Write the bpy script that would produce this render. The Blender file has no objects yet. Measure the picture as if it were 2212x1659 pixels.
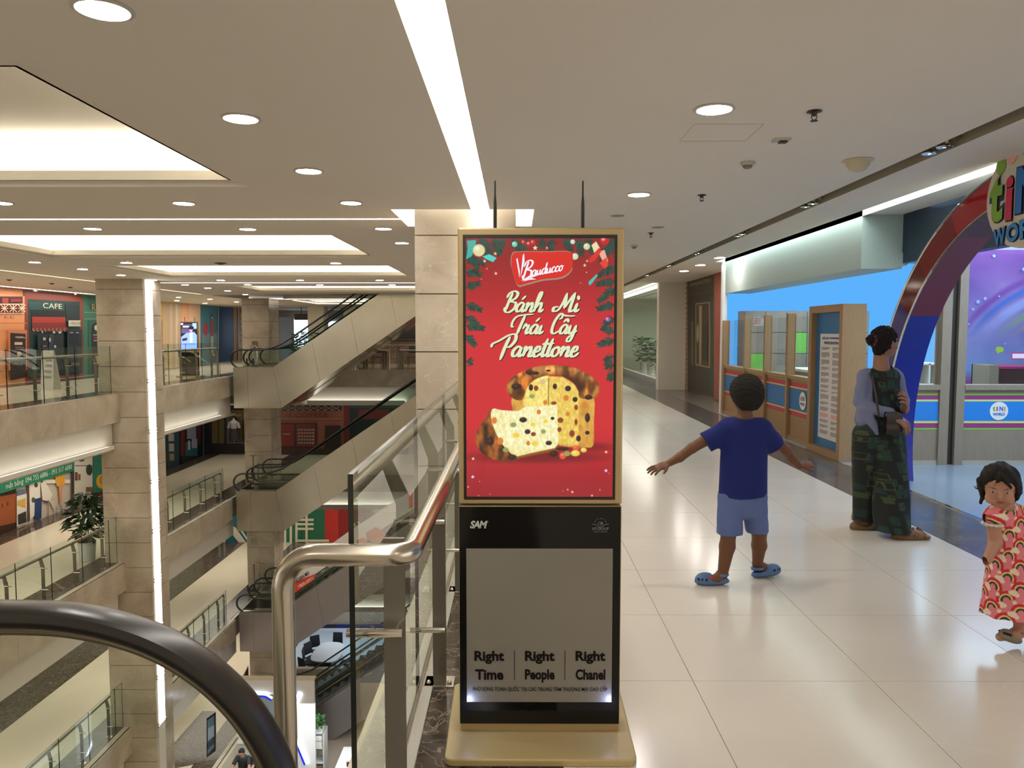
import bpy, math, random
import numpy as np
from mathutils import Vector, Matrix
random.seed(7); rng = np.random.default_rng(7)
D = bpy.data; SC = bpy.context.scene; COL = SC.collection
pi = math.pi
# ------------------------------------------------------------------ camera
EYE = Vector((0, 0, 1.55)); FPX = 1660.0; PITCH = math.radians(3.86); YAW = math.radians(0.276)
cam = D.objects.new('camera', D.cameras.new('camera')); COL.objects.link(cam); SC.camera = cam
cam.location = EYE; cam.rotation_euler = (pi/2 - PITCH, 0, YAW)
cam.data.sensor_width = 36; cam.data.lens = 36*FPX/2212; cam.data.clip_end = 200; cam.data.clip_start = .05
# ------------------------------------------------------------------ view, world, large lights
vs = SC.view_settings; vs.view_transform = 'Standard'; vs.look = 'None'; vs.gamma = 1; vs.use_curve_mapping = False
vs.exposure = 1.12
cy = SC.cycles; cy.max_bounces = 8; cy.diffuse_bounces = 4; cy.glossy_bounces = 3; cy.transmission_bounces = 4
cy.transparent_max_bounces = 32; cy.caustics_reflective = False; cy.caustics_refractive = False
cy.sample_clamp_indirect = 4; cy.use_denoising = True; cy.blur_glossy = .5
w = D.worlds.new('world'); SC.world = w; w.use_nodes = True
w.node_tree.nodes['Background'].inputs[0].default_value = (1, .93, .84, 1); w.node_tree.nodes['Background'].inputs[1].default_value = .9
def area(x, y, z, sx, sy, e, col=(1, .90, .76), rot=(0, 0, 0)):  # broad area light added for ceiling lamps, no panel is built
    l = D.lights.new('ceiling_area_light', 'AREA'); l.shape = 'RECTANGLE'; l.size = sx; l.size_y = sy; l.energy = e; l.color = col
    o = D.objects.new('ceiling_area_light', l); COL.objects.link(o); o.location = (x, y, z); o.rotation_euler = rot; return o
for n in (1, 2, 3):            # the galleries below: broad area lights added in place of the unseen downlights
    for y in (15, 23):
        area(-12.6, y, -4.35*n+2.75, 3.6, 5, (0, 66, 50, 60)[n])
    area(-12.6, 33, -4.35*n+2.75, 3.6, 6, 26 if n == 1 else 60)
    area(-5, 34.6, -4.35*n+2.75, 8, 3.5, (0, 30, 62, 80)[n], (1, .9, .78) if n < 3 else (.8, .9, 1))
    area(1.2, 14, -4.35*n+2.75, 2.6, 18, 120)
area(-12.9, 18, 2.84, 3, 10, 30); area(-12.9, 32, 2.84, 3, 12, 70)
area(-4, 36, 2.84, 8, 5, 110)
area(-6.5, 22.5, -10.2, 5, 3, 90, (.82, .92, 1))          # cool area light at the booth
area(6.1, 11.5, 2.8, 3.4, 4, 120, (.62, .83, 1))           # cool shop lamps
area(5.6, 7.0, 2.9, 2.6, 2.8, 75, (.55, .75, 1))
# ------------------------------------------------------------------ pixels of the photograph -> points
def ray(x, y):
    v = Vector(((x-1106)/FPX, -(y-829.5)/FPX, -1.0))
    v.rotate(cam.rotation_euler); return v
def at(x, y, X=None, Y=None, Z=None):
    d = ray(x, y)
    t = (X-EYE.x)/d.x if X is not None else (Y-EYE.y)/d.y if Y is not None else (Z-EYE.z)/d.z
    return EYE + d*t
# ------------------------------------------------------------------ materials
MT = {}
def nodes(m): m.use_nodes = True; return m.node_tree, m.node_tree.nodes['Principled BSDF']
def mat(name, col, rough=.5, metal=0, var=.0, scale=3, bump=0, coat=0, emit=None, es=0, spec=.5, sheen=0, stretch=None, detail=4):
    if name in MT: return MT[name]
    m = D.materials.new(name); t, b = nodes(m); N = t.nodes; L = t.links
    b.inputs['Base Color'].default_value = (*col, 1); b.inputs['Roughness'].default_value = rough; b.inputs['Metallic'].default_value = metal
    b.inputs['Specular IOR Level'].default_value = spec
    if coat: b.inputs['Coat Weight'].default_value = coat; b.inputs['Coat Roughness'].default_value = .04
    if sheen: b.inputs['Sheen Weight'].default_value = sheen
    if emit: b.inputs['Emission Color'].default_value = (*emit, 1); b.inputs['Emission Strength'].default_value = es
    if var or bump:
        g = N.new('ShaderNodeNewGeometry'); mp = N.new('ShaderNodeMapping'); nz = N.new('ShaderNodeTexNoise')
        L.new(g.outputs['Position'], mp.inputs[0]); L.new(mp.outputs[0], nz.inputs['Vector'])
        if stretch: mp.inputs['Scale'].default_value = stretch
        nz.inputs['Scale'].default_value = scale; nz.inputs['Detail'].default_value = detail
        if var:
            mx = N.new('ShaderNodeMix'); mx.data_type = 'RGBA'; L.new(nz.outputs['Fac'], mx.inputs['Factor'])
            mx.inputs['A'].default_value = (*[c*(1-var) for c in col], 1); mx.inputs['B'].default_value = (*[min(1, c*(1+var)) for c in col], 1)
            L.new(mx.outputs['Result'], b.inputs['Base Color'])
        if bump:
            bp = N.new('ShaderNodeBump'); bp.inputs['Strength'].default_value = bump; bp.inputs['Distance'].default_value = .01
            L.new(nz.outputs['Fac'], bp.inputs['Height']); L.new(bp.outputs[0], b.inputs['Normal'])
    MT[name] = m; return m
def marble(name, a, b_, vein, rough=.2, scale=1.2, vs_=6, vw=.06, coat=0):
    m = D.materials.new(name); t, b = nodes(m); N = t.nodes; L = t.links
    g = N.new('ShaderNodeNewGeometry'); nz = N.new('ShaderNodeTexNoise'); L.new(g.outputs['Position'], nz.inputs['Vector'])
    nz.inputs['Scale'].default_value = scale; nz.inputs['Detail'].default_value = 7; nz.inputs['Distortion'].default_value = .6
    r = N.new('ShaderNodeValToRGB'); L.new(nz.outputs['Fac'], r.inputs[0])
    r.color_ramp.elements[0].position = .35; r.color_ramp.elements[1].position = .68
    r.color_ramp.elements[0].color = (*a, 1); r.color_ramp.elements[1].color = (*b_, 1)
    n2 = N.new('ShaderNodeTexNoise'); L.new(g.outputs['Position'], n2.inputs['Vector']); n2.inputs['Scale'].default_value = vs_; n2.inputs['Detail'].default_value = 5; n2.inputs['Distortion'].default_value = 1.5
    s = N.new('ShaderNodeMath'); s.operation = 'SUBTRACT'; L.new(n2.outputs['Fac'], s.inputs[0]); s.inputs[1].default_value = .5
    ab = N.new('ShaderNodeMath'); ab.operation = 'ABSOLUTE'; L.new(s.outputs[0], ab.inputs[0])
    mr = N.new('ShaderNodeMapRange'); L.new(ab.outputs[0], mr.inputs[0]); mr.inputs[1].default_value = 0; mr.inputs[2].default_value = vw; mr.inputs[3].default_value = .8; mr.inputs[4].default_value = 0
    mx = N.new('ShaderNodeMix'); mx.data_type = 'RGBA'; L.new(mr.outputs[0], mx.inputs['Factor']); L.new(r.outputs[0], mx.inputs['A']); mx.inputs['B'].default_value = (*vein, 1)
    L.new(mx.outputs['Result'], b.inputs['Base Color']); b.inputs['Roughness'].default_value = rough
    if coat: b.inputs['Coat Weight'].default_value = coat
    MT[name] = m; return m
def emis(name, col, s):
    m = D.materials.new(name); m.use_nodes = True; t = m.node_tree; t.nodes.clear()
    e = t.nodes.new('ShaderNodeEmission'); e.inputs[0].default_value = (*col, 1); e.inputs[1].default_value = s
    o = t.nodes.new('ShaderNodeOutputMaterial'); t.links.new(e.outputs[0], o.inputs[0]); MT[name] = m; return m
def glassm(name, tint=(.90, .955, .93), ior=1.5, refl=1.0):
    m = D.materials.new(name); m.use_nodes = True; t = m.node_tree; N = t.nodes; L = t.links; N.clear()
    tr = N.new('ShaderNodeBsdfTransparent'); tr.inputs[0].default_value = (*tint, 1)
    gl = N.new('ShaderNodeBsdfGlossy'); gl.inputs['Roughness'].default_value = 0.0; gl.inputs[0].default_value = (1, 1, 1, 1)
    fr = N.new('ShaderNodeFresnel'); fr.inputs[0].default_value = ior
    g = N.new('ShaderNodeNewGeometry'); inv = N.new('ShaderNodeMath'); inv.operation = 'SUBTRACT'; inv.inputs[0].default_value = 1; L.new(g.outputs['Backfacing'], inv.inputs[1])
    mu = N.new('ShaderNodeMath'); mu.operation = 'MULTIPLY'; L.new(fr.outputs[0], mu.inputs[0]); L.new(inv.outputs[0], mu.inputs[1])
    mu2 = N.new('ShaderNodeMath'); mu2.operation = 'MULTIPLY'; L.new(mu.outputs[0], mu2.inputs[0]); mu2.inputs[1].default_value = refl
    mx = N.new('ShaderNodeMixShader'); L.new(mu2.outputs[0], mx.inputs[0]); L.new(tr.outputs[0], mx.inputs[1]); L.new(gl.outputs[0], mx.inputs[2])
    o = N.new('ShaderNodeOutputMaterial'); L.new(mx.outputs[0], o.inputs[0]); MT[name] = m; return m
def attrm(name, rough=.5, emit=0, coat=0, metal=0, bumpn=0):
    m = D.materials.new(name); t, b = nodes(m); a = t.nodes.new('ShaderNodeAttribute'); a.attribute_name = 'Col'
    if emit:
        b.inputs['Base Color'].default_value = (.01, .01, .01, 1); t.links.new(a.outputs['Color'], b.inputs['Emission Color']); b.inputs['Emission Strength'].default_value = emit
    else: t.links.new(a.outputs['Color'], b.inputs['Base Color'])
    b.inputs['Roughness'].default_value = rough; b.inputs['Metallic'].default_value = metal
    if coat: b.inputs['Coat Weight'].default_value = coat; b.inputs['Coat Roughness'].default_value = .02
    if bumpn:
        nz = t.nodes.new('ShaderNodeTexNoise'); nz.inputs['Scale'].default_value = bumpn; bp = t.nodes.new('ShaderNodeBump'); bp.inputs['Strength'].default_value = .3; bp.inputs['Distance'].default_value = .004
        g = t.nodes.new('ShaderNodeNewGeometry'); t.links.new(g.outputs['Position'], nz.inputs['Vector']); t.links.new(nz.outputs['Fac'], bp.inputs['Height']); t.links.new(bp.outputs[0], b.inputs['Normal'])
    MT[name] = m; return m
def lin(c):  # sRGB 0-255 -> linear
    return tuple(((v/255)/12.92 if v/255 <= .04045 else ((v/255+.055)/1.055)**2.4) for v in c)
STONE = marble('beige_marble', (.43, .36, .275), (.66, .575, .455), (.66, .58, .465), .16, 1.1, 2.2, .009)
STONED = marble('beige_fascia_marble', (.46, .385, .29), (.66, .565, .44), (.68, .60, .48), .3, 1.3, 2.5, .01)
TILE = marble('cream_floor_tile', (.66, .60, .525), (.74, .675, .595), (.70, .64, .56), .17, .5, 1.2, .008)
TILEL = marble('lower_floor_tile', (.60, .54, .42), (.66, .60, .47), (.62, .56, .45), .2, .5, 1.2, .008)
DARKM = marble('brown_veined_marble', (.035, .024, .018), (.095, .068, .05), (.34, .26, .19), .12, 9, 7, .018)
BORD = marble('dark_border_stone', (.06, .055, .052), (.12, .108, .10), (.2, .18, .16), .16, 5, 6, .01)
CEIL = mat('ceiling_paint', (.78, .72, .65), .85, var=.03, scale=.6)
WHITE = mat('white_paint', (.78, .74, .66), .7, var=.02)
OFFW = mat('off_white_wall', (.72, .68, .56), .6, var=.03)
STEEL = mat('brushed_steel', (.50, .455, .38), .24, 1, var=.12, scale=9, stretch=(1, 1, 1))
STEELM = mat('satin_steel_cladding', (.50, .465, .39), .30, 1, var=.12, scale=1.6)
STEELP = mat('polished_steel', (.62, .58, .52), .1, 1)
POSTM = mat('grey_steel_post', (.20, .182, .15), .42, .8)
RUB = mat('black_rubber', (.012, .010, .009), .30, var=.2, scale=6, spec=.6)
GLASS = glassm('railing_glass'); GLASSB = glassm('clear_window_glass', (.96, .98, .97), 1.45)
GEDGE = mat('dark_glass_edge', (.012, .014, .012), .2)
LED = emis('led_cove', (1, .925, .79), 5.5); LEDS = emis('led_strip', (1, .95, .86), 9); LEDT = emis('led_trough_strip', (1, .95, .84), 1.3); LAMP = emis('lamp_lens', (1, .93, .87), 58)
COOL = emis('cool_cove', (.86, 1, .97), 4.5); LEDV = emis('column_led', (1, .93, .76), 1.6); DAY = emis('daylit_window', (.70, .84, 1), .9)
PRINT = attrm('printed_panel', .45); SCREEN = attrm('lit_screen', .12, .46, .5); SKIN = attrm('skin', .5); CLOTH = attrm('patterned_cloth', .8)
WOOD = mat('light_oak', (.36, .215, .10), .5, var=.18, scale=7, stretch=(6, 6, 1)); WOODG = mat('grey_oak', (.28, .215, .15), .5, var=.15, scale=7, stretch=(6, 6, 1))
BLK = mat('black_gloss', (.003, .003, .003), .08, spec=.28); GOLD = mat('champagne_metal', (.45, .33, .165), .38, .35, var=.05)
# ------------------------------------------------------------------ geometry
class MB:
    def __init__(s): s.v = []; s.f = []; s.c = []; s.m = []; s.mi = 0; s.col = (1, 1, 1)
    def face(s, idx): s.f.append(tuple(idx)); s.c.append(s.col); s.m.append(s.mi)
    def poly(s, pts):
        b = len(s.v); s.v += [tuple(p) for p in pts]; s.face(range(b, b+len(pts))); return s
    def box(s, x0, y0, z0, x1, y1, z1):
        b = len(s.v); s.v += [(x0,y0,z0),(x1,y0,z0),(x1,y1,z0),(x0,y1,z0),(x0,y0,z1),(x1,y0,z1),(x1,y1,z1),(x0,y1,z1)]
        for q in ((0,3,2,1),(4,5,6,7),(0,1,5,4),(1,2,6,5),(2,3,7,6),(3,0,4,7)): s.face([b+i for i in q])
        return s
    def cbox(s, x, y, z, sx, sy, sz): return s.box(x-sx/2, y-sy/2, z-sz/2, x+sx/2, y+sy/2, z+sz/2)
    def prism(s, pts, off):
        o = Vector(off); P = [Vector(p) for p in pts]; n = len(P); b = len(s.v)
        s.v += [tuple(p) for p in P] + [tuple(p+o) for p in P]
        nn = Vector()
        for i in range(n): nn += P[i].cross(P[(i+1) % n])
        fl = nn.dot(o) > 0
        A = list(range(b, b+n)); B = list(range(b+n, b+2*n))
        s.face(A[::-1] if fl else A); s.face(B if fl else B[::-1])
        for i in range(n):
            j = (i+1) % n; q = [A[i], A[j], B[j], B[i]]; s.face(q if fl else q[::-1])
        return s
    def tube(s, pts, r, n=10, caps=True, flat=1.0, up=(0, 0, 1)):
        P = [Vector(p) for p in pts]; R = r if hasattr(r, '__len__') else [r]*len(P); b = len(s.v); last = None
        for i, p in enumerate(P):
            d = (P[min(i+1, len(P)-1)]-P[max(i-1, 0)]).normalized()
            if last is None:
                u = Vector(up); u = (u-d*u.dot(d)); u = u.normalized() if u.length > 1e-3 else d.orthogonal().normalized()
            else:
                u = last-d*last.dot(d); u = u.normalized() if u.length > 1e-4 else d.orthogonal().normalized()
            last = u; w_ = d.cross(u)
            for k in range(n):
                a = 2*pi*k/n; s.v.append(tuple(p+u*math.cos(a)*R[i]*flat+w_*math.sin(a)*R[i]))
        for i in range(len(P)-1):
            for k in range(n):
                k2 = (k+1) % n; s.face([b+i*n+k, b+i*n+k2, b+(i+1)*n+k2, b+(i+1)*n+k])
        if caps: s.face([b+k for k in range(n)][::-1]); s.face([b+(len(P)-1)*n+k for k in range(n)])
        return s
    def lathe(s, prof, c=(0, 0, 0), n=20, ax=2):
        b = len(s.v)
        for r, z in prof:
            for k in range(n):
                a = 2*pi*k/n; p = [r*math.cos(a), r*math.sin(a), z]
                if ax == 1: p = [p[0], p[2], p[1]]
                if ax == 0: p = [p[2], p[0], p[1]]
                s.v.append((p[0]+c[0], p[1]+c[1], p[2]+c[2]))
        for i in range(len(prof)-1):
            for k in range(n):
                k2 = (k+1) % n; s.face([b+i*n+k, b+i*n+k2, b+(i+1)*n+k2, b+(i+1)*n+k])
        s.face([b+k for k in range(n)][::-1]); s.face([b+(len(prof)-1)*n+k for k in range(n)]); return s
    def ell(s, c, r, n=14, m=9, R=None):
        prof = [(math.sin(pi*i/m), -math.cos(pi*i/m)) for i in range(m+1)]; prof[0] = (.02, -1); prof[-1] = (.02, 1)
        t = MB().lathe(prof, n=n); b = len(s.v)
        for v in t.v:
            p = Vector((v[0]*r[0], v[1]*r[1], v[2]*r[2]))
            if R: p = R @ p
            s.v.append(tuple(p+Vector(c)))
        for f in t.f: s.face([b+i for i in f])
        return s
    def build(s, name, m=None, parent=None, smooth=False, loc=None, bevel=0, world=True):
        """vertices are world positions; the object's origin goes to loc (or its parent's place)."""
        off = Vector((0, 0, 0))
        if world:
            if parent is not None: off = wloc(parent)
            elif loc is not None: off = Vector(loc)
        me = D.meshes.new(name); me.from_pydata([(v[0]-off.x, v[1]-off.y, v[2]-off.z) for v in s.v] if off.length else s.v, [], s.f)
        ms = m if isinstance(m, (list, tuple)) else [m]
        for q in ms: me.materials.append(q)
        if len(ms) > 1: me.polygons.foreach_set('material_index', s.m)
        if len(set(s.c)) > 1 or (s.c and s.c[0] != (1, 1, 1)):
            at_ = me.color_attributes.new('Col', 'FLOAT_COLOR', 'CORNER')
            buf = []
            for f, c in zip(s.f, s.c): buf += [c[0], c[1], c[2], 1.0]*len(f)
            at_.data.foreach_set('color', buf)
        if smooth:
            me.polygons.foreach_set('use_smooth', [True]*len(me.polygons))
            try: me.set_sharp_from_angle(angle=math.radians(42))
            except Exception: pass
        me.update()
        o = D.objects.new(name, me); COL.objects.link(o)
        if parent is not None: o.parent = parent
        elif loc is not None: o.location = loc
        if bevel:
            b = o.modifiers.new('bevel', 'BEVEL'); b.width = bevel; b.segments = 2; b.limit_method = 'ANGLE'
        return o
def wloc(o):
    l = Vector(o.location)
    return l + (wloc(o.parent) if o.parent else Vector())
def tag(o, label=None, cat=None, group=None, kind=None):
    if label: o['label'] = label
    if cat: o['category'] = cat
    if group: o['group'] = group
    if kind: o['kind'] = kind
    return o
def thing(name, label, cat, loc=(0, 0, 0), group=None, rz=0):
    o = D.objects.new(name, None); COL.objects.link(o); o.location = loc; o.rotation_euler = (0, 0, rz); o.empty_display_size = .1
    return tag(o, label, cat, group)
def struct(name, loc=(0, 0, 0), label=None):
    o = D.objects.new(name, None); COL.objects.link(o); o.location = loc; return tag(o, label, None, None, 'structure')
def dup(o, parent=None, loc=None, rz=None, label=None):
    c = o.copy(); COL.objects.link(c)
    if parent is not None: c.parent = parent
    if loc is not None: c.location = loc
    if rz is not None: c.rotation_euler = (0, 0, rz)
    if label: c['label'] = label
    for ch in list(o.children): dup(ch, c)
    return c
def piece(name, me_obj, parent, loc):
    c = me_obj.copy(); COL.objects.link(c); c.parent = parent; c.location = loc; return c
def grid_plane(mb, xs, ys, holes, z, flip=False):
    """axis aligned sheet split round rectangular holes"""
    X = sorted(set([xs[0], xs[1]]+[v for h in holes for v in h[:2] if xs[0] < v < xs[1]]))
    Y = sorted(set([ys[0], ys[1]]+[v for h in holes for v in h[2:] if ys[0] < v < ys[1]]))
    for i in range(len(X)-1):
        for j in range(len(Y)-1):
            cx, cy_ = (X[i]+X[i+1])/2, (Y[j]+Y[j+1])/2
            if any(h[0] < cx < h[1] and h[2] < cy_ < h[3] for h in holes): continue
            q = [(X[i], Y[j], z), (X[i+1], Y[j], z), (X[i+1], Y[j+1], z), (X[i], Y[j+1], z)]
            mb.poly(q[::-1] if flip else q)
def artpx(name, parent, plane, shapes, m=None, step=.004, nrm=None):
    """flat printed shapes given as pixel outlines lying on one real wall plane; later shapes lie a hair proud of earlier ones"""
    mb = MB(); ax, val = plane
    n = Vector(nrm) if nrm else (Vector((1 if val < 0 else -1, 0, 0)) if ax == 'X' else Vector((0, -1, 0)))
    for i, (col, pts) in enumerate(shapes):
        mb.col = lin(col); P = [at(x, y, **{ax: val}) + n*(step*(i+1)) for x, y in pts]
        c = Vector()
        for k in range(len(P)): c += P[k].cross(P[(k+1) % len(P)])
        mb.poly(P if c.dot(n) > 0 else P[::-1])
    return mb.build(name, m or PRINT, parent)
def rc(x0, y0, x1, y1): return [(x0, y0), (x1, y0), (x1, y1), (x0, y1)]
def el(cx, cy_, rx, ry, n=14): return [(cx+rx*math.cos(2*pi*k/n), cy_+ry*math.sin(2*pi*k/n)) for k in range(n)]
_fc = {}
def textmesh(s, shear=0, bold=0, spacing=1.0):
    cu = D.curves.new('lettering', 'FONT'); cu.body = s; cu.size = 1; cu.shear = shear; cu.offset = bold; cu.space_character = spacing
    cu.align_x = 'CENTER'; cu.align_y = 'CENTER'; cu.resolution_u = 3
    o = D.objects.new('lettering', cu); COL.objects.link(o)
    dg = bpy.context.evaluated_depsgraph_get(); me = o.evaluated_get(dg).to_mesh()
    V = [v.co.copy() for v in me.vertices]; F = [tuple(p.vertices) for p in me.polygons]
    o.evaluated_get(dg).to_mesh_clear(); D.objects.remove(o); return V, F
def text(s, parent, O, U, V_, width, height, m, name='lettering', shear=0, bold=0, spacing=1.0, th=.002):
    """lettering centred at O; U right, V up (unit vectors); fitted to width x height"""
    V, F = textmesh(s, shear, bold, spacing)
    if not V: return None
    x0 = min(v.x for v in V); x1 = max(v.x for v in V); y0 = min(v.y for v in V); y1 = max(v.y for v in V)
    sx = width/(x1-x0); sy = height/(y1-y0) if height else sx
    U = Vector(U); W_ = Vector(V_); n = U.cross(W_); O = Vector(O)+n*th; mb = MB()
    mb.v = [tuple(O+U*((v.x-(x0+x1)/2)*sx)+W_*((v.y-(y0+y1)/2)*sy)) for v in V]
    for f in F: mb.face(f)
    return mb.build(name, m, parent)
def textpx(s, parent, plane, quad, m, **k):
    """lettering between two pixels on a plane: quad=(x_left,y_mid_left,x_right,y_mid_right,height_px)"""
    ax, val = plane; a = at(quad[0], quad[1], **{ax: val}); b = at(quad[2], quad[3], **{ax: val}); c = at((quad[0]+quad[2])/2, (quad[1]+quad[3])/2-quad[4], **{ax: val}); mid = (a+b)/2
    U = (b-a); wd = U.length; U.normalize(); h = (c-at((quad[0]+quad[2])/2, (quad[1]+quad[3])/2, **{ax: val})).length
    if ax == 'X': U = Vector((0, math.copysign(1, U.y), 0))
    V_ = Vector((0, 0, 1)); k.setdefault('th', .05)
    return text(s, parent, mid, U, V_, wd, h, m, **k)
# ================================================================== THE SETTING
LV = 4.35; CZ = 2.88
# --- own floor (right of the atrium) ------------------------------------------------
fl = struct('floor')
b = MB(); b.box(-.6, -5, -.7, 3.84, 31.5, -.012); b.build('slab', STONED, fl)
b = MB(); b.box(-.6, -5, -.7, -.415, 31.5, .0); b.build('stone_ledge', STONED, fl)
tile = None; tm = {}
def slabpiece(name, w, d, m, x, y, z=0.0, h=.02, par=None, gap=.0015):
    key = (name, round(w, 3), round(d, 3), m.name)
    if key not in tm:
        q = MB(); q.box(gap, gap, -h, w-gap, d-gap, 0)
        o = q.build(name, m, None, bevel=0, world=False); o.parent = par; o.location = (x, y, z); tm[key] = o; return o
    return piece(name, tm[key], par, (x, y, z))
for j in range(40):
    y = -1.47+.8*j
    for x, w in ((.17, .62), (.79, .8), (1.59, .8), (2.39, .8)):
        if y < 29.5: slabpiece('floor_tile', w, .8, TILE, x, y, 0, par=fl)
for j in range(26):
    slabpiece('dark_slab', .65, 1.2, BORD, 3.19, -1.5+1.2*j, 0, par=fl)
    if j < 8 or 10 < j: slabpiece('veined_slab', .545, 1.2, DARKM, -.375, -1.5+1.2*j, 0, par=fl)
    else: slabpiece('veined_slab', .545, 1.2, DARKM, -.375, -1.5+1.2*j, 0, par=fl)
b = MB(); b.box(3.835, 1, -.02, 3.87, 8.9, .006); b.build('threshold_strip', STEELP, fl)
b = MB(); b.box(-.398, -5, -.01, -.36, 8.6, .012); b.build('glass_channel', mat('clear_seal', (.35, .32, .26), .3), fl)
sf = struct('floor_shop'); b = MB(); b.box(3.87, 0, -.3, 9.5, 14.75, 0); b.build('vinyl_floor', mat('blue_grey_vinyl', (.30, .36, .42), .18, var=.04), sf)
bk = struct('floor_corridor'); b = MB(); b.box(3.84, 14.75, -.3, 9, 32, -.001); b.build('grey_tile_strip', mat('grey_walk_tile', (.22, .20, .175), .2, var=.08), bk)
# --- left galleries, one per level ----------------------------------------------------
for n in range(4):
    z = -LV*n; s = struct('floor_gallery')
    b = MB(); b.box(-17, 1, z-.7, -10.1, 50, z-.012); b.build('slab', TILEL, s)
    b = MB(); b.box(-10.2, 1, z-.03, -10.02, 26.8, z); b.build('stone_coping', STONED, s)
    for j in range(10):
        y = 3+2.4*j
        if 19.2 < y+1.2 < 20.4: pass
        e = min(y+2.395, 26.78)
        if e > y: b = MB(); b.box(-10.05, y, z-.71, -10.0, e, z-.0); b.build('stone_panel', STONED, s)
    b = MB(); b.box(-10.9, 1, z-.012, -10.2, 50, z+.002); b.build('dark_border', DARKM if n != 2 else BORD, s)
    b = MB(); b.box(-17, 1, z-.012, -10.9, 50, z+.001); b.build('tiled_floor', TILEL, s)
    xb_ = -13.2 if n == 2 else -14.3
    b = MB(); b.box(-15.1, 8, z, xb_, 36.9, z+.003); b.build('dark_wall_border', DARKM if n else BORD, s)
    if n == 2:
        for j in range(16): b = MB(); b.box(-14.72, 9+1.7*j, z+.02, -14.70, 9+1.7*j+1.69, z+2.6); b.build('shopfront_glass', GLASS, s)
    # white band with a lit trough under the stone
    t = struct('trim_cove')
    for (y0, y1) in ((2, 19.25), (20.35, 27.3)):
        b = MB(); b.box(-10.3, y0, z-1.40, -10.2, y1 if n == 0 or y1 < 20 else 27.3, z-.70); b.build('white_band', WHITE, t)
        ye = 18.9 if y0 < 5 else 26.2
        if n: continue
        b = MB(); b.poly([(-10.14, y0, z-1.29), (-10.03, y0, z-1.29), (-10.03, ye, z-1.29), (-10.14, ye, z-1.29)]); b.build('led_trough', LEDT, t)
        b = MB(); b.box(-10.2, y0, z-1.34, -10.03, ye+.05, z-1.30); b.box(-10.03, y0, z-1.36, -10.0, ye+.05, z-1.27); b.build('trough_lip', WHITE, t)
        b = MB(); b.box(-17, y0, z-1.46, -10.25, y1+.6, z-1.40); b.build('soffit', CEIL, t)
# --- far slabs across the atrium ------------------------------------------------------
for n in range(4):
    z = -LV*n; s = struct('floor_far'); YF = 31.5 if n < 3 else 30.6
    b = MB(); b.box(-17, YF+.05, z-.7, 9, 52, z-.002)
    b.build('slab', mat('dark_polished_floor', (.22, .17, .12), .1, var=.05) if n == 0 else (TILEL if n < 3 else mat('cool_vinyl', (.42, .52, .62), .3)), s)
    for i in range(5):
        b = MB(); b.box(-9.7+2.05*i, YF, z-.71, -9.7+2.05*(i+1)-.006, YF+.06, z); b.build('stone_panel', STONED, s)
    if n < 3:
        t = struct('trim_cove'); b = MB(); b.box(-10.2, YF+.2, z-1.40, 0, YF+.3, z-.70); b.build('white_band', WHITE, t)
        b = MB(); b.poly([(-8.6, YF+.02, z-1.3), (-4.55, YF+.02, z-1.3), (-4.55, YF+.2, z-1.3), (-8.6, YF+.2, z-1.3)]); b.build('led_trough', LEDT, t)
        b = MB(); b.box(-8.6, YF-.01, z-1.40, -4.55, YF+.02, z-1.26); b.build('trough_lip', WHITE, t)
        b = MB(); b.box(-17, YF, z-1.46, 0, 50, z-1.40); b.build('soffit', CEIL, t)
# --- ground level
g = struct('floor_ground'); b = MB(); b.box(-17, -2, -3*LV-.3, 9, 30.6, -3*LV-.01); b.build('ground_slab', TILEL, g)
b = MB(); b.box(-9.9, 10, -3*LV-.01, 0, 30.6, -3*LV); b.build('ground_tiles', mat('grey_beige_tile', (.40, .34, .27), .25, var=.05), g)
b = MB(); pts = [at(x, y, Z=-3*LV+.01) for x, y in ((345, 1640), (437, 1536), (465, 1536), (470, 1640), (380, 1659), (340, 1659))]
b.poly(pts if sum((pts[i].x*pts[(i+1) % 6].y-pts[(i+1) % 6].x*pts[i].y) for i in range(6)) > 0 else pts[::-1]); b.build('dark_floor_inlay', DARKM, g)
# --- right side: lower fascia and slabs under our feet
for n in (1, 2, 3):
    z = -LV*n; s = struct('floor_lower'); b = MB(); b.box(-.6, -5, z-.71, 6, 31.5, z); b.build('slab', STONED, s)
    b = MB(); b.box(-.5, -5, z-1.4, -.4, 31.5, z-.71); b.build('white_band', WHITE, s)
# --- closing walls
for n in range(4):
    wl = struct('wall_left', (-15.4, 1, -LV*n)); z = -LV*n; b = MB(); X = -15.37 if n != 1 else -15.06
    b.box(X-.15, 1, z, X, 50, z+2.9); b.build('wall_panel', OFFW, wl)
wb = struct('wall_back'); b = MB(); b.box(-16, -8, -3*LV, 9, -7.8, 3); b.build('wall_panel', OFFW, wb)
ws = struct('wall_shaft_near'); b = MB(); b.box(-10.2, -.5, -3*LV, -.6, -.3, -1.4); b.build('shaft_wall', OFFW, ws)
wr = struct('wall_right_lower'); b = MB(); b.box(3.9, -3, -3*LV, 4.1, 31, -.8); b.build('wall_panel', OFFW, wr)
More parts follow.
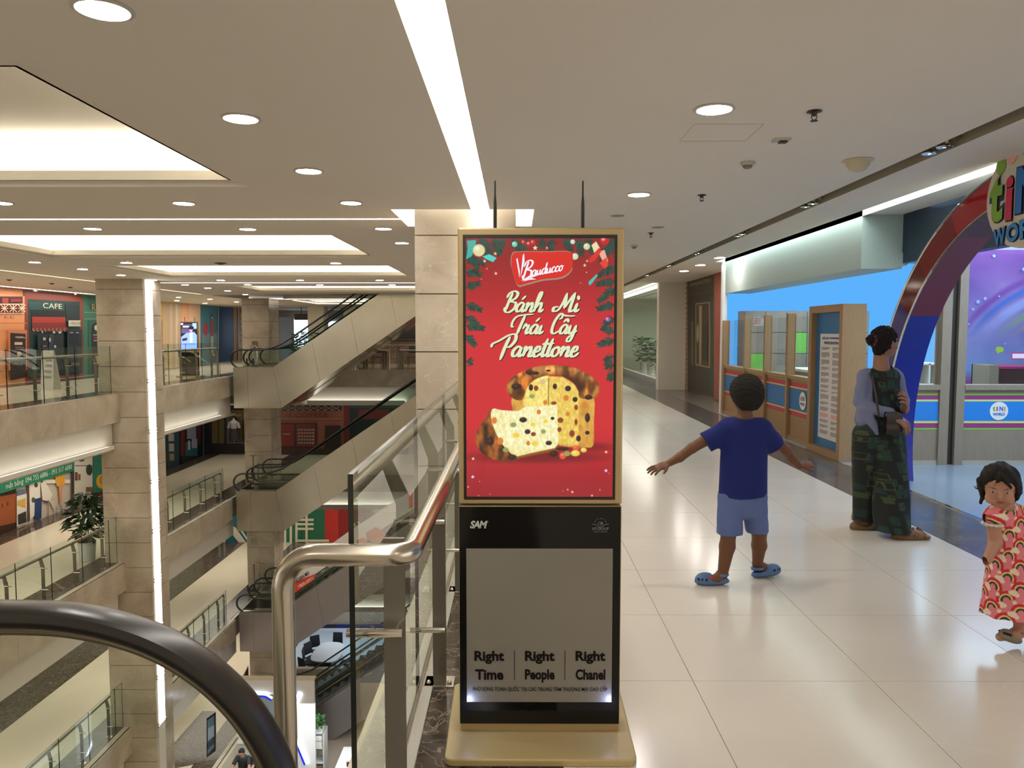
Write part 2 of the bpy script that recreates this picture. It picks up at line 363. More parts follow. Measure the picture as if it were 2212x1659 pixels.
# --- ceiling over everything on this level -------------------------------------------
cl = struct('ceiling')
COF = [(-8.2, -2.58, 4.05, 7.0), (-8.2, -2.6, 10.8, 13.7), (-8.3, -2.62, 15.65, 18.65), (-8.35, -2.6, 22.5, 25.2)]
STE = .14
H = [(a-STE, b_+STE, c-STE, d+STE) for a, b_, c, d in COF]
H += [(-.487, -.285, -5, 8.46), (-1.36, .2, 8.45, 9.8), (-10.8, -1.36, 9.12, 9.21), (-10.8, -1.0, 20.85, 20.95), (-11.15, -11.02, 2, 27.2), (-15.0, -14.82, 15, 27.2),
      (3.0, 3.17, -4, 30.9), (3.80, 3.98, 1, 14.75), (-16.9, -10.9, 27.7, 27.71), (-10.9, -.6, 27.7, 31.5), (3.72, 3.86, 21, 30.6)]
b = MB(); grid_plane(b, (-17, 3.99), (-8, 31.5), H, CZ, True); b.build('ceiling_plane', CEIL, cl)
b = MB(); grid_plane(b, (3.99, 9), (14.7, 31.5), [], CZ, True); grid_plane(b, (3.99, 4.5), (1, 8.95), [], CZ+.02, True); b.build('ceiling_plane_side', CEIL, cl)
b = MB(); grid_plane(b, (-17, 9), (31.5, 50), [(-9.4, -3.5, 32.3, 36.6)], CZ, True); b.build('ceiling_plane_far', CEIL, cl)
b = MB(); b.box(-17, -8, 3.75, 9, 50, 3.85); b.build('slab_above', mat('grey_soffit', (.3, .28, .25), .9), cl)
b = MB(); b.box(-10.9, 27.66, CZ, -.6, 27.7, 3.8); b.box(-10.94, 27.7, CZ, -10.9, 31.5, 3.8); b.build('void_edge', CEIL, cl)
for i, (x0, x1, y0, y1) in enumerate(COF+[(-9.4, -3.5, 32.3, 36.6)]):
    c = struct('ceiling_coffer', (x0, y0, CZ)); e = .24
    if i < 4:    # stepped moulding and lip
        q = MB(); grid_plane(q, (x0-STE, x1+STE), (y0-STE, y1+STE), [(x0, x1, y0, y1)], CZ+.035, True)
        X0, X1, Y0, Y1 = x0-STE, x1+STE, y0-STE, y1+STE
        q.poly([(X0, Y0, CZ), (X0, Y1, CZ), (X0, Y1, CZ+.035), (X0, Y0, CZ+.035)]); q.poly([(X1, Y1, CZ), (X1, Y0, CZ), (X1, Y0, CZ+.035), (X1, Y1, CZ+.035)])
        q.poly([(X0, Y1, CZ), (X1, Y1, CZ), (X1, Y1, CZ+.035), (X0, Y1, CZ+.035)]); q.poly([(X1, Y0, CZ), (X0, Y0, CZ), (X0, Y0, CZ+.035), (X1, Y0, CZ+.035)])
        q.build('coffer_moulding', CEIL, c)
    q = MB(); zl = CZ+.035; lt = .085
    q.box(x0-.02, y0-.02, zl, x1+.02, y0, zl+lt); q.box(x0-.02, y1, zl, x1+.02, y1+.02, zl+lt); q.box(x0-.02, y0, zl, x0, y1, zl+lt); q.box(x1, y0, zl, x1+.02, y1, zl+lt)
    q.build('coffer_lip', WHITE, c)
    q = MB(); zt = CZ+.42
    q.box(x0-e-.02, y0-e-.02, zl+.01, x1+e+.02, y0-e, zt); q.box(x0-e-.02, y1+e, zl+.01, x1+e+.02, y1+e+.02, zt); q.box(x0-e-.02, y0-e, zl+.01, x0-e, y1+e, zt); q.box(x1+e, y0-e, zl+.01, x1+e+.02, y1+e, zt)
    q.box(x0-e, y0-e, zt, x1+e, y1+e, zt+.02); q.build('raised_ceiling', WHITE, c)
    q = MB(); g0, g1 = .05, .2; zz = zl+.03
    for (a0, b0, a1, b1) in ((x0-g1, y0-g1, x1+g1, y0-g0), (x0-g1, y1+g0, x1+g1, y1+g1), (x0-g1, y0-g0, x0-g0, y1+g0), (x1+g0, y0-g0, x1+g1, y1+g0)):
        q.poly([(a0, b0, zz), (a1, b0, zz), (a1, b1, zz), (a0, b1, zz)])
    q.build('led_cove', LED, c)
def slot(name, x0, x1, y0, y1, h, em, wallm=WHITE, ends=True, parent=None):
    s = parent or struct(name, (x0, y0, CZ)); q = MB(); z0, z1 = CZ, CZ+h
    q.poly([(x0, y0, z0), (x0, y1, z0), (x0, y1, z1), (x0, y0, z1)]); q.poly([(x1, y1, z0), (x1, y0, z0), (x1, y0, z1), (x1, y1, z1)])
    if ends: q.poly([(x0, y1, z0), (x1, y1, z0), (x1, y1, z1), (x0, y1, z1)]); q.poly([(x1, y0, z0), (x0, y0, z0), (x0, y0, z1), (x1, y0, z1)])
    q.build('slot_side', wallm, s)
    q = MB(); q.poly([(x0, y0, z1), (x0, y1, z1), (x1, y1, z1), (x1, y0, z1)]); q.build('led_strip', em, s); return s
slot('trim_light_slot', -.487, -.285, -5, 8.46, .25, LEDS, ends=False)
slot('trim_light_line', -10.8, -1.36, 9.12, 9.21, .03, LEDS); slot('trim_light_line', -10.8, -1.0, 20.85, 20.95, .03, LEDS)
slot('trim_light_line', -11.15, -11.02, 2, 27.2, .04, emis('led_line_warm', (1, .86, .6), 2.2)); slot('trim_light_line', -15.0, -14.82, 15, 27.2, .04, LEDS)
slot('trim_light_line', 3.72, 3.86, 21, 30.6, .05, LEDS)
TRK = slot('trim_track_slot', 3.0, 3.17, -4, 30.9, .16, mat('slot_back', (.12, .105, .09), .8), mat('slot_side_paint', (.40, .35, .26), .6))
cc = slot('trim_shop_cove', 3.80, 3.98, 1, 14.75, .13, COOL, mat('cove_side', (.7, .75, .72), .6), ends=True)
# lit recess round the near pillar
s = struct('trim_pillar_recess', (-1.36, 8.45, CZ)); q = MB(); z1 = CZ+.25
q.poly([(-1.36, 8.45, CZ), (-1.36, 9.8, CZ), (-1.36, 9.8, z1), (-1.36, 8.45, z1)]); q.poly([(.2, 9.8, CZ), (.2, 8.45, CZ), (.2, 8.45, z1), (.2, 9.8, z1)])
q.poly([(-1.36, 9.8, CZ), (.2, 9.8, CZ), (.2, 9.8, z1), (-1.36, 9.8, z1)]); q.build('recess_side', WHITE, s)
q = MB(); grid_plane(q, (-1.36, .2), (8.45, 9.8), [(-1.12, 0, 8.6, 9.7)], z1, True); q.build('led_panel', LED, s)
# access hatch outline on the ceiling
q = MB(); h = [at(x, y, Z=CZ-.001) for x, y in ((1467, 305), (1609, 305), (1650, 268), (1500, 268))]
for i in range(4):
    a, b2 = h[i], h[(i+1) % 4]; q.tube([a, b2], .0011, 4)
q.build('trim_hatch_joint', mat('hatch_joint_line', (.4, .36, .3), .9), s).name = 'hatch_joint'
# --- pillars ---------------------------------------------------------------------------
def pillar(x0, x1, y0, y1, zb, zt, led=False):
    p = struct('pillar', (x0, y0, 0)); q = MB(); q.box(x0+.02, y0+.02, zb, x1-.02, y1-.02, zt); q.build('core', mat('joint_grout', (.16, .125, .085), .8), p)
    k = math.floor((zb-.04)/.645)
    while .04+.645*k < zt:
        a = max(zb, .04+.645*k+.006); c = min(zt, .04+.645*(k+1)-.006); k += 1
        if c-a < .03: continue
        q = MB(); q.box(x0, y0, a, x1-.012, y0+.02, c); q.build('stone_panel', STONE, p, bevel=0)
        q = MB(); q.box(x0, y0+.02, a, x0+.02, y1, c); q.build('stone_panel', STONE, p)
        if led:
            q = MB(); q.box(x1-.02, y0+.004, a, x1, y0+.13, c); q.box(x1-.02, y0+.50, a, x1, y1, c); q.build('stone_panel', STONE, p)
        else: q = MB(); q.box(x1-.02, y0+.012, a, x1, y1, c); q.build('stone_panel', STONE, p)
    return p
PA = pillar(-1.12, 0, 8.6, 9.7, -3*LV, CZ+.25)
q = MB(); q.box(-.487-.0, 8.47, CZ+.0, -.285, 8.6, CZ+.249); 
PB = pillar(-10.52, -9.35, 19.3, 20.3, -3*LV, CZ, True)
PC = pillar(-10.75, -9.68, 30.2, 31.45, -3*LV, CZ)
q = MB(); q.box(-9.36, 19.43, -3*LV, -9.345, 19.80, CZ); q.build('led_backing', WHITE, PB)
for k in range(9):
    z1 = CZ-.02-k*1.29; z0 = z1-1.27
    q = MB(); q.box(-9.345, 19.45, z0, -9.325, 19.78, z1); q.build('light_panel', LEDV, PB)
    q = MB(); 
    for yy in (19.41, 19.82):
        for dz in (-.03, .05): q.box(-9.35, yy-.02, z0+dz-.01, -9.31, yy+.02, z0+dz+.01)
    q.build('panel_clip', STEEL, PB)
# --- right hand frontage structure
wf = struct('wall_right'); TEAL = mat('pale_teal_paint', (.40, .47, .44), .6)
q = MB(); q.box(3.98, 8.95, 2.28, 4.45, 14.75, CZ+.2); q.build('fascia', TEAL, wf)
q = MB(); q.box(3.93, 14.7, 0, 4.02, 14.82, CZ); q.build('corner_trim', mat('white_trim', (.75, .74, .7), .4), wf)
q = MB(); q.box(4.0, 14.75, 0, 4.7, 14.9, CZ); q.build('side_return', OFFW, wf)
wf = struct('wall_right'); q = MB(); q.box(4.61, 14.9, 0, 4.75, 20.69, CZ); q.build('setback_wall', OFFW, wf)
wf = struct('wall_right'); q = MB(); q.box(3.84, 20.7, 0, 4.75, 21.0, CZ); q.build('white_pier', mat('pier_paint', (.82, .77, .67), .7), wf)
wf = struct('wall_right'); NAVY = mat('navy_panel', (.012, .03, .055), .35); BLUE = mat('sky_blue_wall', (.12, .42, .86), .7)
q = MB(); q.box(4.45, 3, 2.34, 4.6, 8.95, CZ+.02); q.build('navy_beam', NAVY, wf)
q = MB(); q.prism([at(x, y, Y=8.93) for x, y in ((1936, 546), (1990, 546), (1985, 552), (1958, 573), (1936, 578))], (0, .5, 0)); q.build('teal_curved_end', TEAL, wf)
sw = struct('wall_shop_interior')
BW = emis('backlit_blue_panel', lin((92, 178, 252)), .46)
q = MB(); q.box(8.2, 11, 0, 8.3, 14.7, 2.9); q.build('blue_wall', BLUE, sw)
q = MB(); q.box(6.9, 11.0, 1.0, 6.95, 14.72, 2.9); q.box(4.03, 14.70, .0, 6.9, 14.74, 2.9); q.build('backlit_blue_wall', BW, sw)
q = MB(); q.box(4.45, 9.3, CZ+.05, 9.5, 16, CZ+.1); q.box(4.6, 1, CZ+.05, 9.5, 9.3, CZ+.1); q.build('shop_ceiling', mat('shop_ceiling_paint', (.45, .55, .62), .8), sw)
q = MB(); q.box(9.4, 1, 0, 9.5, 16, 3); q.build('shop_side_wall', mat('shop_side_paint', (.5, .5, .6), .7), sw)
# ================================================================== CEILING FIXTURES
def ordi(n): return ['', 'first', 'second', 'third', 'fourth', 'fifth', 'sixth', 'seventh', 'eighth', 'ninth', 'tenth', 'eleventh', 'twelfth'][n]
dl0 = None
def downlight(p, label, group, r=.098):
    global dl0
    if dl0 is None:
        t = thing('ceiling_downlight', label, 'downlight', p, group)
        MB().lathe([(.118, -.002), (.122, -.008), (.104, -.012), (.1, -.001)], n=28).build('trim_ring', mat('downlight_ring', (.55, .51, .45), .4), t, world=False)
        MB().lathe([(.1, -.001), (.098, -.006), (.02, -.0065)], n=28).build('lens', LAMP, t, smooth=False, world=False)
        dl0 = t
    else:
        t = dup(dl0, None, p, None, label); t['group'] = group
    return t
rowA = [(222, 18), (520, 254), (667, 368), (758, 437), (828, 493), (868, 524)]
for i, (x, y) in enumerate(rowA):
    downlight(at(x, y, Z=CZ), 'round lit downlight, %s from the camera in the row between slot light and ceiling coffers' % ordi(i+1), 'round ceiling downlights')
def group_row(pts, fmt, ref=CZ):
    for i, (x, y) in enumerate(pts): downlight(at(x, y, Z=ref), fmt % ordi(i+1), 'round ceiling downlights')
group_row([(397, 438), (2, 437)], 'round lit downlight in front of the thin light line, %s from the lit pillar recess')
group_row([(535, 494), (200, 493)], 'round lit downlight beyond the thin light line, %s from the marble pillar')
group_row([(75, 566), (178, 581), (261, 594), (330, 605)], 'round downlight, %s in the diagonal file leading to the glowing pillar')
group_row([(273, 567), (725, 568)], 'round downlight between the second and third coffer, %s counted from the shops')
group_row([(477, 605), (648, 605), (820, 605)], 'round downlight behind the third coffer, %s counted from the glowing pillar')
group_row([(400, 615), (449, 622), (492, 628), (530, 636)], 'small far downlight, %s in the diagonal file toward the pillar by the escalators')
group_row([(535, 614.5), (691, 615), (847, 615)], 'small far downlight before the last coffer, %s counted from the shops')
group_row([(386, 642), (454, 646), (511, 652)], 'far gallery downlight above the coloured hoarding, %s of the inner row')
group_row([(382, 649), (443, 655)], 'far gallery downlight against the coloured hoarding, %s of the outer row')
group_row([(73, 627.5), (158, 635)], 'gallery downlight right above the cafe shopfronts, %s counted toward the pillar')
group_row([(1543, 234), (1380, 419)], 'round lit downlight over the walkway with sprinklers, %s from the camera')
group_row([(1555, 556), (1513, 572), (1478, 585)], 'small downlight beside the boutique front, %s counted from the play shop')
for y in (-1.4,):      # lamps of the same rows behind and beside the camera
    for x in (-1.74, 1.25): downlight((x, y, CZ), 'round lit downlight behind the camera above the %s' % ('railing' if x < 0 else 'walkway'), 'round ceiling downlights')
for i, y in enumerate((14.4, 19.0, 24)): downlight((1.25, y, CZ), 'walkway downlight hidden beyond the advertising kiosk, %s one' % ordi(i+1), 'round ceiling downlights')
downlight(Vector((-12.9, 17, CZ)), 'gallery downlight out of sight past the coffee shopfront', 'round ceiling downlights')
BLKM = mat('dark_bronze', (.05, .045, .04), .4, .6)
sp0 = None
for i, (x, y) in enumerate(((1759, 240), (1516, 421), (1406, 503))):
    p = at(x, y, Z=CZ); lab = 'dark pendent sprinkler head in the walkway ceiling, %s from the camera' % ordi(i+1)
    if sp0 is None:
        sp0 = thing('sprinkler_head', lab, 'sprinkler', p, 'sprinklers')
        MB().lathe([(.04, 0), (.045, -.006), (.02, -.01), (.012, -.03)], n=16).build('escutcheon', BLKM, sp0, world=False)
        q = MB(); q.tube([(-.012, 0, -.02), (-.018, 0, -.035), (-.006, 0, -.055)], .003, 6); q.tube([(.012, 0, -.02), (.018, 0, -.035), (.006, 0, -.055)], .003, 6); q.build('frame_arm', BLKM, sp0, world=False)
        MB().lathe([(.004, -.05), (.022, -.056), (.022, -.06), (.004, -.062)], n=12).build('deflector', BLKM, sp0, world=False)
    else: dup(sp0, None, p, None, lab)
FIX = mat('fixture_plastic', (.50, .47, .41), .5)
for i, (x, y) in enumerate(((1615, 350), (1370, 530))):
    t = thing('smoke_detector', ('round smoke detector', 'small distant smoke detector')[i]+' on the walkway ceiling'+('', ' near the kiosk top')[i], 'detector', at(x, y, Z=CZ), 'smoke detectors')
    MB().lathe([(.055, 0), (.055, -.02), (.045, -.028)], n=20).build('base', FIX, t, world=False)
    q = MB().lathe([(.035, -.028), (.037, -.04), (.025, -.05), (.01, -.052)], n=18); q.build('sensor_head', mat('sensor_grey', (.2, .19, .17), .5), t, world=False)
t = thing('sensor_plate', 'small square sensor plate on ceiling beside the smoke detector', 'sensor', at(1688, 300, Z=CZ))  # square sensor, gives no light
MB().cbox(0, 0, -.008, .11, .09, .016).build('plate', FIX, t, world=False); q = MB(); q.cbox(.01, 0, -.022, .05, .05, .012); q.build('sensor_window', BLKM, t, world=False)
t = thing('dome_camera', 'cream dome hanging from ceiling beside the track slot', 'ceiling dome', at(1853, 346, Z=CZ))
MB().lathe([(.115, 0), (.118, -.006), (.09, -.014), (.085, -.04), (.06, -.075), (.025, -.088), (.004, -.09)], n=28).build('dome', mat('cream_plastic', (.58, .50, .34), .45), t, smooth=True, world=False)
for i, (x, y) in enumerate(((1334, 466), (1421, 491))):
    t = thing('ceiling_speaker', 'flat round speaker grille, %s above the antenna side of the kiosk' % ordi(i+1), 'speaker', at(x, y, Z=CZ), 'speaker grilles')
    MB().lathe([(.08, 0), (.08, -.004), (.06, -.006), (.05, -.002)], n=20).build('grille', mat('grille_grey', (.28, .26, .23), .6), t, world=False)
for i, (x, y) in enumerate(((476, 568), (20, 604), (152, 620), (112, 612))):
    t = thing('ceiling_vent', ('brown linear vent behind the second coffer', 'tiny ceiling sprinkler disc above coffee shop', 'small sprinkler disc above the cafe sign', 'flat access disc above the cafe sign')[i], 'ceiling disc', at(x, y, Z=CZ))
    MB().lathe([(.12 if i == 0 else .07, 0), (.12 if i == 0 else .07, -.006), (.03, -.03), (.01, -.034)], n=16).build('disc', BLKM, t, world=False)
# paired spotlights in the track slot
sp = None
for i, (y, ya) in enumerate(((5.75, 0), (8.2, 0), (10.7, 0), (13.2, 0), (15.6, 0), (18.2, 0), (3.2, 0))):
    lab = 'twin adjustable spotlight in the dark ceiling slot, %s' % (('%s from the shop arch' % ordi(i+1)) if i < 6 else 'just overhead beside the camera')
    if sp is None:
        sp = thing('slot_spotlight', lab, 'spotlight', (3.085, y, CZ), 'spotlights in the slot')
        q = MB(); q.cbox(0, 0, .05, .13, .42, .02); q.build('plate', STEEL, sp, world=False)
        for s_ in (-.1, .1):
            h = MB().lathe([(.05, .045), (.055, .0), (.05, -.005)], c=(0, s_, 0), n=16).build('lamp_head', STEELP, sp, world=False)
            MB().lathe([(.045, .006), (.044, -.004), (.01, -.005)], c=(0, s_, 0), n=16).build('lens', LAMP, sp, world=False)
    else: dup(sp, None, (3.085, y, CZ), None, lab)
# ================================================================== ADVERTISING KIOSK
KX0, KX1, KY = -.2125, .396, 2.83
kb = (0.09, 2.83, 0)
K = thing('advertising_kiosk', 'tall gold-framed advertising kiosk with lit red cake poster and two antennas', 'kiosk', kb)
KD = .13
def k(x, y, dy=0): return at(x, y, Y=KY+dy)
ktop = k(1107, 492).z; kmid = k(1107, 1090).z; kbot = k(1107, 1562).z
q = MB(); q.box(KX0, KY, kmid+.002, KX1, KY+KD, ktop); q.build('housing', GOLD, K, bevel=.006)
q = MB(); q.box(KX0, KY+.004, kbot+.0, KX1, KY+KD-.01, kmid-.006); q.build('lower_cabinet', GOLD, K, bevel=.003)
q = MB(); q.box(KX0+.002, KY-.004, kbot, KX1-.004, KY+.004, kmid-.008); q.build('black_glass_front', BLK, K)
q = MB(); q.box(KX0+.002, KY+.02, .02, KX1-.002, KY+KD, kbot); q.build('plinth', GOLD, K)
bz = .028
q = MB(); y0 = at(1107, 1641, Z=bz).y; y1 = KY+.42; x0 = at(962, 1620, Z=bz).x-.004; x1 = at(1372, 1620, Z=bz).x+.004
pts = []
for cx, cyy, a0 in ((x1-.04, y0+.03, -90), (x1-.03, y1-.03, 0), (x0+.03, y1-.03, 90), (x0+.04, y0+.03, 180)):
    for s_ in range(6): a = math.radians(a0+18*s_); pts.append((cx+.035*math.cos(a), cyy+.03*math.sin(a), 0.0))
q.prism(pts, (0, 0, bz)); q.build('base_plate', mat('gold_base', (.44, .33, .15), .4, .1), K, bevel=.006)
for i, x in enumerate((1069.5, 1258.5)):
    a = at(x, 492, Y=KY+.06); zt = at(x, 390, Y=KY+.06).z
    q = MB(); q.lathe([(.0065, a.z-.02), (.0065, a.z+.06), (.006, a.z+.09), (.0035, a.z+.12), (.0032, zt-.003), (.001, zt)], c=(a.x, a.y, 0), n=12); q.build('antenna', mat('antenna_plastic', (.01, .01, .01), .5), K, smooth=True)
# screen
SX0, SX1 = k(1007, 800).x, k(1325, 800).x; SZ1, SZ0 = k(1166, 515).z, k(1166, 1072.5).z
q = MB(); bx0 = k(1001, 800).x; bx1 = k(1331, 800).x; bz1 = k(1166, 507).z; bz0 = k(1166, 1079).z
q.box(bx0, KY-.003, bz0, bx1, KY+.002, bz1); q.build('screen_bezel', mat('bezel_black', (.008, .008, .007), .3), K)
W_, H_ = 318, 558
SU = (SX1-SX0)/W_; SV = (SZ1-SZ0)/H_
def pp(x, y, d=0): return (SX0+x*SU, KY-.0045-d, SZ1-y*SV)      # poster pixel -> world
img = np.zeros((H_, W_, 3)); YY, XX = np.mgrid[0:H_, 0:W_].astype(float)
def noise(sh, s, seed=0):
    r = np.random.default_rng(seed); out = np.zeros(sh)
    for o in range(4):
        n_ = max(2, int(s*2**o)); g_ = r.random((n_+2, n_+2)); yy = np.linspace(0, n_, sh[0]); xx = np.linspace(0, n_, sh[1])
        i = yy.astype(int); j = xx.astype(int); fy = (yy-i)[:, None]; fx = (xx-j)[None]; fy = fy*fy*(3-2*fy); fx = fx*fx*(3-2*fx)
        a = g_[i][:, j]; b_ = g_[i][:, j+1]; c = g_[i+1][:, j]; d = g_[i+1][:, j+1]
        out += ((a*(1-fx)+b_*fx)*(1-fy)+(c*(1-fx)+d*fx)*fy)/2**o
    return out/1.875
def mixc(mask, col): global img; m = np.clip(mask, 0, 1)[..., None]; img = img*(1-m)+np.array(col)*m
def pmask(pts, soft=1.0):
    P = np.array(pts, float); ins = np.zeros((H_, W_), bool); dist = np.full((H_, W_), 1e9)
    for i in range(len(P)):
        (x0, y0), (x1, y1) = P[i], P[(i+1) % len(P)]
        c = ((y0 > YY) != (y1 > YY)) & (XX < (x1-x0)*(YY-y0)/(y1-y0+1e-9)+x0); ins ^= c
        dx, dy = x1-x0, y1-y0; t_ = np.clip(((XX-x0)*dx+(YY-y0)*dy)/(dx*dx+dy*dy+1e-9), 0, 1)
        dist = np.minimum(dist, np.hypot(XX-x0-t_*dx, YY-y0-t_*dy))
    return np.clip(np.where(ins, dist, -dist)/soft+.5, 0, 1)
def smooth_pts(pts, n=6):
    P = np.array(pts, float); out = []; m = len(P)
    for i in range(m):
        a, b_, c, d = P[i-1], P[i], P[(i+1) % m], P[(i+2) % m]
        for s_ in range(n):
            t_ = s_/n; out.append(.5*((2*b_)+(-a+c)*t_+(2*a-5*b_+4*c-d)*t_*t_+(-a+3*b_-3*c+d)*t_**3))
    return out
def em(cx, cyy, rx, ry, soft=.25, rot=0):
    a = math.radians(rot); x = (XX-cx)*math.cos(a)+(YY-cyy)*math.sin(a); y = -(XX-cx)*math.sin(a)+(YY-cyy)*math.cos(a)
    d = np.sqrt((x/rx)**2+(y/ry)**2); return np.clip((1-d)/soft+.5, 0, 1)
g_ = YY/H_
top = np.array([132, 22, 30.]); mid = np.array([206, 36, 48.]); bot = np.array([158, 20, 40.])
u = np.clip(g_/.35, 0, 1)[..., None]; v = np.clip((g_-.72)/.25, 0, 1)[..., None]; img = (top*(1-u)+mid*u)*(1-v)+bot*v
def C2(L_): return [((960+x/3.771-1007), (760+y/3.771-515)) for x, y in L_]
n1 = noise((H_, W_), 40, 1); n2 = noise((H_, W_), 90, 2); n3 = noise((H_, W_), 14, 3)
mixc(em(150, 470, 135, 12, .9)*.55, (70, 6, 16)); mixc(em(255, 448, 60, 10, .9)*.5, (80, 8, 18))
body = pmask(smooth_pts(C2([(548, 360), (640, 330), (850, 300), (1100, 300), (1215, 350), (1218, 560), (1215, 750), (1150, 770), (1000, 765), (850, 740), (600, 720), (560, 500)]), 3), 2)
colb = np.array([214, 160, 66.])+(n1[..., None]-.5)*np.array([70, 80, 60.]); m = body[..., None]; img = img*(1-m)+colb*m
fr = pmask(C2([(850, 185), (960, 190), (1060, 250), (1098, 330), (1092, 755), (960, 745), (860, 730), (845, 400)]), 3)[..., None]
colf = np.array([236, 204, 96.])+(n2[..., None]-.5)*np.array([60, 70, 90.]); img = img*(1-fr)+colf*fr
lf = pmask(smooth_pts(C2([(655, 440), (650, 330), (700, 240), (780, 190), (848, 185), (848, 440)]), 3), 3)[..., None]
coll = np.array([244, 222, 120.])+(n2[..., None]-.5)*np.array([60, 70, 90.]); img = img*(1-lf)+coll*lf
dome = pmask(smooth_pts(C2([(505, 290), (525, 225), (600, 165), (740, 108), (900, 94), (1060, 118), (1180, 175), (1245, 240), (1260, 300), (1225, 365), (1150, 370), (1098, 355), (1085, 290), (1020, 215), (930, 180), (830, 180), (730, 215), (665, 290), (640, 375), (560, 370)]), 3), 2)
crust = noise((H_, W_), 22, 5)
cd = np.array([120, 62, 20.])*(crust[..., None]*1.5+.15)+np.array([60, 45, 20.])*np.clip((crust[..., None]-.55)*5, 0, 1)+np.array([110, 100, 70.])*np.clip((n3[..., None]-.5)*3, 0, 1)*np.clip((90-(YY-290))[..., None]/60, 0, 1)
m = dome[..., None]; img = img*(1-m)+cd*m
mixc(pmask(smooth_pts(C2([(505, 300), (530, 230), (580, 200), (560, 260), (545, 330)]), 3), 6)*.6, (226, 170, 80)); mixc(pmask(smooth_pts(C2([(1200, 340), (1245, 260), (1256, 310), (1230, 360)]), 3), 6)*.6, (226, 160, 70))
ln = pmask(C2([(843, 200), (853, 200), (850, 420), (842, 420)]), 2); mixc(ln*.7, (120, 70, 30))
cr = pmask(smooth_pts(C2([(388, 450), (330, 530), (262, 640), (250, 720), (290, 800), (400, 872), (540, 884), (600, 855), (520, 800), (430, 660), (380, 540)]), 3), 2)[..., None]
img = img*(1-cr)+(np.array([150, 84, 34.])*(noise((H_, W_), 30, 8)[..., None]*1.7-.05))*cr
slc = pmask([(x+(rng.random()-.5)*.8, y+(rng.random()-.5)*.8) for x, y in smooth_pts(C2([(385, 455), (470, 462), (600, 470), (640, 442), (720, 432), (850, 425), (905, 412), (918, 430), (925, 640), (928, 745), (895, 785), (700, 825), (592, 852), (520, 800), (440, 700), (385, 560)]), 3)], 2)[..., None]
cs = np.array([246, 240, 182.])+(n2[..., None]-.5)*np.array([40, 60, 130.]); edge = np.clip((YY-(760-515+760/3.771))/25, 0, 1)[..., None]; cs = cs*(1-edge*.4)+np.array([225, 190, 80])*edge*.4
img = img*(1-slc)+cs*slc
mixc(pmask(C2([(520, 845), (590, 845), (700, 818), (900, 775), (932, 735), (932, 760), (900, 797), (700, 840), (590, 862)]), 2), (140, 84, 34))
for (x, y, rx, ry, c) in ((703, 277, 17, 26, 'd'), (745, 283, 18, 22, 'r'), (800, 230, 20, 22, 'p'), (712, 350, 22, 18, 'g'), (898, 268, 17, 22, 'd'), (1005, 285, 24, 22, 'd'), (990, 362, 22, 24, 'o'), (1063, 375, 20, 20, 'd'), (1172, 357, 30, 20, 'd'), (1140, 418, 22, 26, 'o'), (1165, 525, 20, 36, 'd'), (1072, 440, 15, 22, 'r'), (945, 545, 24, 22, 'r'), (1072, 560, 13, 26, 'r'), (937, 622, 16, 20, 'r'), (1040, 655, 22, 28, 'r'), (1092, 695, 18, 24, 'd'), (1165, 648, 18, 16, 'd'), (820, 400, 16, 20, 'o'), (890, 405, 22, 14, 'r'), (1005, 495, 16, 18, 'o'),
    (404, 548, 21, 27, 'o'), (640, 542, 30, 21, 'd'), (560, 583, 26, 20, 'g'), (768, 478, 17, 20, 'o'), (880, 530, 15, 12, 'd'), (825, 555, 20, 15, 'y'), (720, 582, 20, 16, 'y'), (676, 640, 23, 19, 'd'), (724, 660, 20, 17, 'r'), (805, 638, 20, 18, 'g'), (585, 670, 28, 20, 'y'), (453, 718, 25, 30, 'o'), (735, 738, 26, 20, 'y'), (850, 733, 25, 18, 'd'), (682, 735, 15, 20, 'o'), (497, 790, 25, 20, 'g'), (552, 850, 34, 22, 'd'), (370, 720, 30, 34, 'd'), (690, 155, 30, 18, 'd'), (845, 140, 18, 8, 'd'), (585, 270, 40, 24, 'd'), (740, 160, 28, 14, 'd'),
    (890, 822, 34, 26, 'd'), (965, 838, 28, 30, 'R'), (1000, 820, 28, 22, 'g'), (1072, 775, 30, 22, 'R'), (1068, 817, 38, 26, 'Y'), (1135, 790, 26, 20, 'Y'), (960, 780, 50, 14, 'd')):
    px_, py_ = C2([(x, y)])[0]; cm = dict(d=(42, 18, 20), r=(140, 62, 30), o=(216, 126, 50), g=(150, 160, 90), y=(246, 208, 70), p=(215, 190, 150), R=(226, 84, 54), Y=(236, 208, 86))[c]
    mixc(em(px_, py_, rx/3.771, ry/3.771, .4), cm)
    if c in 'dRY': mixc(em(px_-1.5, py_-1.8, rx/9, ry/11, .9)*.6, tuple(min(255, v*1.5+40) for v in cm))
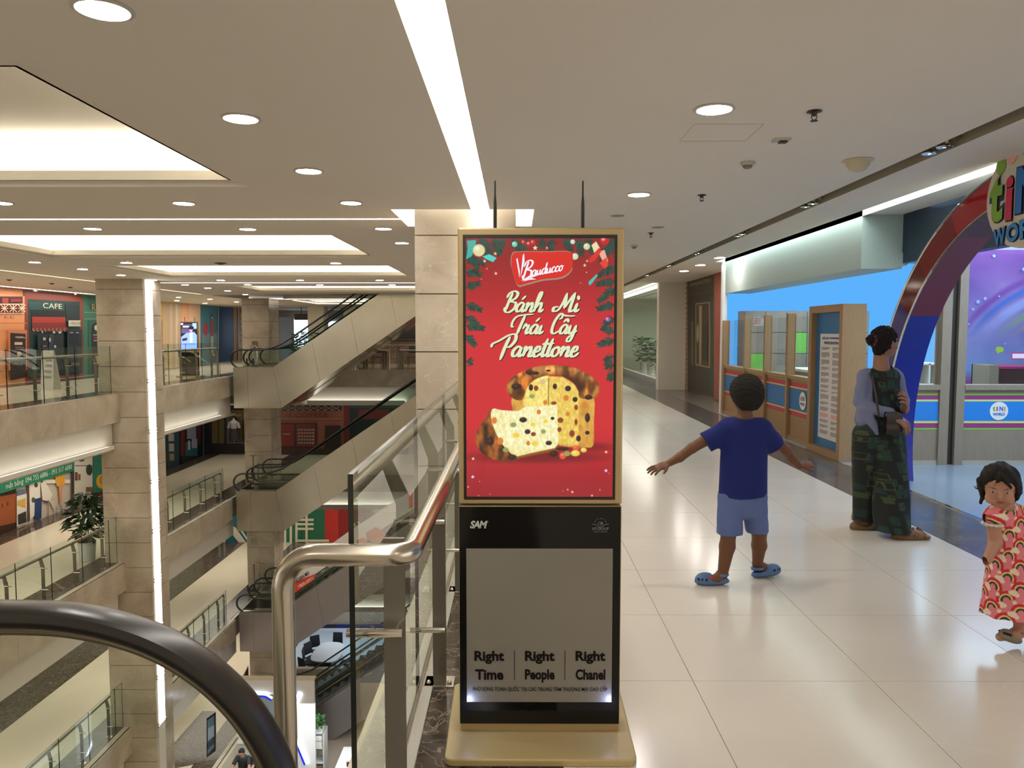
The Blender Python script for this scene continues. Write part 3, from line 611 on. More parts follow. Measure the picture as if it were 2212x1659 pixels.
# fir garland, ribbons and baubles round the edge
def seg(x0, y0, x1, y1, w, col, al=1.0):
    global img
    xa, xb = int(max(0, min(x0, x1)-3)), int(min(W_, max(x0, x1)+4)); ya, yb = int(max(0, min(y0, y1)-3)), int(min(H_, max(y0, y1)+4))
    if xa >= xb or ya >= yb: return
    X, Y = XX[ya:yb, xa:xb], YY[ya:yb, xa:xb]; dx, dy = x1-x0, y1-y0; t_ = np.clip(((X-x0)*dx+(Y-y0)*dy)/(dx*dx+dy*dy+1e-9), 0, 1)
    d = np.hypot(X-x0-t_*dx, Y-y0-t_*dy); m = (np.clip((w-d)+.5, 0, 1)*al)[..., None]; img[ya:yb, xa:xb] = img[ya:yb, xa:xb]*(1-m)+np.array(col)*m
def branch(x0, y0, ang, L_):
    a = math.radians(ang); dx, dy = math.cos(a), math.sin(a)
    for s_ in range(int(L_*1.3)):
        f = s_/(L_*1.3); bx, by = x0+dx*L_*f, y0+dy*L_*f; ln_ = 13*(1-f*.55)
        for sd in (-1, 1):
            aa = a+sd*math.radians(rng.uniform(22, 62)); c = rng.integers(0, 3); col = ((10, 44, 44), (20, 66, 58), (34, 88, 70))[c]
            seg(bx, by, bx+math.cos(aa)*ln_, by+math.sin(aa)*ln_, .55, col, .9)
for b_ in ((0, 40, 20, 42), (0, 70, 10, 32), (10, 10, 40, 55), (0, 105, -20, 30), (0, 140, 20, 34), (0, 165, 35, 30), (0, 185, 10, 38), (0, 205, 50, 30), (0, 262, 10, 12), (60, 0, 70, 34), (80, 0, 110, 36), (100, 0, 60, 38), (130, 0, 110, 24), (160, 0, 80, 20), (185, 0, 100, 26), (210, 0, 60, 30), (240, 0, 80, 38), (255, 0, 60, 40), (318, 20, 160, 34), (318, 60, 150, 40), (318, 90, 170, 38), (318, 105, 140, 44), (318, 140, 165, 38), (318, 170, 150, 26), (318, 200, 200, 28), (318, 215, 160, 36), (318, 250, 150, 22), (318, 270, 170, 18), (318, 285, 120, 20), (30, 0, 50, 40), (0, 20, 60, 50), (318, 0, 120, 60)): branch(*b_)
for (P_, c) in (([(2, 4), (22, 3), (20, 22), (12, 38), (0, 44), (4, 20)], (60, 176, 160)), ([(35, 38), (50, 33), (66, 41), (58, 50), (44, 44)], (80, 210, 200)), ([(262, 92), (280, 75), (282, 78), (270, 95), (264, 100)], (70, 190, 180)), ([(268, 14), (278, 6), (286, 20), (282, 30), (274, 30)], (235, 220, 170)), ([(282, 28), (296, 24), (304, 48), (298, 60), (290, 44)], (238, 170, 150)), ([(262, 44), (284, 20), (290, 26), (276, 46), (266, 52)], (214, 40, 40)), ([(285, 52), (300, 40), (304, 58), (296, 64)], (226, 60, 50))): mixc(pmask(P_, 1.5), c)
for (x, y, r, c) in ((28, 25, 13, (226, 214, 160)), (104, 12, 6, (120, 200, 180)), (123, 8, 5, (200, 20, 30)), (135, 12, 7, (170, 16, 26)), (143, 8, 5, (200, 40, 40)), (258, 17, 7, (200, 214, 160)), (233, 38, 7, (200, 226, 190)), (228, 7, 5, (190, 220, 200)), (296, 4, 10, (190, 20, 30)), (304, 172, 5, (150, 90, 180))):
    mixc(em(x, y, r, r, .2), c); mixc(em(x-r*.3, y-r*.3, r*.4, r*.4, .9)*.6, (255, 250, 235))
for (x, y, r) in ((63, 32, 4), (40, 48, 4), (45, 64, 2), (64, 74, 4), (33, 86, 1.5), (148, 20, 6), (173, 20, 3), (259, 48, 3), (254, 57, 4), (258, 72, 2), (245, 94, 1.5), (14, 474, 4), (13, 514, 4.5), (303, 459, 4), (303, 500, 4.5), (310, 506, 1.5), (220, 542, 2.5), (230, 547, 3.5), (290, 542, 2), (273, 555, 3), (28, 524, 1.5), (26, 555, 1.5), (50, 552, 1.5), (209, 545, 1.5), (3, 536, 2.5)):
    st = [(x+r*(1 if i % 2 == 0 else .42)*math.sin(pi*i/5), y-r*(1 if i % 2 == 0 else .42)*math.cos(pi*i/5)) for i in range(10)]; mixc(pmask(st, 1), (246, 226, 176) if r != 4.5 else (220, 225, 255))
img = np.clip(img, 0, 255)/255.0; li = np.where(img <= .04045, img/12.92, ((img+.055)/1.055)**2.4)
def raster(name, parent, fn, a, m):
    h, w_, _ = a.shape; vx, vy = np.meshgrid(np.arange(w_+1), np.arange(h+1)); p0 = Vector(fn(0, 0)); px_ = Vector(fn(1, 0))-p0; py_ = Vector(fn(0, 1))-p0
    off = wloc(parent); co = np.array(p0-off)+vx.reshape(-1, 1)*np.array(px_)+vy.reshape(-1, 1)*np.array(py_)
    i = (vy[:-1, :-1]*(w_+1)+vx[:-1, :-1]).reshape(-1); F = np.stack([i, i+w_+1, i+w_+2, i+1], 1)
    me = D.meshes.new(name); me.vertices.add(len(co)); me.vertices.foreach_set('co', co.astype('f4').ravel()); me.loops.add(F.size); me.loops.foreach_set('vertex_index', F.ravel().astype('i4'))
    me.polygons.add(len(F)); me.polygons.foreach_set('loop_start', np.arange(0, F.size, 4, dtype='i4')); me.polygons.foreach_set('loop_total', np.full(len(F), 4, 'i4')); me.update(calc_edges=True)
    A = me.color_attributes.new('Col', 'FLOAT_COLOR', 'CORNER'); c = np.ones((len(F), 4, 4), 'f4'); c[:, :, :3] = a.reshape(-1, 1, 3); A.data.foreach_set('color', c.ravel())
    me.materials.append(m); me.validate(); o = D.objects.new(name, me); COL.objects.link(o); o.parent = parent; return o
raster('screen', K, pp, li, SCREEN)
# hand lettering drawn with a broad pen
GL = {
 'a': (1.05, [[(.75, .85), (.45, 1.0), (.1, .6), (.12, .15), (.35, 0), (.62, .3), (.8, .95)], [(.8, .95), (.72, .3), (.85, 0), (1.12, .3)]]),
 'n': (1.0, [[(0, .7), (.15, .95), (.12, 0)], [(.12, .3), (.4, .85), (.62, .95), (.7, .6), (.66, .1), (.85, 0), (1.08, .3)]]),
 'h': (1.05, [[(0, .3), (.38, 1.5), (.42, 2.1), (.22, 2.0), (.12, 1.2), (.1, 0)], [(.12, .3), (.4, .85), (.65, .95), (.72, .6), (.68, .1), (.85, 0), (1.1, .3)]]),
 'i': (.5, [[(.12, .95), (.06, .3), (.2, 0), (.5, .3)]]), 'r': (.8, [[(0, .5), (.16, 1.05), (.22, .85), (.52, .9), (.44, .3), (.55, 0), (.85, .3)]]),
 'e': (.75, [[(.02, .35), (.5, .6), (.5, .95), (.25, .95), (.05, .4), (.22, 0), (.5, .05), (.8, .4)]]),
 't': (.5, [[(.3, 1.8), (.15, .4), (.27, 0), (.52, .25)], [(-.1, 1.2), (.2, 1.3), (.55, 1.3)]]),
 'o': (.85, [[(.45, .95), (.1, .7), (.08, .2), (.38, 0), (.68, .4), (.55, .9), (.42, .92), (.7, .8), (.95, .85)]]),
 'y': (.95, [[(.08, .95), (.05, .3), (.25, 0), (.55, .3), (.72, .95)], [(.72, .95), (.66, 0), (.5, -.75), (.15, -.85), (.12, -.5), (.5, -.1), (.98, .35)]]),
 'u': (.95, [[(.08, .95), (.03, .3), (.25, 0), (.55, .4), (.65, .95)], [(.65, .95), (.6, .3), (.75, 0), (1.0, .3)]]),
 'd': (1.05, [[(.75, .85), (.45, 1.0), (.1, .6), (.12, .15), (.35, 0), (.62, .3), (.8, .95)], [(.95, 2.0), (.8, .95), (.72, .3), (.85, 0), (1.12, .3)]]),
 'c': (.75, [[(.6, .78), (.45, .98), (.1, .65), (.1, .2), (.35, 0), (.8, .35)]]),
 'B': (1.2, [[(.35, 2.1), (.2, 1.2), (.05, 0)], [(-.15, 1.5), (0, 2.0), (.5, 2.25), (.95, 2.0), (.85, 1.5), (.4, 1.15), (1.0, .95), (1.02, .4), (.55, -.05), (.1, 0), (-.1, .35), (.1, .5)]]),
 'M': (1.75, [[(0, .55), (-.45, .45), (-.4, .05), (.05, .2), (.35, 1.0), (.5, 2.05)], [(.5, 2.05), (.62, .35)], [(.62, .35), (.95, 1.2), (1.35, 2.1)], [(1.35, 2.1), (1.25, .3), (1.4, 0), (1.75, .3)]]),
 'T': (.85, [[(-.2, .75), (-.45, .8), (-.5, 1.3), (-.2, 1.85), (.5, 2.05), (1.6, 2.15)], [(.7, 2.05), (.5, .9), (.35, -.1)]]),
 'C': (1.05, [[(.62, 1.6), (.9, 1.75), (.85, 2.15), (.55, 2.1), (.18, 1.3), (.15, .3), (.5, 0), (1.05, .35)], [(.75, 2.1), (1.5, 1.95), (2.4, 1.95)]]),
 'P': (1.1, [[(.5, 2.0), (.3, 1.0), (.15, -.35)], [(-1.0, .9), (-1.0, 1.25), (-.4, 1.6), (.3, 2.1), (.95, 2.2), (1.1, 1.6), (.75, 1.0), (.35, .95)]]),
 ' ': (.75, [])}
ACC = {'\u00e1': ('a', [[(.4, 1.3), (.75, 1.75)]]), '\u00ec': ('i', [[(-.05, 1.75), (.2, 1.3)]]), '\u00e2': ('a', [[(.2, 1.25), (.5, 1.6), (.8, 1.25)]])}
def script(word, x, y, xh, m, name, slant=.28, w=.2, rot=0, sx=.85, fn=pp, d=.0012, parent=None):
    mb = MB(); cx = 0; cr_, sr = math.cos(math.radians(rot)), math.sin(math.radians(rot))
    for ch in word:
        acc = []
        if ch in ACC: ch, acc = ACC[ch]
        adv, st = GL[ch]
        for s_ in st+acc:
            P = [np.array(p, float) for p in s_]; Q = []
            P = [P[0]*2-P[1]]+P+[P[-1]*2-P[-2]]
            for i in range(1, len(P)-2):
                for k_ in range(7):
                    t_ = k_/7; a, b_, c, e = P[i-1], P[i], P[i+1], P[i+2]
                    Q.append(.5*((2*b_)+(-a+c)*t_+(2*a-5*b_+4*c-e)*t_*t_+(-a+3*b_-3*c+e)*t_**3))
            Q.append(P[-2]); L_ = []; R_ = []
            for i, p in enumerate(Q):
                dd = Q[min(i+1, len(Q)-1)]-Q[max(0, i-1)]; dd = dd/(np.linalg.norm(dd)+1e-9)
                ww = w*(.42+.58*abs(dd[1])*(1 if dd[1] < 0 else .62))*min(1, .45+min(i, len(Q)-1-i)*.25)/2
                nrm = np.array([-dd[1], dd[0]])
                for out, s2 in ((L_, 1), (R_, -1)):
                    q_ = p+nrm*ww*s2; X = (cx+q_[0]*sx+q_[1]*slant)*xh; Y = q_[1]*xh
                    out.append((x+X*cr_+Y*sr, y-(Y*cr_-X*sr)))
            for i in range(len(Q)-1):
                mb.poly([fn(*R_[i], d), fn(*R_[i+1], d), fn(*L_[i+1], d), fn(*L_[i], d)])
        cx += adv*sx
    return mb.build(name, m, parent)
CREAM = emis('cream_lettering', lin((226, 236, 196)), .46); SHD = mat('lettering_shadow', (.12, .01, .015), .6); WHT = emis('white_lettering', lin((240, 238, 255)), .5)
for (wd, x, y, xh) in (('B\u00e1nh', 83, 156, 19.5), ('M\u00ec', 196, 156, 19.5), ('Tr\u00e1i', 103, 203, 19.5), ('C\u00e2y', 180, 203, 19.5), ('Panettone', 72, 252, 21.5)):
    sxx = {5: 1, 'B\u00e1nh': .97, 'M\u00ec': 1.05, 'Tr\u00e1i': 1.0, 'C\u00e2y': .95, 'Panettone': 1.04}[wd]
    script(wd, x+1.6, y+1.8, xh, SHD, 'lettering_shadow', w=.38, sx=sxx, d=.0004, parent=K); script(wd, x, y, xh, CREAM, 'lettering', w=.34, sx=sxx, d=.0010, parent=K)
# brand badge
def ppoly(name, pts, col, d, m=None):
    mb = MB(); mb.col = lin(col); P = [Vector(pp(x, y, d)) for x, y in pts]; c = Vector()
    for i in range(len(P)): c += P[i].cross(P[(i+1) % len(P)])
    mb.poly(P if c.y < 0 else P[::-1]); return mb.build(name, m or SCREEN, K)
bd = smooth_pts([(100, 35), (113, 29), (170, 29), (222, 29), (229, 42), (226, 66), (205, 82), (165, 87), (130, 96), (112, 99), (104, 80), (98, 58)], 5)
ppoly('logo_badge_rim', [(x-1.5+(2 if y > 60 else 0), y+(3.4 if y > 60 else -1.4)) for x, y in bd], (150, 140, 120), .0004); ppoly('logo_badge', bd, (214, 34, 30), .0008)
script('B', 122, 87, 17.5, WHT, 'lettering', w=.28, sx=.85, rot=-4, d=.0014, parent=K); script('auducco', 141, 80, 11.5, WHT, 'lettering', w=.32, sx=.93, rot=-10, d=.0014, parent=K)
for P_ in ([(108, 44), (111, 42), (116, 70), (115, 84)], [(122, 36), (125, 32), (126, 50), (117, 84)], [(118, 90), (135, 80), (166, 71), (164, 75), (140, 84)], [(120, 92), (140, 84), (152, 87), (138, 88)]): ppoly('logo_stroke', P_, (240, 238, 255), .0016)
# lower poster
LX0, LX1 = k(1008, 1350).x, k(1322, 1350).x; LZ1, LZ0 = k(1166, 1184).z, k(1166, 1515).z
lp = MB(); lp.poly([(LX0, KY-.0055, LZ0), (LX1, KY-.0055, LZ0), (LX1, KY-.0055, LZ1), (LX0, KY-.0055, LZ1)])
lp.build('lower_poster', mat('dim_backlit_film', (.20, .18, .145), .5, var=.08, scale=5), K)
TXT = mat('dark_brown_print', (.010, .007, .006), .9, spec=.1)
for x, w1, w2 in ((1057, 'Right', 'Time'), (1166, 'Right', 'People'), (1275.5, 'Right', 'Chanel')):
    for s_, yy, hh in ((w1, 1420, 28), (w2, 1460 if w2 == 'People' else 1457, 29 if w2 == 'People' else 23)):
        c = k(x, yy, -.0065); wd = 63 if s_ != 'Time' else 60
        text(s_, K, c, (1, 0, 0), (0, 0, 1), wd/FPX*2.95, hh/FPX*3.0, TXT, bold=.036, th=.001)
for x in (1111.5, 1220.5):
    a = k(x, 1405, -.007); b2 = k(x, 1468, -.007); q = MB(); q.box(a.x-.001, a.y-.0005, b2.z, a.x+.001, a.y+.0005, a.z); q.build('divider_line', TXT, K)
text('PH\u1ee6 S\u00d3NG TO\u00c0N QU\u1ed0C T\u1ea0I C\u00c1C TRUNG T\u00c2M TH\u01af\u01a0NG M\u1ea0I CAO C\u1ea4P', K, k(1167, 1487.5, -.0065), (1, 0, 0), (0, 0, 1), 281/FPX*3.0, 14.5/FPX*3.05, TXT, bold=.016, th=.001)
LBL = emis('blue_led', (.42, .52, 1), 2.5)
for x in (1013, 1318):
    c = k(x, 1513, -.009); MB().ell(tuple(c), (.004, .003, .003), 10, 6).build('led_light', LBL, K)
    l = D.lights.new('blue_led_lamp', 'POINT'); l.energy = .11; l.color = (.4, .5, 1); l.shadow_soft_size = .004
    o = D.objects.new('blue_led_lamp', l); COL.objects.link(o); o.parent = K; o.location = Vector((c.x, c.y-.018, c.z-.004))-wloc(K)
SIL = mat('silver_print', (.55, .56, .56), .3, .3); GRY = mat('grey_print', (.16, .16, .16), .5)
text('SAM', K, k(1034, 1133, -.0055), (1, 0, 0), (0, 0, 1), 38/FPX*2.85, 17/FPX*2.9, SIL, shear=.25, bold=.04, spacing=.85, th=.001)
text('\u00ae', K, k(1053, 1127, -.0055), (1, 0, 0), (0, 0, 1), 4/FPX*2.85, 4/FPX*2.9, SIL, th=.001)
text('NTGROUP', K, k(1297, 1142, -.0055), (1, 0, 0), (0, 0, 1), 36/FPX*2.85, 6.5/FPX*2.9, GRY, bold=.02, th=.001)
text('TRUE VISION', K, k(1297, 1148.5, -.0055), (1, 0, 0), (0, 0, 1), 30/FPX*2.85, 3/FPX*2.9, GRY, th=.001)
lg = MB()
def arcs(x0, y0, pts, w1=.8):
    for i in range(len(pts)-1):
        a = k(pts[i][0], pts[i][1], -.0062); b2 = k(pts[i+1][0], pts[i+1][1], -.0062); lg.tube([a, b2], .0011, 4)
arcs(0, 0, [(1279, 1132), (1286, 1133), (1297, 1139), (1308, 1133), (1315, 1132)]); arcs(0, 0, [(1291, 1131), (1294, 1127.5), (1300, 1127.5), (1303, 1131), (1300, 1133.5), (1294, 1133.5), (1291, 1131)])
for i in range(7): a = math.radians(200+23.3*i); c = k(1297+13*math.cos(a), 1131+11*math.sin(a), -.0062); lg.ell(tuple(c), (.002, .001, .002), 8, 4)
c = k(1299, 1130.5, -.0062); lg.ell(tuple(c), (.0035, .001, .003), 10, 5); lg.build('eye_emblem', GRY, K)
# ================================================================== RAILINGS
def railing(name, label, xg, ys, z, side, y0, y1, curl=None, group=None, ghi=1.19, rh=.99):
    """glass balustrade along Y; side=+1: walkway lies at +X of the glass"""
    t = thing(name, label, 'railing', (xg, y0, z), group)
    s = side; xr = xg+s*.15; xp = xg+s*.075
    for i, y in enumerate(ys):
        q = MB(); h = .028
        prof = [(xp-.0, 0), (xp+s*.075, 0), (xp+s*.075, .73), (xr+s*.045, rh-.02), (xr-s*.03, rh-.02), (xp-.0, .80)]
        q.prism([(x, y-.006, z+zz) for x, zz in prof], (0, .012, 0))
        pl = q.build('post', POSTM, t)
        q = MB(); q.box(xp-.03, y-.006-.028, z, xp-.018, y+.006, z+.006)
        q = MB(); q.cbox(xp+s*.02, y, z+.006, .13, .1, .012); q.build('base_plate', STEEL, t)
        for zz in (.30, .78 if side < 0 else .42):
            q = MB(); q.tube([(xg-s*.03, y-.055, z+zz), (xp+s*.04, y-.055, z+zz)], .011, 10); q.tube([(xp+s*.02, y-.055, z+zz), (xp+s*.02, y, z+zz)], .009, 8); q.build('glass_pin', STEELP, t, smooth=True)
    q = MB(); pts = [(xr, y0, z+rh), (xr, y1, z+rh)] if not curl else curl
    q.tube(pts, .034, 18); q.build('handrail', STEEL, t, smooth=True)
    e = [y0-.0]+[a+.02 for a in ys[1:]]+[y1]
    return t, e
def panes(t, xg, edges, z, side, z0, ghi):
    for i in range(len(edges)-1):
        a, b_ = edges[i]+.006, edges[i+1]-.006
        if b_-a < .1: continue
        q = MB(); q.box(xg-.007, a, z+z0, xg+.007, b_, z+ghi); o = q.build('glass_panel', [GLASS, GEDGE], t)
        for p in o.data.polygons: p.material_index = 0 if abs(p.normal.x) > .5 else 1
# near railing beside us
XG = -.42; xr = XG+.16; zr = 1.005; yr = 1.85; xL = at(614, 1400, Y=yr).x; R_ = .085
curl = [(xL, yr, .0)]
for i in range(9): a = math.radians(180-90*i/8); curl.append((xL+R_+R_*math.cos(a), yr, zr-R_+R_*math.sin(a)))
r2 = .05
for i in range(7): a = math.radians(-90+90*i/6); curl.append((xr-r2+r2*math.cos(a), yr+r2+r2*math.sin(a), zr))
curl.append((xr, 8.55, zr))
t = thing('glass_railing', 'near glass railing with thick steel pipe handrail bent down at its end', 'railing', (XG, yr, 0))
q = MB(); q.tube(curl, .0275, 24, up=(0, 1, 0)); q.build('handrail', STEEL, t, smooth=True)
for i, y in enumerate((2.08, 3.30, 4.52, 5.74, 6.96, 8.18)):
    xp = -.335; q = MB(); hw = .029
    if i == 0: q.box(xp-hw, y-.007, 0, xp+hw, y+.007, zr-.02)
    else: q.prism([(xp-hw, y-.007, .0), (xp+hw, y-.007, 0), (xp+hw, y-.007, .80), (xr+.02, y-.007, zr-.02), (xr-.03, y-.007, zr-.01), (xp-hw, y-.007, .84)], (0, .014, 0))
    q.build('post', POSTM, t)
    for zz in (.265, .74):
        q = MB(); q.tube([(XG-.035, y-.06, zz), (xp+.03, y-.06, zz)], .012, 14); q.tube([(xp+.01, y-.06, zz), (xp+.01, y, zz)], .008, 8); q.build('glass_pin', STEELP, t, smooth=True)
    q = MB(); q.cbox(xp, y+.0, .006, .13, .1, .012); q.build('base_plate', STEEL, t, bevel=.002)
    for dx in (-.045, .045): MB().ell((xp+dx, y-.03, .017), (.011, .011, .014), 12, 8).build('bolt_cap', STEELP, t, smooth=True)
ed = [1.93, 3.2, 4.45, 5.7, 6.95, 8.2]
for i in range(5):
    q = MB(); q.box(XG-.007, ed[i]+(.004 if i else 0), -.0, XG+.007, ed[i+1]-.004, 1.19)
    o = q.build('glass_panel', [GLASS, GEDGE], t)
    for p in o.data.polygons: p.material_index = 0 if abs(p.normal.x) > .5 else 1
# gallery railings across the atrium
names = ['top gallery', 'gallery one storey down', 'gallery two storeys down', 'ground gallery']
for n in range(3):
    z = -LV*n; xg = -10.2
    ysA = [y for y in (8.0, 9.2, 10.4, 11.6, 12.8, 14.0, 15.2, 16.4, 17.6, 18.8)] if n == 0 else [9.2+1.2*i for i in range(9)]
    t, e = railing('glass_railing', 'glass and steel railing of the %s, stretch before the glowing pillar' % names[n], xg, ysA, z, -1, ysA[0]-.4, 18.95, group='gallery railings')
    panes(t, xg, [ysA[0]-.4]+[y+.12 for y in ysA[1:]]+[19.28] if n else [ysA[0]-.4]+[y+.12 for y in ysA[1:-1]]+[19.28], z, -1, .0, 1.2)
    ysB = [22.4, 23.6, 24.8, 26.0] if n != 1 else [21.2, 22.4, 23.6, 24.8, 26.0]
    xr_ = xg-.15; cu = [(xr_, 20.4, z+.99), (xr_, 26.5, z+.99)]
    cu += [(xr_+.06*(1-math.cos(a)) if False else xr_, 26.5+.12*math.sin(a), z+.87+.12*math.cos(a)) for a in [math.radians(15*i) for i in range(1, 7)]]+[(xr_, 26.62, z)]
    t, e = railing('glass_railing', 'glass and steel railing of the %s, stretch ending at the escalator' % names[n], xg, ysB, z, -1, 20.4, 26.6, curl=cu, group='gallery railings')
    panes(t, xg, [20.4]+[y+.12 for y in ysB[:-1]]+[26.45], z, -1, .0, 1.2)
# ================================================================== ESCALATORS
RISE = .68; AX = -8.42; LEVH = 4.35
def escalator(base, y, z, label, group, full=True, colour=None, floors='L4'):
    """origin at left lower corner of the truss side, x to the right; all world coordinates"""
    t = thing('escalator', label, 'escalator', (-9.81, y, z), group); cm = colour or STEELM
    x0, x1 = -9.81, AX; xe = AX+LEVH/RISE; zt = .33; zb = -1.09
    def zc(x): return zt+max(0, x-x1)*RISE
    W2 = 1.5
    # cladding in separate sheets
    def sheet(pts, nm='cladding_panel'):
        q = MB(); q.prism([(p[0], y, z+p[1]) for p in pts], (0, .02, 0)); q.build(nm, cm, t)
    xs = x1+.26
    sheet([(x0, zb), (x0+.5, zb), (x0+.5, zt), (x0, zt)]); sheet([(x0+.506, zb), (xs, zb), (x1, zt), (x0+.506, zt)])
    a = x1+.006; L_ = 1.35; bx = xs+.006; dep = 1.56
    k_ = 0
    while a < xe:
        a2 = min(a+L_, xe); b2 = min(bx+L_, xe+.75)
        if a2 >= xe: b2 = xe+.4
        sheet([(bx, zb+(bx-xs)*RISE), (b2, zb+(b2-xs)*RISE), (a2, zt+(a2-x1)*RISE), (a, zt+(a-x1)*RISE)])
        a = a2+.006; bx = b2+.006; k_ += 1
    sheet([(xe+.4, zb+(xe+.4-xs)*RISE), (xe+2.1, LEVH-1.0), (xe+2.1, LEVH+zt), (xe, LEVH+zt)])
    # underside
    q = MB(); q.prism([(x0, y+.02, z+zb), (xs, y+.02, z+zb), (xe+.4, y+.02, z+zb+(xe+.4-xs)*RISE), (xe+2.1, y+.02, z+LEVH-1.0), (xe+2.1, y+.02, z+LEVH-.96), (xe+.35, y+.02, z+zb+.05+(xe+.4-xs)*RISE), (xs, y+.02, z+zb+.05), (x0, y+.02, z+zb+.05)], (0, W2, 0))
    q.build('soffit_panel', STEELP, t)
    q = MB(); q.box(x0, y+.02, z+zb, x0+.02, y+W2, z+zt); q.build('end_panel', cm, t)
    # steps and landing plate
    q = MB(); q.box(x0, y+.2, z-.02, x1-.3, y+W2-.2, z+.01); q.build('landing_plate', STEEL, t)
    q = MB()
    n = int(LEVH/.2)
    for i in range(n): xx = x1-.3+i*(LEVH/RISE+.3)/n; q.box(xx, y+.25, z+i*.2-.15, xx+.32, y+W2-.25, z+i*.2+.2)
    o = q.build('steps', mat('dark_steps', (.05, .05, .05), .4, .5), t); o['kind'] = 'stuff'
    xn = -9.60; rr = .31; zc0 = .62
    for yy in (y+.12, y+W2-.12):
        path = [(-9.42, zc0-rr-.0)]
        for i in range(13): an = math.radians(-90-15*i); path.append((xn+rr*1.06*math.cos(an), zc0+rr*math.sin(an)))
        path += [(x1-.55, .93), (x1-.2, .965), (x1+.25, 1.12), (x1+.7, .62+.33+.7*RISE-.02)]
        path += [(xe-.5, .93+LEVH-.5*RISE-.0), (xe+.1, LEVH+.86), (xe+.5, LEVH+.93), (xe+1.5, LEVH+.93)]
        P = [(p[0], yy, z+p[1]) for p in path]
        q = MB(); q.tube(P, .031, 10, up=(0, 1, 0)); q.build('handrail', RUB, t, smooth=True)
        up = [(p[0], p[1]-.045) for p in path[6:]]
        lo = [(xe+1.5, LEVH+zt), (xe, LEVH+zt), (x1, zt), (-9.5, zt)]
        G = [(xn-.25, zc0-.1), (-9.62, zt)]
        ring = [(xn+rr*.97*math.cos(math.radians(-100-15*i)), zc0+rr*.95*math.sin(math.radians(-100-15*i))) for i in range(11)]+[(x1-.55, .9), (x1-.2, .93), (x1+.25, 1.08), (x1+.7, .9+.7*RISE), (xe-.5, .88+LEVH-.5*RISE), (xe+.5, LEVH+.88), (xe+1.5, LEVH+.88)]+lo
        q = MB(); q.poly([(p[0], yy, z+p[1]) for p in ring]); q.build('glass_balustrade', GLASS, t)
        q = MB(); q.box(x0+.1, yy-.06, z+zt-.02, x1, yy+.06, z+zt+.02); q.prism([(x1, yy-.06, z+zt-.02), (x1, yy-.06, z+zt+.02), (xe, yy-.06, z+zt+.02+LEVH), (xe, yy-.06, z+zt-.02+LEVH)], (0, .12, 0)); q.build('deck_cover', STEEL, t)
    return t
lab = {0: 'top escalator rising past the ceiling edge, steel side panels', 1: 'escalator from the gallery one storey down up to the top gallery', 2: 'escalator two storeys down with white hotline banner on its glass', 3: 'lowest escalator behind the white booth wall'}
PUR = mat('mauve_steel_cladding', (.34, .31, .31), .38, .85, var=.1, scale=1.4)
ES = {}
for n in range(4):
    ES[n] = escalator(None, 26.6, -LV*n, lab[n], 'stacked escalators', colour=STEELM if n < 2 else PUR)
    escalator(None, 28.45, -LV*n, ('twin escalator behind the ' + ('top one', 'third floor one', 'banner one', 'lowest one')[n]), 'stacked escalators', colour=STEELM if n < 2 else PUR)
BLKT = mat('black_print', (.01, .01, .01), .5)
for n, s, x, y in ((0, 'L4', 541, 777), (1, 'L3', 542, 1023), (2, 'L2', 543, 1267)):
    c = at(x, y+4, Y=26.69); e = ES[n]
    text(s, e, c, (1, 0, 0), (0, 0, 1), .30, .23, BLKT, bold=.05)
    text('X\u1ebfp h\u00e0ng', e, at(x+28, y, Y=26.69), (1, 0, 0), (0, 0, 1), .32, .07, BLKT); text('Vui l\u00f2ng b\u00e1m tay v\u1ecbn', e, at(x+26, y+9, Y=26.69), (1, 0, 0), (0, 0, 1), .42, .07, BLKT)
# banner on the L2 escalator balustrade
EB = ES[2]; pl = ('Y', 26.66)
artpx('banner', EB, pl, [((222, 218, 216), [(608, 1289), (608, 1252), (762, 1142), (900, 1052), (900, 1095), (762, 1184)]), ((222, 66, 40), [(600, 1305), (600, 1272), (682, 1239), (677, 1254)]), ((196, 108, 70), [(792, 1165), (790, 1150), (812, 1138), (830, 1148), (838, 1162), (815, 1175)]), ((196, 108, 70), [(770, 1178), (772, 1166), (785, 1160), (795, 1168), (788, 1178)]), ((232, 90, 60), [(884, 1098), (884, 1062), (892, 1058), (892, 1096)])])
for s, a, hh, m in (('HOAN MY', (636, 1257, 668, 1237), 8, BLKT), ('1800.6971', (644, 1268, 676, 1249), 7, WHITE)):
    A, B2 = at(a[0], a[1], Y=26.6), at(a[2], a[3], Y=26.6); U = (B2-A).normalized(); V2 = Vector((0, 1, 0)).cross(U)*-1
    if V2.z < 0: V2 = -V2
    text(s, EB, (A+B2)/2+Vector((0, .02, 0)), U, V2, (B2-A).length, hh/FPX*27, m, bold=.02)
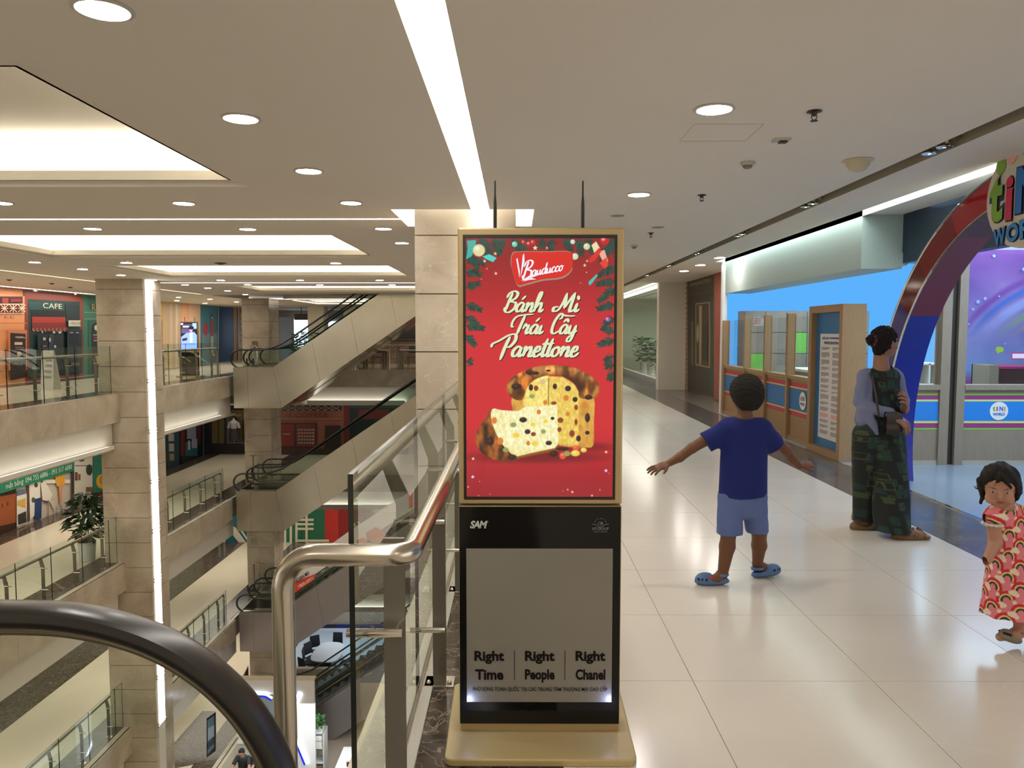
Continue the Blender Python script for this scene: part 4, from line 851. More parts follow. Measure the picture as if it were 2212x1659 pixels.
# foreground escalator
F = thing('escalator', 'black rubber handrail loop of the near escalator, starting beside the camera', 'escalator', (-.7, 1.5, 0))
YH = 1.5
cp = [(-700, 1330), (-400, 1330), (-150, 1329), (0, 1330), (64, 1331), (127, 1334), (190, 1343), (253, 1357), (329, 1383), (400, 1420), (470, 1472), (530, 1535), (575, 1603), (605, 1670), (625, 1745), (632, 1820), (615, 1900), (570, 1975), (500, 2030), (400, 2065)]
P = [at(x, y, Y=YH) for x, y in cp]; SP = []
for i in range(len(P)-1):
    a, b_, c, d = P[max(0, i-1)], P[i], P[i+1], P[min(len(P)-1, i+2)]
    for s_ in range(5): t_ = s_/5; SP.append(.5*((2*b_)+(c-a)*t_+(2*a-5*b_+4*c-d)*t_*t_+(3*b_-a-3*c+d)*t_**3))
SP.append(P[-1])
def profile_tube(pts, prof, name, m, parent):
    mb = MB(); n = len(prof); b0 = 0
    for i, p in enumerate(pts):
        d = (pts[min(i+1, len(pts)-1)]-pts[max(i-1, 0)]).normalized(); nrm = Vector((-d.z, 0, d.x)) * -1
        if i == 0: pass
        out = Vector((0, 1, 0)).cross(d)      # outward of the loop
        if out.z < 0 and i < 5: out = -out
        for (u_, v_) in prof: mb.v.append(tuple(p+out*u_+Vector((0, 1, 0))*v_))
    for i in range(len(pts)-1):
        for k_ in range(n): k2 = (k_+1) % n; mb.face([i*n+k_, (i+1)*n+k_, (i+1)*n+k2, i*n+k2])
    return mb.build(name, m, parent, smooth=True)
pr = [(.030*math.sin(a)*1.0-.004 if math.sin(a) > 0 else -.016+.010*math.sin(a), .040*math.cos(a)) for a in [2*pi*i/20 for i in range(20)]]
test = SP[2]-SP[1]
profile_tube(SP, pr, 'handrail', RUB, F)
dirs = []
inner = []
for i, p in enumerate(SP):
    d = (SP[min(i+1, len(SP)-1)]-SP[max(i-1, 0)]).normalized(); out = Vector((0, 1, 0)).cross(d)
    if SP[8].z-0 and (Vector((0, 1, 0)).cross((SP[9]-SP[8]).normalized())).z < 0: out = -out
    inner.append(p-out*.031)
gd = MB(); gd.tube(inner, .009, 8); gd.build('handrail_guide', mat('olive_guide', (.16, .13, .08), .45, .5), F, smooth=True)
q = MB(); q.poly([tuple(p) for p in inner[:]]+[(inner[-1].x-.0, YH, .32), (inner[0].x, YH, .32)]); q.build('glass_balustrade', GLASS, F)
q = MB(); q.box(-9, YH-.1, .2, -.72, YH+.1, .3); q.build('deck_cover', STEEL, F)
q = MB(); q.box(-9, YH-1.3, .0, -.72, YH-.1, .03); q.build('step_band', mat('dark_steps', (.05, .05, .05), .4, .5), F)
q = MB(); q.box(-9, YH-1.4, -1.1, -.7, YH+.09, .0); q.build('truss_cladding', STEELM, F)
# ================================================================== PLAY SHOP FRONT
XS = 3.95
S = thing('shop_partition', 'light oak shop partition of posts, windows and panels with blue striped band', 'partition', (XS, 9.0, 0))
px_posts = [1766, 1612, 1648, 1702]
def ys(x, X=XS): return at(x, 900, X=X).y
edges = [14.66, ys(1605), ys(1648), ys(1697), 10.16]
ztop = 1.80; zled = .93
BLUEP = lin((38, 118, 190)); 
for i, y in enumerate(edges):
    w_ = .07
    if i < 4:
        q = MB(); q.box(XS-.02, y-w_, 0, XS+.10, y, ztop+(.02 if i else -.03)); q.build('post', WOOD, S, bevel=.004)
for i in range(4):
    y1, y0 = edges[i]-.07, edges[i+1]
    q = MB(); q.box(XS+.03, y0, .06, XS+.06, y1, zled-.05); q.build('lower_panel', WOOD, S)
    q = MB(); q.box(XS+.0, y0, zled-.05, XS+.14, y1, zled); q.build('ledge', WOOD, S)
    q = MB(); q.box(XS+.0, y0, 0, XS+.1, y1, .06); q.build('plinth', WOOD, S)
    q = MB(); q.box(XS+.08, y0, zled, XS+.09, y1, ztop-.03); q.build('window_pane', GLASSB, S)
    def stripe(z0, z1, c, k_):
        mb.col = c; X = XS+.03-.002*k_; mb.poly([(X, y1, z0), (X, y0, z0), (X, y0, z1), (X, y1, z1)])
    mb = MB(); zc = .60
    stripe(zc-.26, zc+.26, lin((120, 170, 50)), 1); stripe(zc-.245, zc+.245, lin((190, 45, 80)), 2); stripe(zc-.175, zc+.175, lin((236, 200, 90)), 3); stripe(zc-.155, zc+.155, lin((28, 110, 176)), 4)
    mb.build('striped_decal', PRINT, S)
def logo_round(parent, c, U, r, name='logo_disc'):
    U = Vector(U); n = U.cross(Vector((0, 0, 1))); mb = MB(); mb.col = (.8, .78, .74); c = Vector(c)
    mb.poly([c+U*r*math.cos(2*pi*i/24)+Vector((0, 0, 1))*r*math.sin(2*pi*i/24) for i in range(24)]); mb.build(name, PRINT, parent)
    cols = [lin((110, 170, 40)), lin((220, 40, 60)), lin((30, 110, 190)), lin((230, 150, 30))]
    for j, ch in enumerate('tiNi'): text(ch, parent, c+U*r*(-.55+.34*j+(.1 if j == 2 else 0)+(.14 if j > 2 else 0))+Vector((0, 0, r*.25)), U, (0, 0, 1), r*(.3 if ch != 'i' else .16)*(1.35 if ch == 'N' else 1), r*.5, mat('logo_colour_%d' % j, cols[j], .5), bold=.03, th=.003)
    text('WORLD', parent, c-Vector((0, 0, r*.35)), U, (0, 0, 1), r*1.3, r*.3, mat('logo_blue', lin((24, 90, 180)), .5), bold=.03, th=.003)
logo_round(S, (XS+.012, ys(1731), .60), (0, -1, 0), .125)
# corner frame post and notice board
B_ = thing('notice_board', 'tall oak framed notice board with two-column house rules', 'notice board', (XS-.1, 9.1, 0))
by0, by1 = 9.12, 10.16; bx0, bx1 = XS-.09, XS+.19; bt = 1.885
q = MB(); q.box(bx0, by0, 0, bx1, by0+.09, bt); q.build('frame_side', WOOD, B_); q = MB(); q.box(bx0, by1-.09, 0, bx1, by1, bt); q.build('frame_side', WOOD, B_)
q = MB(); q.box(bx0, by0+.09, bt-.09, bx1, by1-.09, bt); q.build('frame_top', WOOD, B_); q = MB(); q.box(bx0, by0+.09, 0, bx1, by1-.09, .09); q.build('frame_bottom', WOOD, B_)
fx = bx0+.07; q = MB(); q.box(fx, by0+.09, .09, fx+.03, by1-.09, bt-.09); q.build('blue_board', mat('board_blue', lin((40, 112, 170)), .3), B_)
mb = MB(); mb.col = (.72, .68, .66); ya, yb = by1-.22, by0+.13; mb.poly([(fx-.003, ya, .2), (fx-.003, yb, .2), (fx-.003, yb, 1.53), (fx-.003, ya, 1.53)])
r_ = random.Random(3); mb.col = (.16, .15, .17); z = 1.36
while z > .24:
    hgt = r_.choice((2, 3, 3, 4, 5)); red = .50 < z < .56
    for c_, (a0, a1) in enumerate(((ya-.05, (ya+yb)/2+.04), ((ya+yb)/2-.05, yb+.03))):
        for l_ in range(hgt):
            mb.col = (.75, .25, .2) if red else (.2, .19, .22); zz = z-l_*.013; e_ = a1 if l_ < hgt-1 else a0+(a1-a0)*r_.uniform(.3, .9)
            mb.poly([(fx-.005, a0, zz-.008), (fx-.005, e_, zz-.008), (fx-.005, e_, zz), (fx-.005, a0, zz)])
    z -= hgt*.013+.028
mb.build('notice_sheet', PRINT, B_)
NB = mat('notice_blue', lin((20, 50, 130)), .5)
text('N\u1ed8I QUY TINIWORLD', B_, (fx-.004, (ya+yb)/2, 1.475), (0, -1, 0), (0, 0, 1), .56, .04, NB, bold=.03); text('TINIWORLD REGULATIONS', B_, (fx-.004, (ya+yb)/2, 1.415), (0, -1, 0), (0, 0, 1), .44, .035, NB, bold=.03)
# lockers behind the windows
Lk = thing('locker_bank', 'grey oak shoe lockers with some lime green doors behind the partition', 'lockers', (5.0, 14.2, 0))
q = MB(); q.box(4.2, 14.22, .0, 6.5, 14.6, 1.94); q.build('carcass', WOODG, Lk)
LIME = mat('lime_door', (.19, .52, .07), .45)
for i in range(6):
    for j in range(5):
        x = 4.22+.38*i; z = .0+.386*j; gr = (i, j) in ((0, 2), (2, 3), (1, 1), (4, 4), (4, 1), (3, 0))
        q = MB(); q.box(x+.006, 14.2, z+.006, x+.374, 14.22, z+.38); d = q.build('door', LIME if gr else WOODG, Lk)
        q = MB(); q.ell((x+.05, 14.19, z+.12), (.018, .012, .018), 8, 5); q.build('lock', BLKM, d)
t = thing('notice_sheet', 'white paper notice with red bullets on the partition glass', 'notice', (XS+.07, 12.2, 1.5))
artpx('sheet', t, ('X', XS+.06), [((225, 225, 235), rc(1630, 685, 1646, 704))]); artpx('bullets', t, ('X', XS+.05), [((210, 70, 90), rc(1632, 687+5*i, 1635, 690+5*i)) for i in range(3)]+[((150, 150, 170), rc(1637, 688+5*i, 1645, 689.4+5*i)) for i in range(3)])
t = thing('reception_counter', 'white topped grey counter behind the partition glass', 'counter', (5.0, 12.2, 0))
q = MB(); q.box(4.75, 12.0, 0, 5.3, 13.4, .9); q.build('body', WOODG, t); q = MB(); q.box(4.7, 11.95, .9, 5.35, 13.45, .94); q.build('worktop', WHITE, t)
# entrance wall facing the walkway
E_ = thing('entrance_partition', 'grey oak entrance partition with windows, black sliding rail and striped band', 'partition', (4.3, 9.0, 0))
YE = 8.95
def ex(x): return at(x, 900, Y=YE).x
def ez(y): return at(2050, y, Y=YE).z
XA = ex(1955)
for (xa, xb) in ((2026, 2046), (2061, 2079)): q = MB(); q.box(ex(xa), YE-.03, 0, ex(xb), YE+.12, 2.45); q.build('post', WOODG, E_)
q = MB(); q.box(ex(2046), YE+.02, 0, ex(2061), YE+.08, 2.45); q.build('black_track', BLKM, E_)
for (xa, xb) in ((1960, 2026), (2079, 2420)):
    x0, x1 = ex(xa), ex(xb)
    q = MB(); q.box(x0, YE, .05, x1, YE+.05, ez(842)); q.build('lower_panel', WOODG, E_)
    q = MB(); q.box(x0, YE-.04, ez(842), x1, YE+.12, ez(831)); q.build('ledge', WOODG, E_)
    q = MB(); q.box(x0, YE-.01, 0, x1, YE+.05, .05); q.build('plinth', mat('pale_skirt', (.42, .38, .32), .5), E_)
    q = MB(); q.box(x0, YE+.03, ez(831), x1, YE+.04, 2.45); q.build('window_pane', GLASSB, E_)
    artpx('striped_decal', E_, ('Y', YE), [((130, 190, 60), rc(xa, 850, xb, 928)), ((150, 50, 120), rc(xa, 854, xb, 924)), ((214, 214, 120), rc(xa, 863, xb, 914)), ((30, 128, 210), rc(xa, 867, xb, 909))], step=.002)
logo_round(E_, (ex(2156), YE-.012, ez(887.5)), (1, 0, 0), .107)
# shelves seen through the entrance
t = thing('cubby_shelf', 'small white cubby shelf behind the arch leg', 'shelf', (5.2, 10.4, 0))
x0, x1 = at(1985, 820, Y=10.4).x, at(2030, 820, Y=10.4).x
for i in range(3): q = MB(); xx = x0+(x1-x0)*i/2; q.box(xx-.012, 10.4, 0, xx+.012, 10.75, 1.13); q.build('upright', WHITE, t)
for z in (.1, .55, .84, 1.12): q = MB(); q.box(x0, 10.4, z-.012, x1, 10.75, z+.012); q.build('shelf_board', WHITE, t)
q = MB(); q.box(x0, 10.73, 0, x1, 10.75, 1.13); q.build('back_panel', WOODG, t)
t = thing('toy_cabinet', 'grey open cabinet with magenta edge in front of the mural', 'cabinet', (6.6, 10.1, 0))
cx0, cx1 = at(2138, 800, Y=10.1).x, 8.0; zt = at(2160, 789, Y=10.1).z
q = MB(); q.box(cx0, 10.1, 0, cx0+.12, 10.5, zt); q.build('side_panel', WOODG, t); q = MB(); q.box(cx0, 10.48, 0, cx1, 10.5, zt); q.build('back_panel', WOODG, t)
MAG = mat('magenta_edge', lin((170, 40, 110)), .4)
for z in (zt-.03, zt-.30): q = MB(); q.box(cx0+.12, 10.09, z-.015, cx1, 10.5, z+.015); q.build('shelf_board', MAG, t)
# mural
Mu = thing('wall_mural', 'purple and blue play mural with rainbow arc and stars behind the entrance glass', 'mural', (6.8, 10.8, 0))
YM = 10.8; mw, mh = 150, 130; X0, X1 = at(2064, 700, Y=YM).x, 9.4; Z0, Z1 = .35, at(2100, 540, Y=YM).z
yy, xx = np.mgrid[0:mh, 0:mw].astype(float); fx_, fy_ = xx/mw, yy/mh
f2_ = np.clip(fy_*1.5-.05, 0, 1)[..., None]; base = np.array([96, 46, 124.])*(1-f2_)+np.array([128, 146, 198.])*f2_
nzm = noise((mh, mw), 5, 21)[..., None]; base += (nzm-.5)*np.array([60, 60, 40.])
pxm = 2064+(9.4-X0)/1*0
Xw = X0+fx_*(X1-X0); Zw = Z1+(Z0-Z1)*fy_; cen = (7.8, .55)
rr = np.hypot(Xw-cen[0], Zw-cen[1])
for (r0, r1, c) in ((1.80, 1.93, (104, 54, 140)), (1.68, 1.80, (56, 92, 176)), (1.5, 1.68, (140, 150, 205)), (1.34, 1.5, (120, 150, 110)), (1.24, 1.34, (176, 150, 80)), (1.1, 1.24, (150, 84, 100))):
    m = (np.clip((rr-r0)*20, 0, 1)*np.clip((r1-rr)*20, 0, 1)*.85*np.clip((Zw-1.45)*2.5, 0, 1))[..., None]; base = base*(1-m)+np.array(c)*m
m = np.clip((.5-np.hypot((Xw-6.4)/1.0, (Zw-.75)/.45))*3, 0, 1)[..., None]; base = base*(1-m)+np.array((190, 80, 160))*m
base = np.clip(base, 0, 255)/255; ml = np.where(base <= .04045, base/12.92, ((base+.055)/1.055)**2.4)
du, dv = (X1-X0)/mw, (Z1-Z0)/mh
raster('mural_print', Mu, lambda x, y: (X0+x*du, YM-.01, Z1-y*dv), ml, attrm('mural_print', .6))
q = MB(); q.box(X0, YM, 0, X1, YM+.1, 2.95); q.build('mural_wall', mat('mural_side_wall', (.25, .24, .4), .6), Mu)
def stars(L_, col):
    artpx('star', Mu, ('Y', YM-.02), [(col, [(x+r*(1 if i % 2 == 0 else .42)*math.sin(pi*i/5), y-r*(1 if i % 2 == 0 else .42)*math.cos(pi*i/5)) for i in range(10)]) for x, y, r in L_])
stars([(2147, 553, 5), (2112, 652, 6), (2127, 645, 5), (2157, 640, 3), (2100, 668, 4), (2209, 582, 5), (2090, 700, 3), (2168, 742, 3)], (150, 170, 230))
t = thing('speech_bubble', 'green speech bubble sticker on the entrance glass', 'sticker', (6, 8.9, 1.3))
artpx('bubble', t, ('Y', YE-.005), [((150, 175, 50), el(2159, 755, 9, 6.5)), ((150, 175, 50), [(2152, 758), (2158, 761), (2154, 765)])])
t = thing('price_label', 'pink edged label sticker on the entrance glass', 'sticker', (6.3, 8.9, 1.2))
artpx('label_card', t, ('Y', YE-.005), [((190, 60, 120), rc(2184, 761, 2230, 777)), ((225, 215, 230), rc(2186, 764, 2230, 774))])
# ================================================================== ARCH
Ar = thing('entrance_arch', 'red and blue glossy entrance arch over the play shop doorway', 'arch', (3.85, 5.8, 0))
YC, ZC, RO, RI, TX = 5.8, .42, 2.44, 2.19, .30
def arc(a0, a1, nm, mf, ms):
    q = MB(); n = 14
    for i in range(n):
        A0 = math.radians(a0+(a1-a0)*i/n); A1 = math.radians(a0+(a1-a0)*(i+1)/n)
        def p(r, a, x): return (x, YC+r*math.cos(a), ZC+r*math.sin(a))
        q.mi = 0; q.poly([p(RI, A0, 3.85), p(RI, A1, 3.85), p(RO, A1, 3.85), p(RO, A0, 3.85)][::-1])
        q.mi = 1; q.poly([p(RI, A0, 3.85), p(RI, A0, 3.85+TX), p(RI, A1, 3.85+TX), p(RI, A1, 3.85)][::-1])
        q.mi = 2; q.poly([p(RO, A0, 3.85), p(RO, A1, 3.85), p(RO, A1, 3.85+TX), p(RO, A0, 3.85+TX)][::-1])
        q.poly([p(RI, A0, 3.85+TX), p(RO, A0, 3.85+TX), p(RO, A1, 3.85+TX), p(RI, A1, 3.85+TX)][::-1])
    q.build(nm, [mf, ms, mat('arch_white_side', (.7, .66, .6), .4)], Ar, smooth=False)
def gl(n, c): return mat(n, lin(c), .07)
def st(n, c): return mat(n, lin(c), .35)
arc(-12, 36, 'indigo_segment', gl('arch_indigo', (42, 42, 120)), st('soffit_blue', (6, 26, 150)))
arc(36, 48, 'plum_segment', gl('arch_plum', (96, 10, 26)), st('soffit_blue2', (10, 22, 140)) if False else st('soffit_purple', (112, 8, 48)))
arc(48, 63, 'maroon_segment', gl('arch_maroon', (120, 12, 26)), st('soffit_maroon', (112, 8, 38)))
arc(63, 118, 'red_segment', gl('arch_red', (158, 24, 34)), st('soffit_dark_red', (84, 8, 30)))
arc(118, 192, 'orange_segment', gl('arch_orange', (200, 90, 30)), st('soffit_orange', (120, 50, 20)))
for r, nm in ((RI, 'inner_trim'), (RO, 'outer_trim')):
    q = MB(); q.tube([(3.85, YC+r*math.cos(math.radians(a)), ZC+r*math.sin(math.radians(a))) for a in range(-12, 193, 3)], .011, 6); q.build(nm, STEELP, Ar)
q = MB(); q.box(3.85, YC+RI-.06, 0, 4.15, YC+RO-.05, .1); 
# oval sign
Sg = thing('oval_shop_sign', 'white oval shop sign with coloured letters hanging on the arch top', 'sign', (3.8, 5.35, 2.3))
sc = Vector((3.78, at(2205, 430, X=3.78).y-.12, at(2205, 432, X=3.78).z)); ry, rz_ = .50, .47
cyy = at(2132, 430, X=3.78).y-ry; zt_, zb_ = at(2190, 309, X=3.78).z, at(2190, 545, X=3.78).z
zc_ = (zt_+zb_)/2+.02; rz_ = (zt_-zb_)/2+.0
q = MB(); q.prism([(3.78, cyy+ry*math.cos(2*pi*i/40), zc_+rz_*math.sin(2*pi*i/40)) for i in range(40)], (.05, 0, 0)); q.build('oval_board', mat('sign_ivory', (.62, .57, .47), .35), Sg)
def sgn(ch, u, v, w_, h_, c, ol=True, rot=0):
    c0 = Vector((3.778, cyy-u, zc_+v)); U = Vector((0, -math.cos(rot), math.sin(rot))); V2 = Vector((0, math.sin(rot), math.cos(rot)))
    text(ch, Sg, c0, U, V2, w_*1.12, h_*1.06, mat('sign_outline', (.01, .012, .05), .4), name='letter_outline', bold=.09, th=.004)
    text(ch, Sg, c0, U, V2, w_, h_, mat('sign_%s' % '_'.join(str(v_) for v_ in c), lin(c), .35), name='letter', bold=.035, th=.012)
sgn('t', -.36, .0, .17, .36, (122, 168, 50)); sgn('i', -.20, -.02, .085, .33, (205, 30, 75)); sgn('N', .03, .02, .30, .34, (30, 110, 190)); sgn('i', .27, .0, .085, .33, (225, 130, 30))
for i, ch in enumerate('WORLD'): sgn(ch, -.30+.155*i, -.30+.015*i, .145, .14, (44, 130, 200), rot=.1)
def blob(u, v, a, b_, c, nm='balloon_print'):
    mb = MB(); mb.col = lin(c); mb.poly([(3.775, cyy-u-a*math.cos(2*pi*i/18), zc_+v+b_*math.sin(2*pi*i/18)) for i in range(18)]); mb.build(nm, PRINT, Sg)
blob(-.33, .25, .06, .07, (130, 170, 60)); blob(-.2, .33, .07, .09, (235, 170, 165)); blob(-.04, .36, .07, .09, (120, 190, 210)); blob(.14, .34, .08, .08, (230, 140, 60))
# ================================================================== BOUTIQUE FRONT, GLASS SHOP
XB = 4.59
V_ = thing('boutique_hoarding', 'dark boutique shopfront print with door, lamps and brick edges', 'hoarding', (XB, 17.3, 0))
q = MB(); q.box(XB-.02, 17.2, 0, XB, 20.66, CZ-.02); q.build('backing_board', mat('hoarding_back', (.10, .085, .07), .5), V_)
artpx('shopfront_print', V_, ('X', XB-.02), [((150, 118, 90), [(1479, 592), (1562, 567), (1562, 868), (1479, 843)]), ((74, 62, 52), [(1486, 590), (1546, 574), (1546, 860), (1486, 846)]),
    ((66, 56, 44), [(1487, 631), (1546, 620), (1546, 622), (1487, 633)]), ((56, 48, 42), [(1487, 640), (1544, 632), (1544, 850), (1487, 842)]), ((50, 44, 38), [(1492, 655), (1538, 650), (1538, 800), (1492, 786)]),
    ((96, 82, 54), [(1494, 695), (1500, 694), (1500, 790), (1494, 788)]), ((150, 132, 92), [(1504, 655), (1536, 652), (1536, 796), (1504, 789)]), ((72, 52, 40), [(1506, 658), (1533, 655), (1533, 792), (1506, 786)]), ((170, 150, 104), [(1512, 660), (1519, 660), (1517, 788), (1513, 787)]), ((40, 34, 32), [(1520, 700), (1532, 699), (1532, 780), (1520, 778)]), ((170, 160, 130), el(1510, 720, 2.4, 20)),
    ((54, 70, 48), [(1538, 640), (1546, 638), (1546, 858), (1538, 852)]), ((160, 84, 70), [(1546, 575), (1562, 569), (1562, 866), (1546, 860)])], step=.003)
for i in range(22): artpx('brick_course', V_, ('X', XB-.065), [((70, 48, 36), [(1480, 600+11*i), (1486, 599+11*i), (1486, 600.2+11*i), (1480, 601.2+11*i)])])
textpx('VINTAGE BOUTIQUE', V_, ('X', XB-.04), (1494, 617, 1540, 605, 8), mat('gilt_print', (.5, .38, .14), .4), bold=.0)
for x in (1496, 1507, 1520, 1532): artpx('lamp_print', V_, ('X', XB-.07), [((190, 160, 80), rc(x-2, 597-(x-1496)*.22, x+2, 603-(x-1496)*.22)), ((150, 130, 80), rc(x-3, 594-(x-1496)*.22, x+3, 595-(x-1496)*.22))])
G_ = struct('window_1', (3.95, 21, 0))
for i in range(6):
    q = MB(); q.box(3.94, 21.02+1.6*i, .25, 3.95, 21.02+1.6*i+1.58, 2.75); q.build('window_pane', GLASS, G_)
q = MB(); q.box(3.9, 21, 0, 4.0, 31, .25); q.build('sill', mat('grey_sill', (.3, .33, .33), .3), G_)
q = MB(); q.box(3.9, 21, 2.75, 4.0, 31, CZ); q.build('head_frame', mat('green_grey_head', (.45, .5, .42), .5), G_)
iw = struct('wall_glass_shop'); q = MB(); q.box(6.9, 21, 0, 7, 31, CZ); q.box(4, 31, 0, 7, 31.1, CZ); q.build('inner_wall', mat('greenish_wall', (.36, .40, .30), .5), iw)
q = MB(); q.box(6.84, 23.4, .6, 6.88, 24.3, 2.2); q.build('bright_window', DAY, iw); q = MB(); q.box(6.84, 28, .6, 6.88, 29.2, 2.2); q.build('bright_window', DAY, iw)
area(5.5, 25.5, 2.8, 2, 7, 150)
LEAF = mat('leaf_green', (.014, .05, .013), .6, var=.4, scale=12); LEAFD = mat('hedge_green', (.03, .09, .035), .6, var=.4, scale=8)
def bush(t, c, r, h, n, m, s=.1, nm='foliage'):
    q = MB()
    for i in range(n):
        a = random.uniform(0, 2*pi); e = random.uniform(-.3, 1); rr_ = r*random.uniform(.25, 1); p = Vector((c[0]+rr_*math.cos(a), c[1]+rr_*math.sin(a), c[2]+h*random.random()))
        d = Vector((math.cos(a), math.sin(a), random.uniform(-.3, .7))).normalized(); u = d.cross(Vector((0, 0, 1))).normalized()*s*.38
        q.poly([p, p+d*s*.5+u, p+d*s*1.1+Vector((0, 0, -s*.2)), p+d*s*.5-u])
    o = q.build(nm, m, t); o['kind'] = 'stuff'; return o
PW = mat('white_pot', (.6, .62, .6), .3)
for i in range(5):
    y = 23+1.6*i; t = thing('potted_shrub', 'potted green shrub behind the glass shopfront, %s from the white pier' % ordi(i+1), 'plant', (4.9, y, 0), 'shrubs in the glass shop')
    MB().lathe([(.12, 0), (.17, .4), (.15, .4)], c=(4.9, y, 0), n=14).build('pot', PW, t, smooth=True); bush(t, (4.9, y, .45), .35, .9, 130, LEAFD, .2)
# ================================================================== LEFT SHOPFRONTS (top gallery)
XW = -15.33
def hoard(name, label, cat, plane, x0, x1, shapes, zlo, zhi, col, texts=(), step=.003, extra=None):
    step = .003
    zhi -= .02
    ax, val = plane; a = at(x0, 720, **{ax: val}); b2 = at(x1, 720, **{ax: val})
    t = thing(name, label, cat, (a.x, a.y, zlo)); q = MB()
    if ax == 'X': q.box(val-.03, min(a.y, b2.y), zlo, val, max(a.y, b2.y), zhi)
    else: q.box(min(a.x, b2.x), val, zlo, max(a.x, b2.x), val+.03, zhi)
    q.build('backing_board', mat('board_'+name+str(len(MT)), lin(col), .5), t)
    if shapes: artpx('shopfront_print', t, plane, shapes, step=step)
    for tx in texts: textpx(tx[0], t, plane, tx[1], mat('ink_'+str(len(MT)), lin(tx[2]), .5), th=.003*len(shapes)+.012)
    return t
WP = ('X', XW)
lat = []
for i in range(5):
    x = -30+18*i-8; 
    for a_, b_ in (((x, 658), (x+16, 674)), ((x, 674), (x+16, 658)), ((x+8, 657), (x+8, 675)), ((x, 666), (x+16, 666))):
        dx, dy = b_[0]-a_[0], b_[1]-a_[1]; L_ = math.hypot(dx, dy); nx, ny = -dy/L_*.8, dx/L_*.8
        lat.append(((232, 214, 186), [(a_[0]+nx, a_[1]+ny), (b_[0]+nx, b_[1]+ny), (b_[0]-nx, b_[1]-ny), (a_[0]-nx, a_[1]-ny)]))
hoard('coffee_shopfront', 'peach coffee shopfront print with white lattice and chalkboard', 'shopfront', WP, -190, 53, [((236, 160, 108), [(-190, 618), (53, 640), (53, 826), (-190, 850)]), ((120, 46, 38), rc(-180, 640, 49, 677)), ((60, 30, 34), rc(-30, 642, 47, 656)), ((170, 60, 50), rc(4, 644, 17, 655)), ((150, 40, 36), rc(22, 646, 45, 652)), ((232, 214, 186), rc(-100, 676, 49, 678)), ((232, 214, 186), rc(-100, 656, 49, 658))]+lat+
    [((210, 130, 84), rc(-100, 697, 53, 699)), ((214, 136, 92), rc(12, 713, 52, 800)), ((46, 22, 22), [(16, 719), (49, 721), (50, 815), (16, 822)]), ((220, 205, 180), rc(25, 739, 42, 745)), ((200, 190, 170), rc(26, 727, 44, 729)), ((180, 170, 150), rc(26, 750, 45, 751)), ((180, 170, 150), rc(26, 754, 45, 755)), ((206, 186, 160), el(34, 765, 5, 5)), ((110, 40, 40), rc(22, 782, 32, 786)), ((40, 70, 40), rc(36, 780, 47, 784))], 0, CZ, (214, 140, 96),
    [('COFFEE', (-68, 681, 23, 687.5, 6.5), (140, 84, 66)), ('Coffee', (27, 728, 46, 730, 4), (215, 205, 190))])
scal = [((214, 200, 184), el(72.5+8.2*i, 712, 4.1, 4.2)) for i in range(9)]+[((140, 40, 40), el(72.5+8.2*i, 711, 3.7, 3.9)) for i in range(9)]
hoard('cafe_shopfront', 'dark teal cafe shopfront print with red scalloped awning', 'shopfront', WP, 53.5, 179, [((140, 62, 50), [(54, 630), (179, 643), (179, 812), (54, 824)]), ((28, 58, 56), [(60, 646), (172, 652), (173, 808), (65, 818)]), ((34, 74, 70), [(60, 650), (138, 657), (138, 670), (62, 669)]), ((18, 30, 34), [(66, 669), (138, 672), (138, 684), (68, 683)]), ((24, 46, 50), [(140, 656), (171, 660), (171, 690), (142, 690)]),
    ((176, 52, 46), [(68, 684), (140, 685), (141, 712), (68, 712)]), ((140, 40, 40), [(68, 697), (141, 697), (141, 712), (68, 712)])]+scal+[((214, 206, 192), rc(143, 692, 169, 705)), ((20, 38, 50), rc(76, 722, 132, 800)), ((24, 48, 64), rc(140, 711, 172, 806)), ((14, 28, 42), rc(145, 719, 165, 745)), ((30, 62, 84), rc(100, 722, 110, 800)),
    ((220, 214, 200), rc(84, 716, 87, 719)), ((220, 214, 200), rc(108, 716, 113, 720)), ((220, 214, 200), rc(120, 716, 126, 720)), ((200, 190, 170), rc(86, 729, 92, 735)), ((190, 180, 150), el(101, 734, 2.5, 5)), ((210, 205, 190), el(112, 748.5, 2.5, 3)), ((160, 120, 100), rc(85, 746, 93, 749)), ((214, 214, 200), rc(144, 718, 151, 719.5)), ((214, 214, 200), rc(157, 718, 163, 719.5)), ((26, 66, 44), el(64, 806, 13, 11)), ((110, 96, 70), rc(146, 783, 164, 790))], 0, CZ, (120, 52, 44),
    [('CAFE', (84, 660, 125, 662, 11), (214, 206, 180)), ('WELCOME', (145, 698.5, 168, 698.5, 6), (70, 70, 66))])
hoard('green_shopfront', 'sea green shopfront print with gilt letter R and arched door', 'shopfront', WP, 179.5, 330, [((58, 120, 100), [(180, 640), (330, 652), (330, 800), (180, 812)]), ((100, 160, 134), rc(181, 674, 330, 676)), ((100, 160, 134), rc(181, 688, 330, 690)), ((40, 96, 84), rc(190, 692, 330, 808)), ((24, 48, 50), rc(197, 708, 240, 808)), ((24, 48, 50), el(212, 710, 15, 15)), ((150, 150, 130), rc(200, 722, 211, 725)), ((150, 60, 60), rc(200, 728, 211, 731)), ((150, 150, 130), rc(200, 734, 211, 737)), ((205, 205, 190), el(206, 708, 4, 6)), ((170, 150, 120), rc(203, 768, 210, 786))], 0, CZ, (60, 124, 104),
    [('RESTAURANT', (196, 662, 280, 670, 13), (198, 168, 90))])
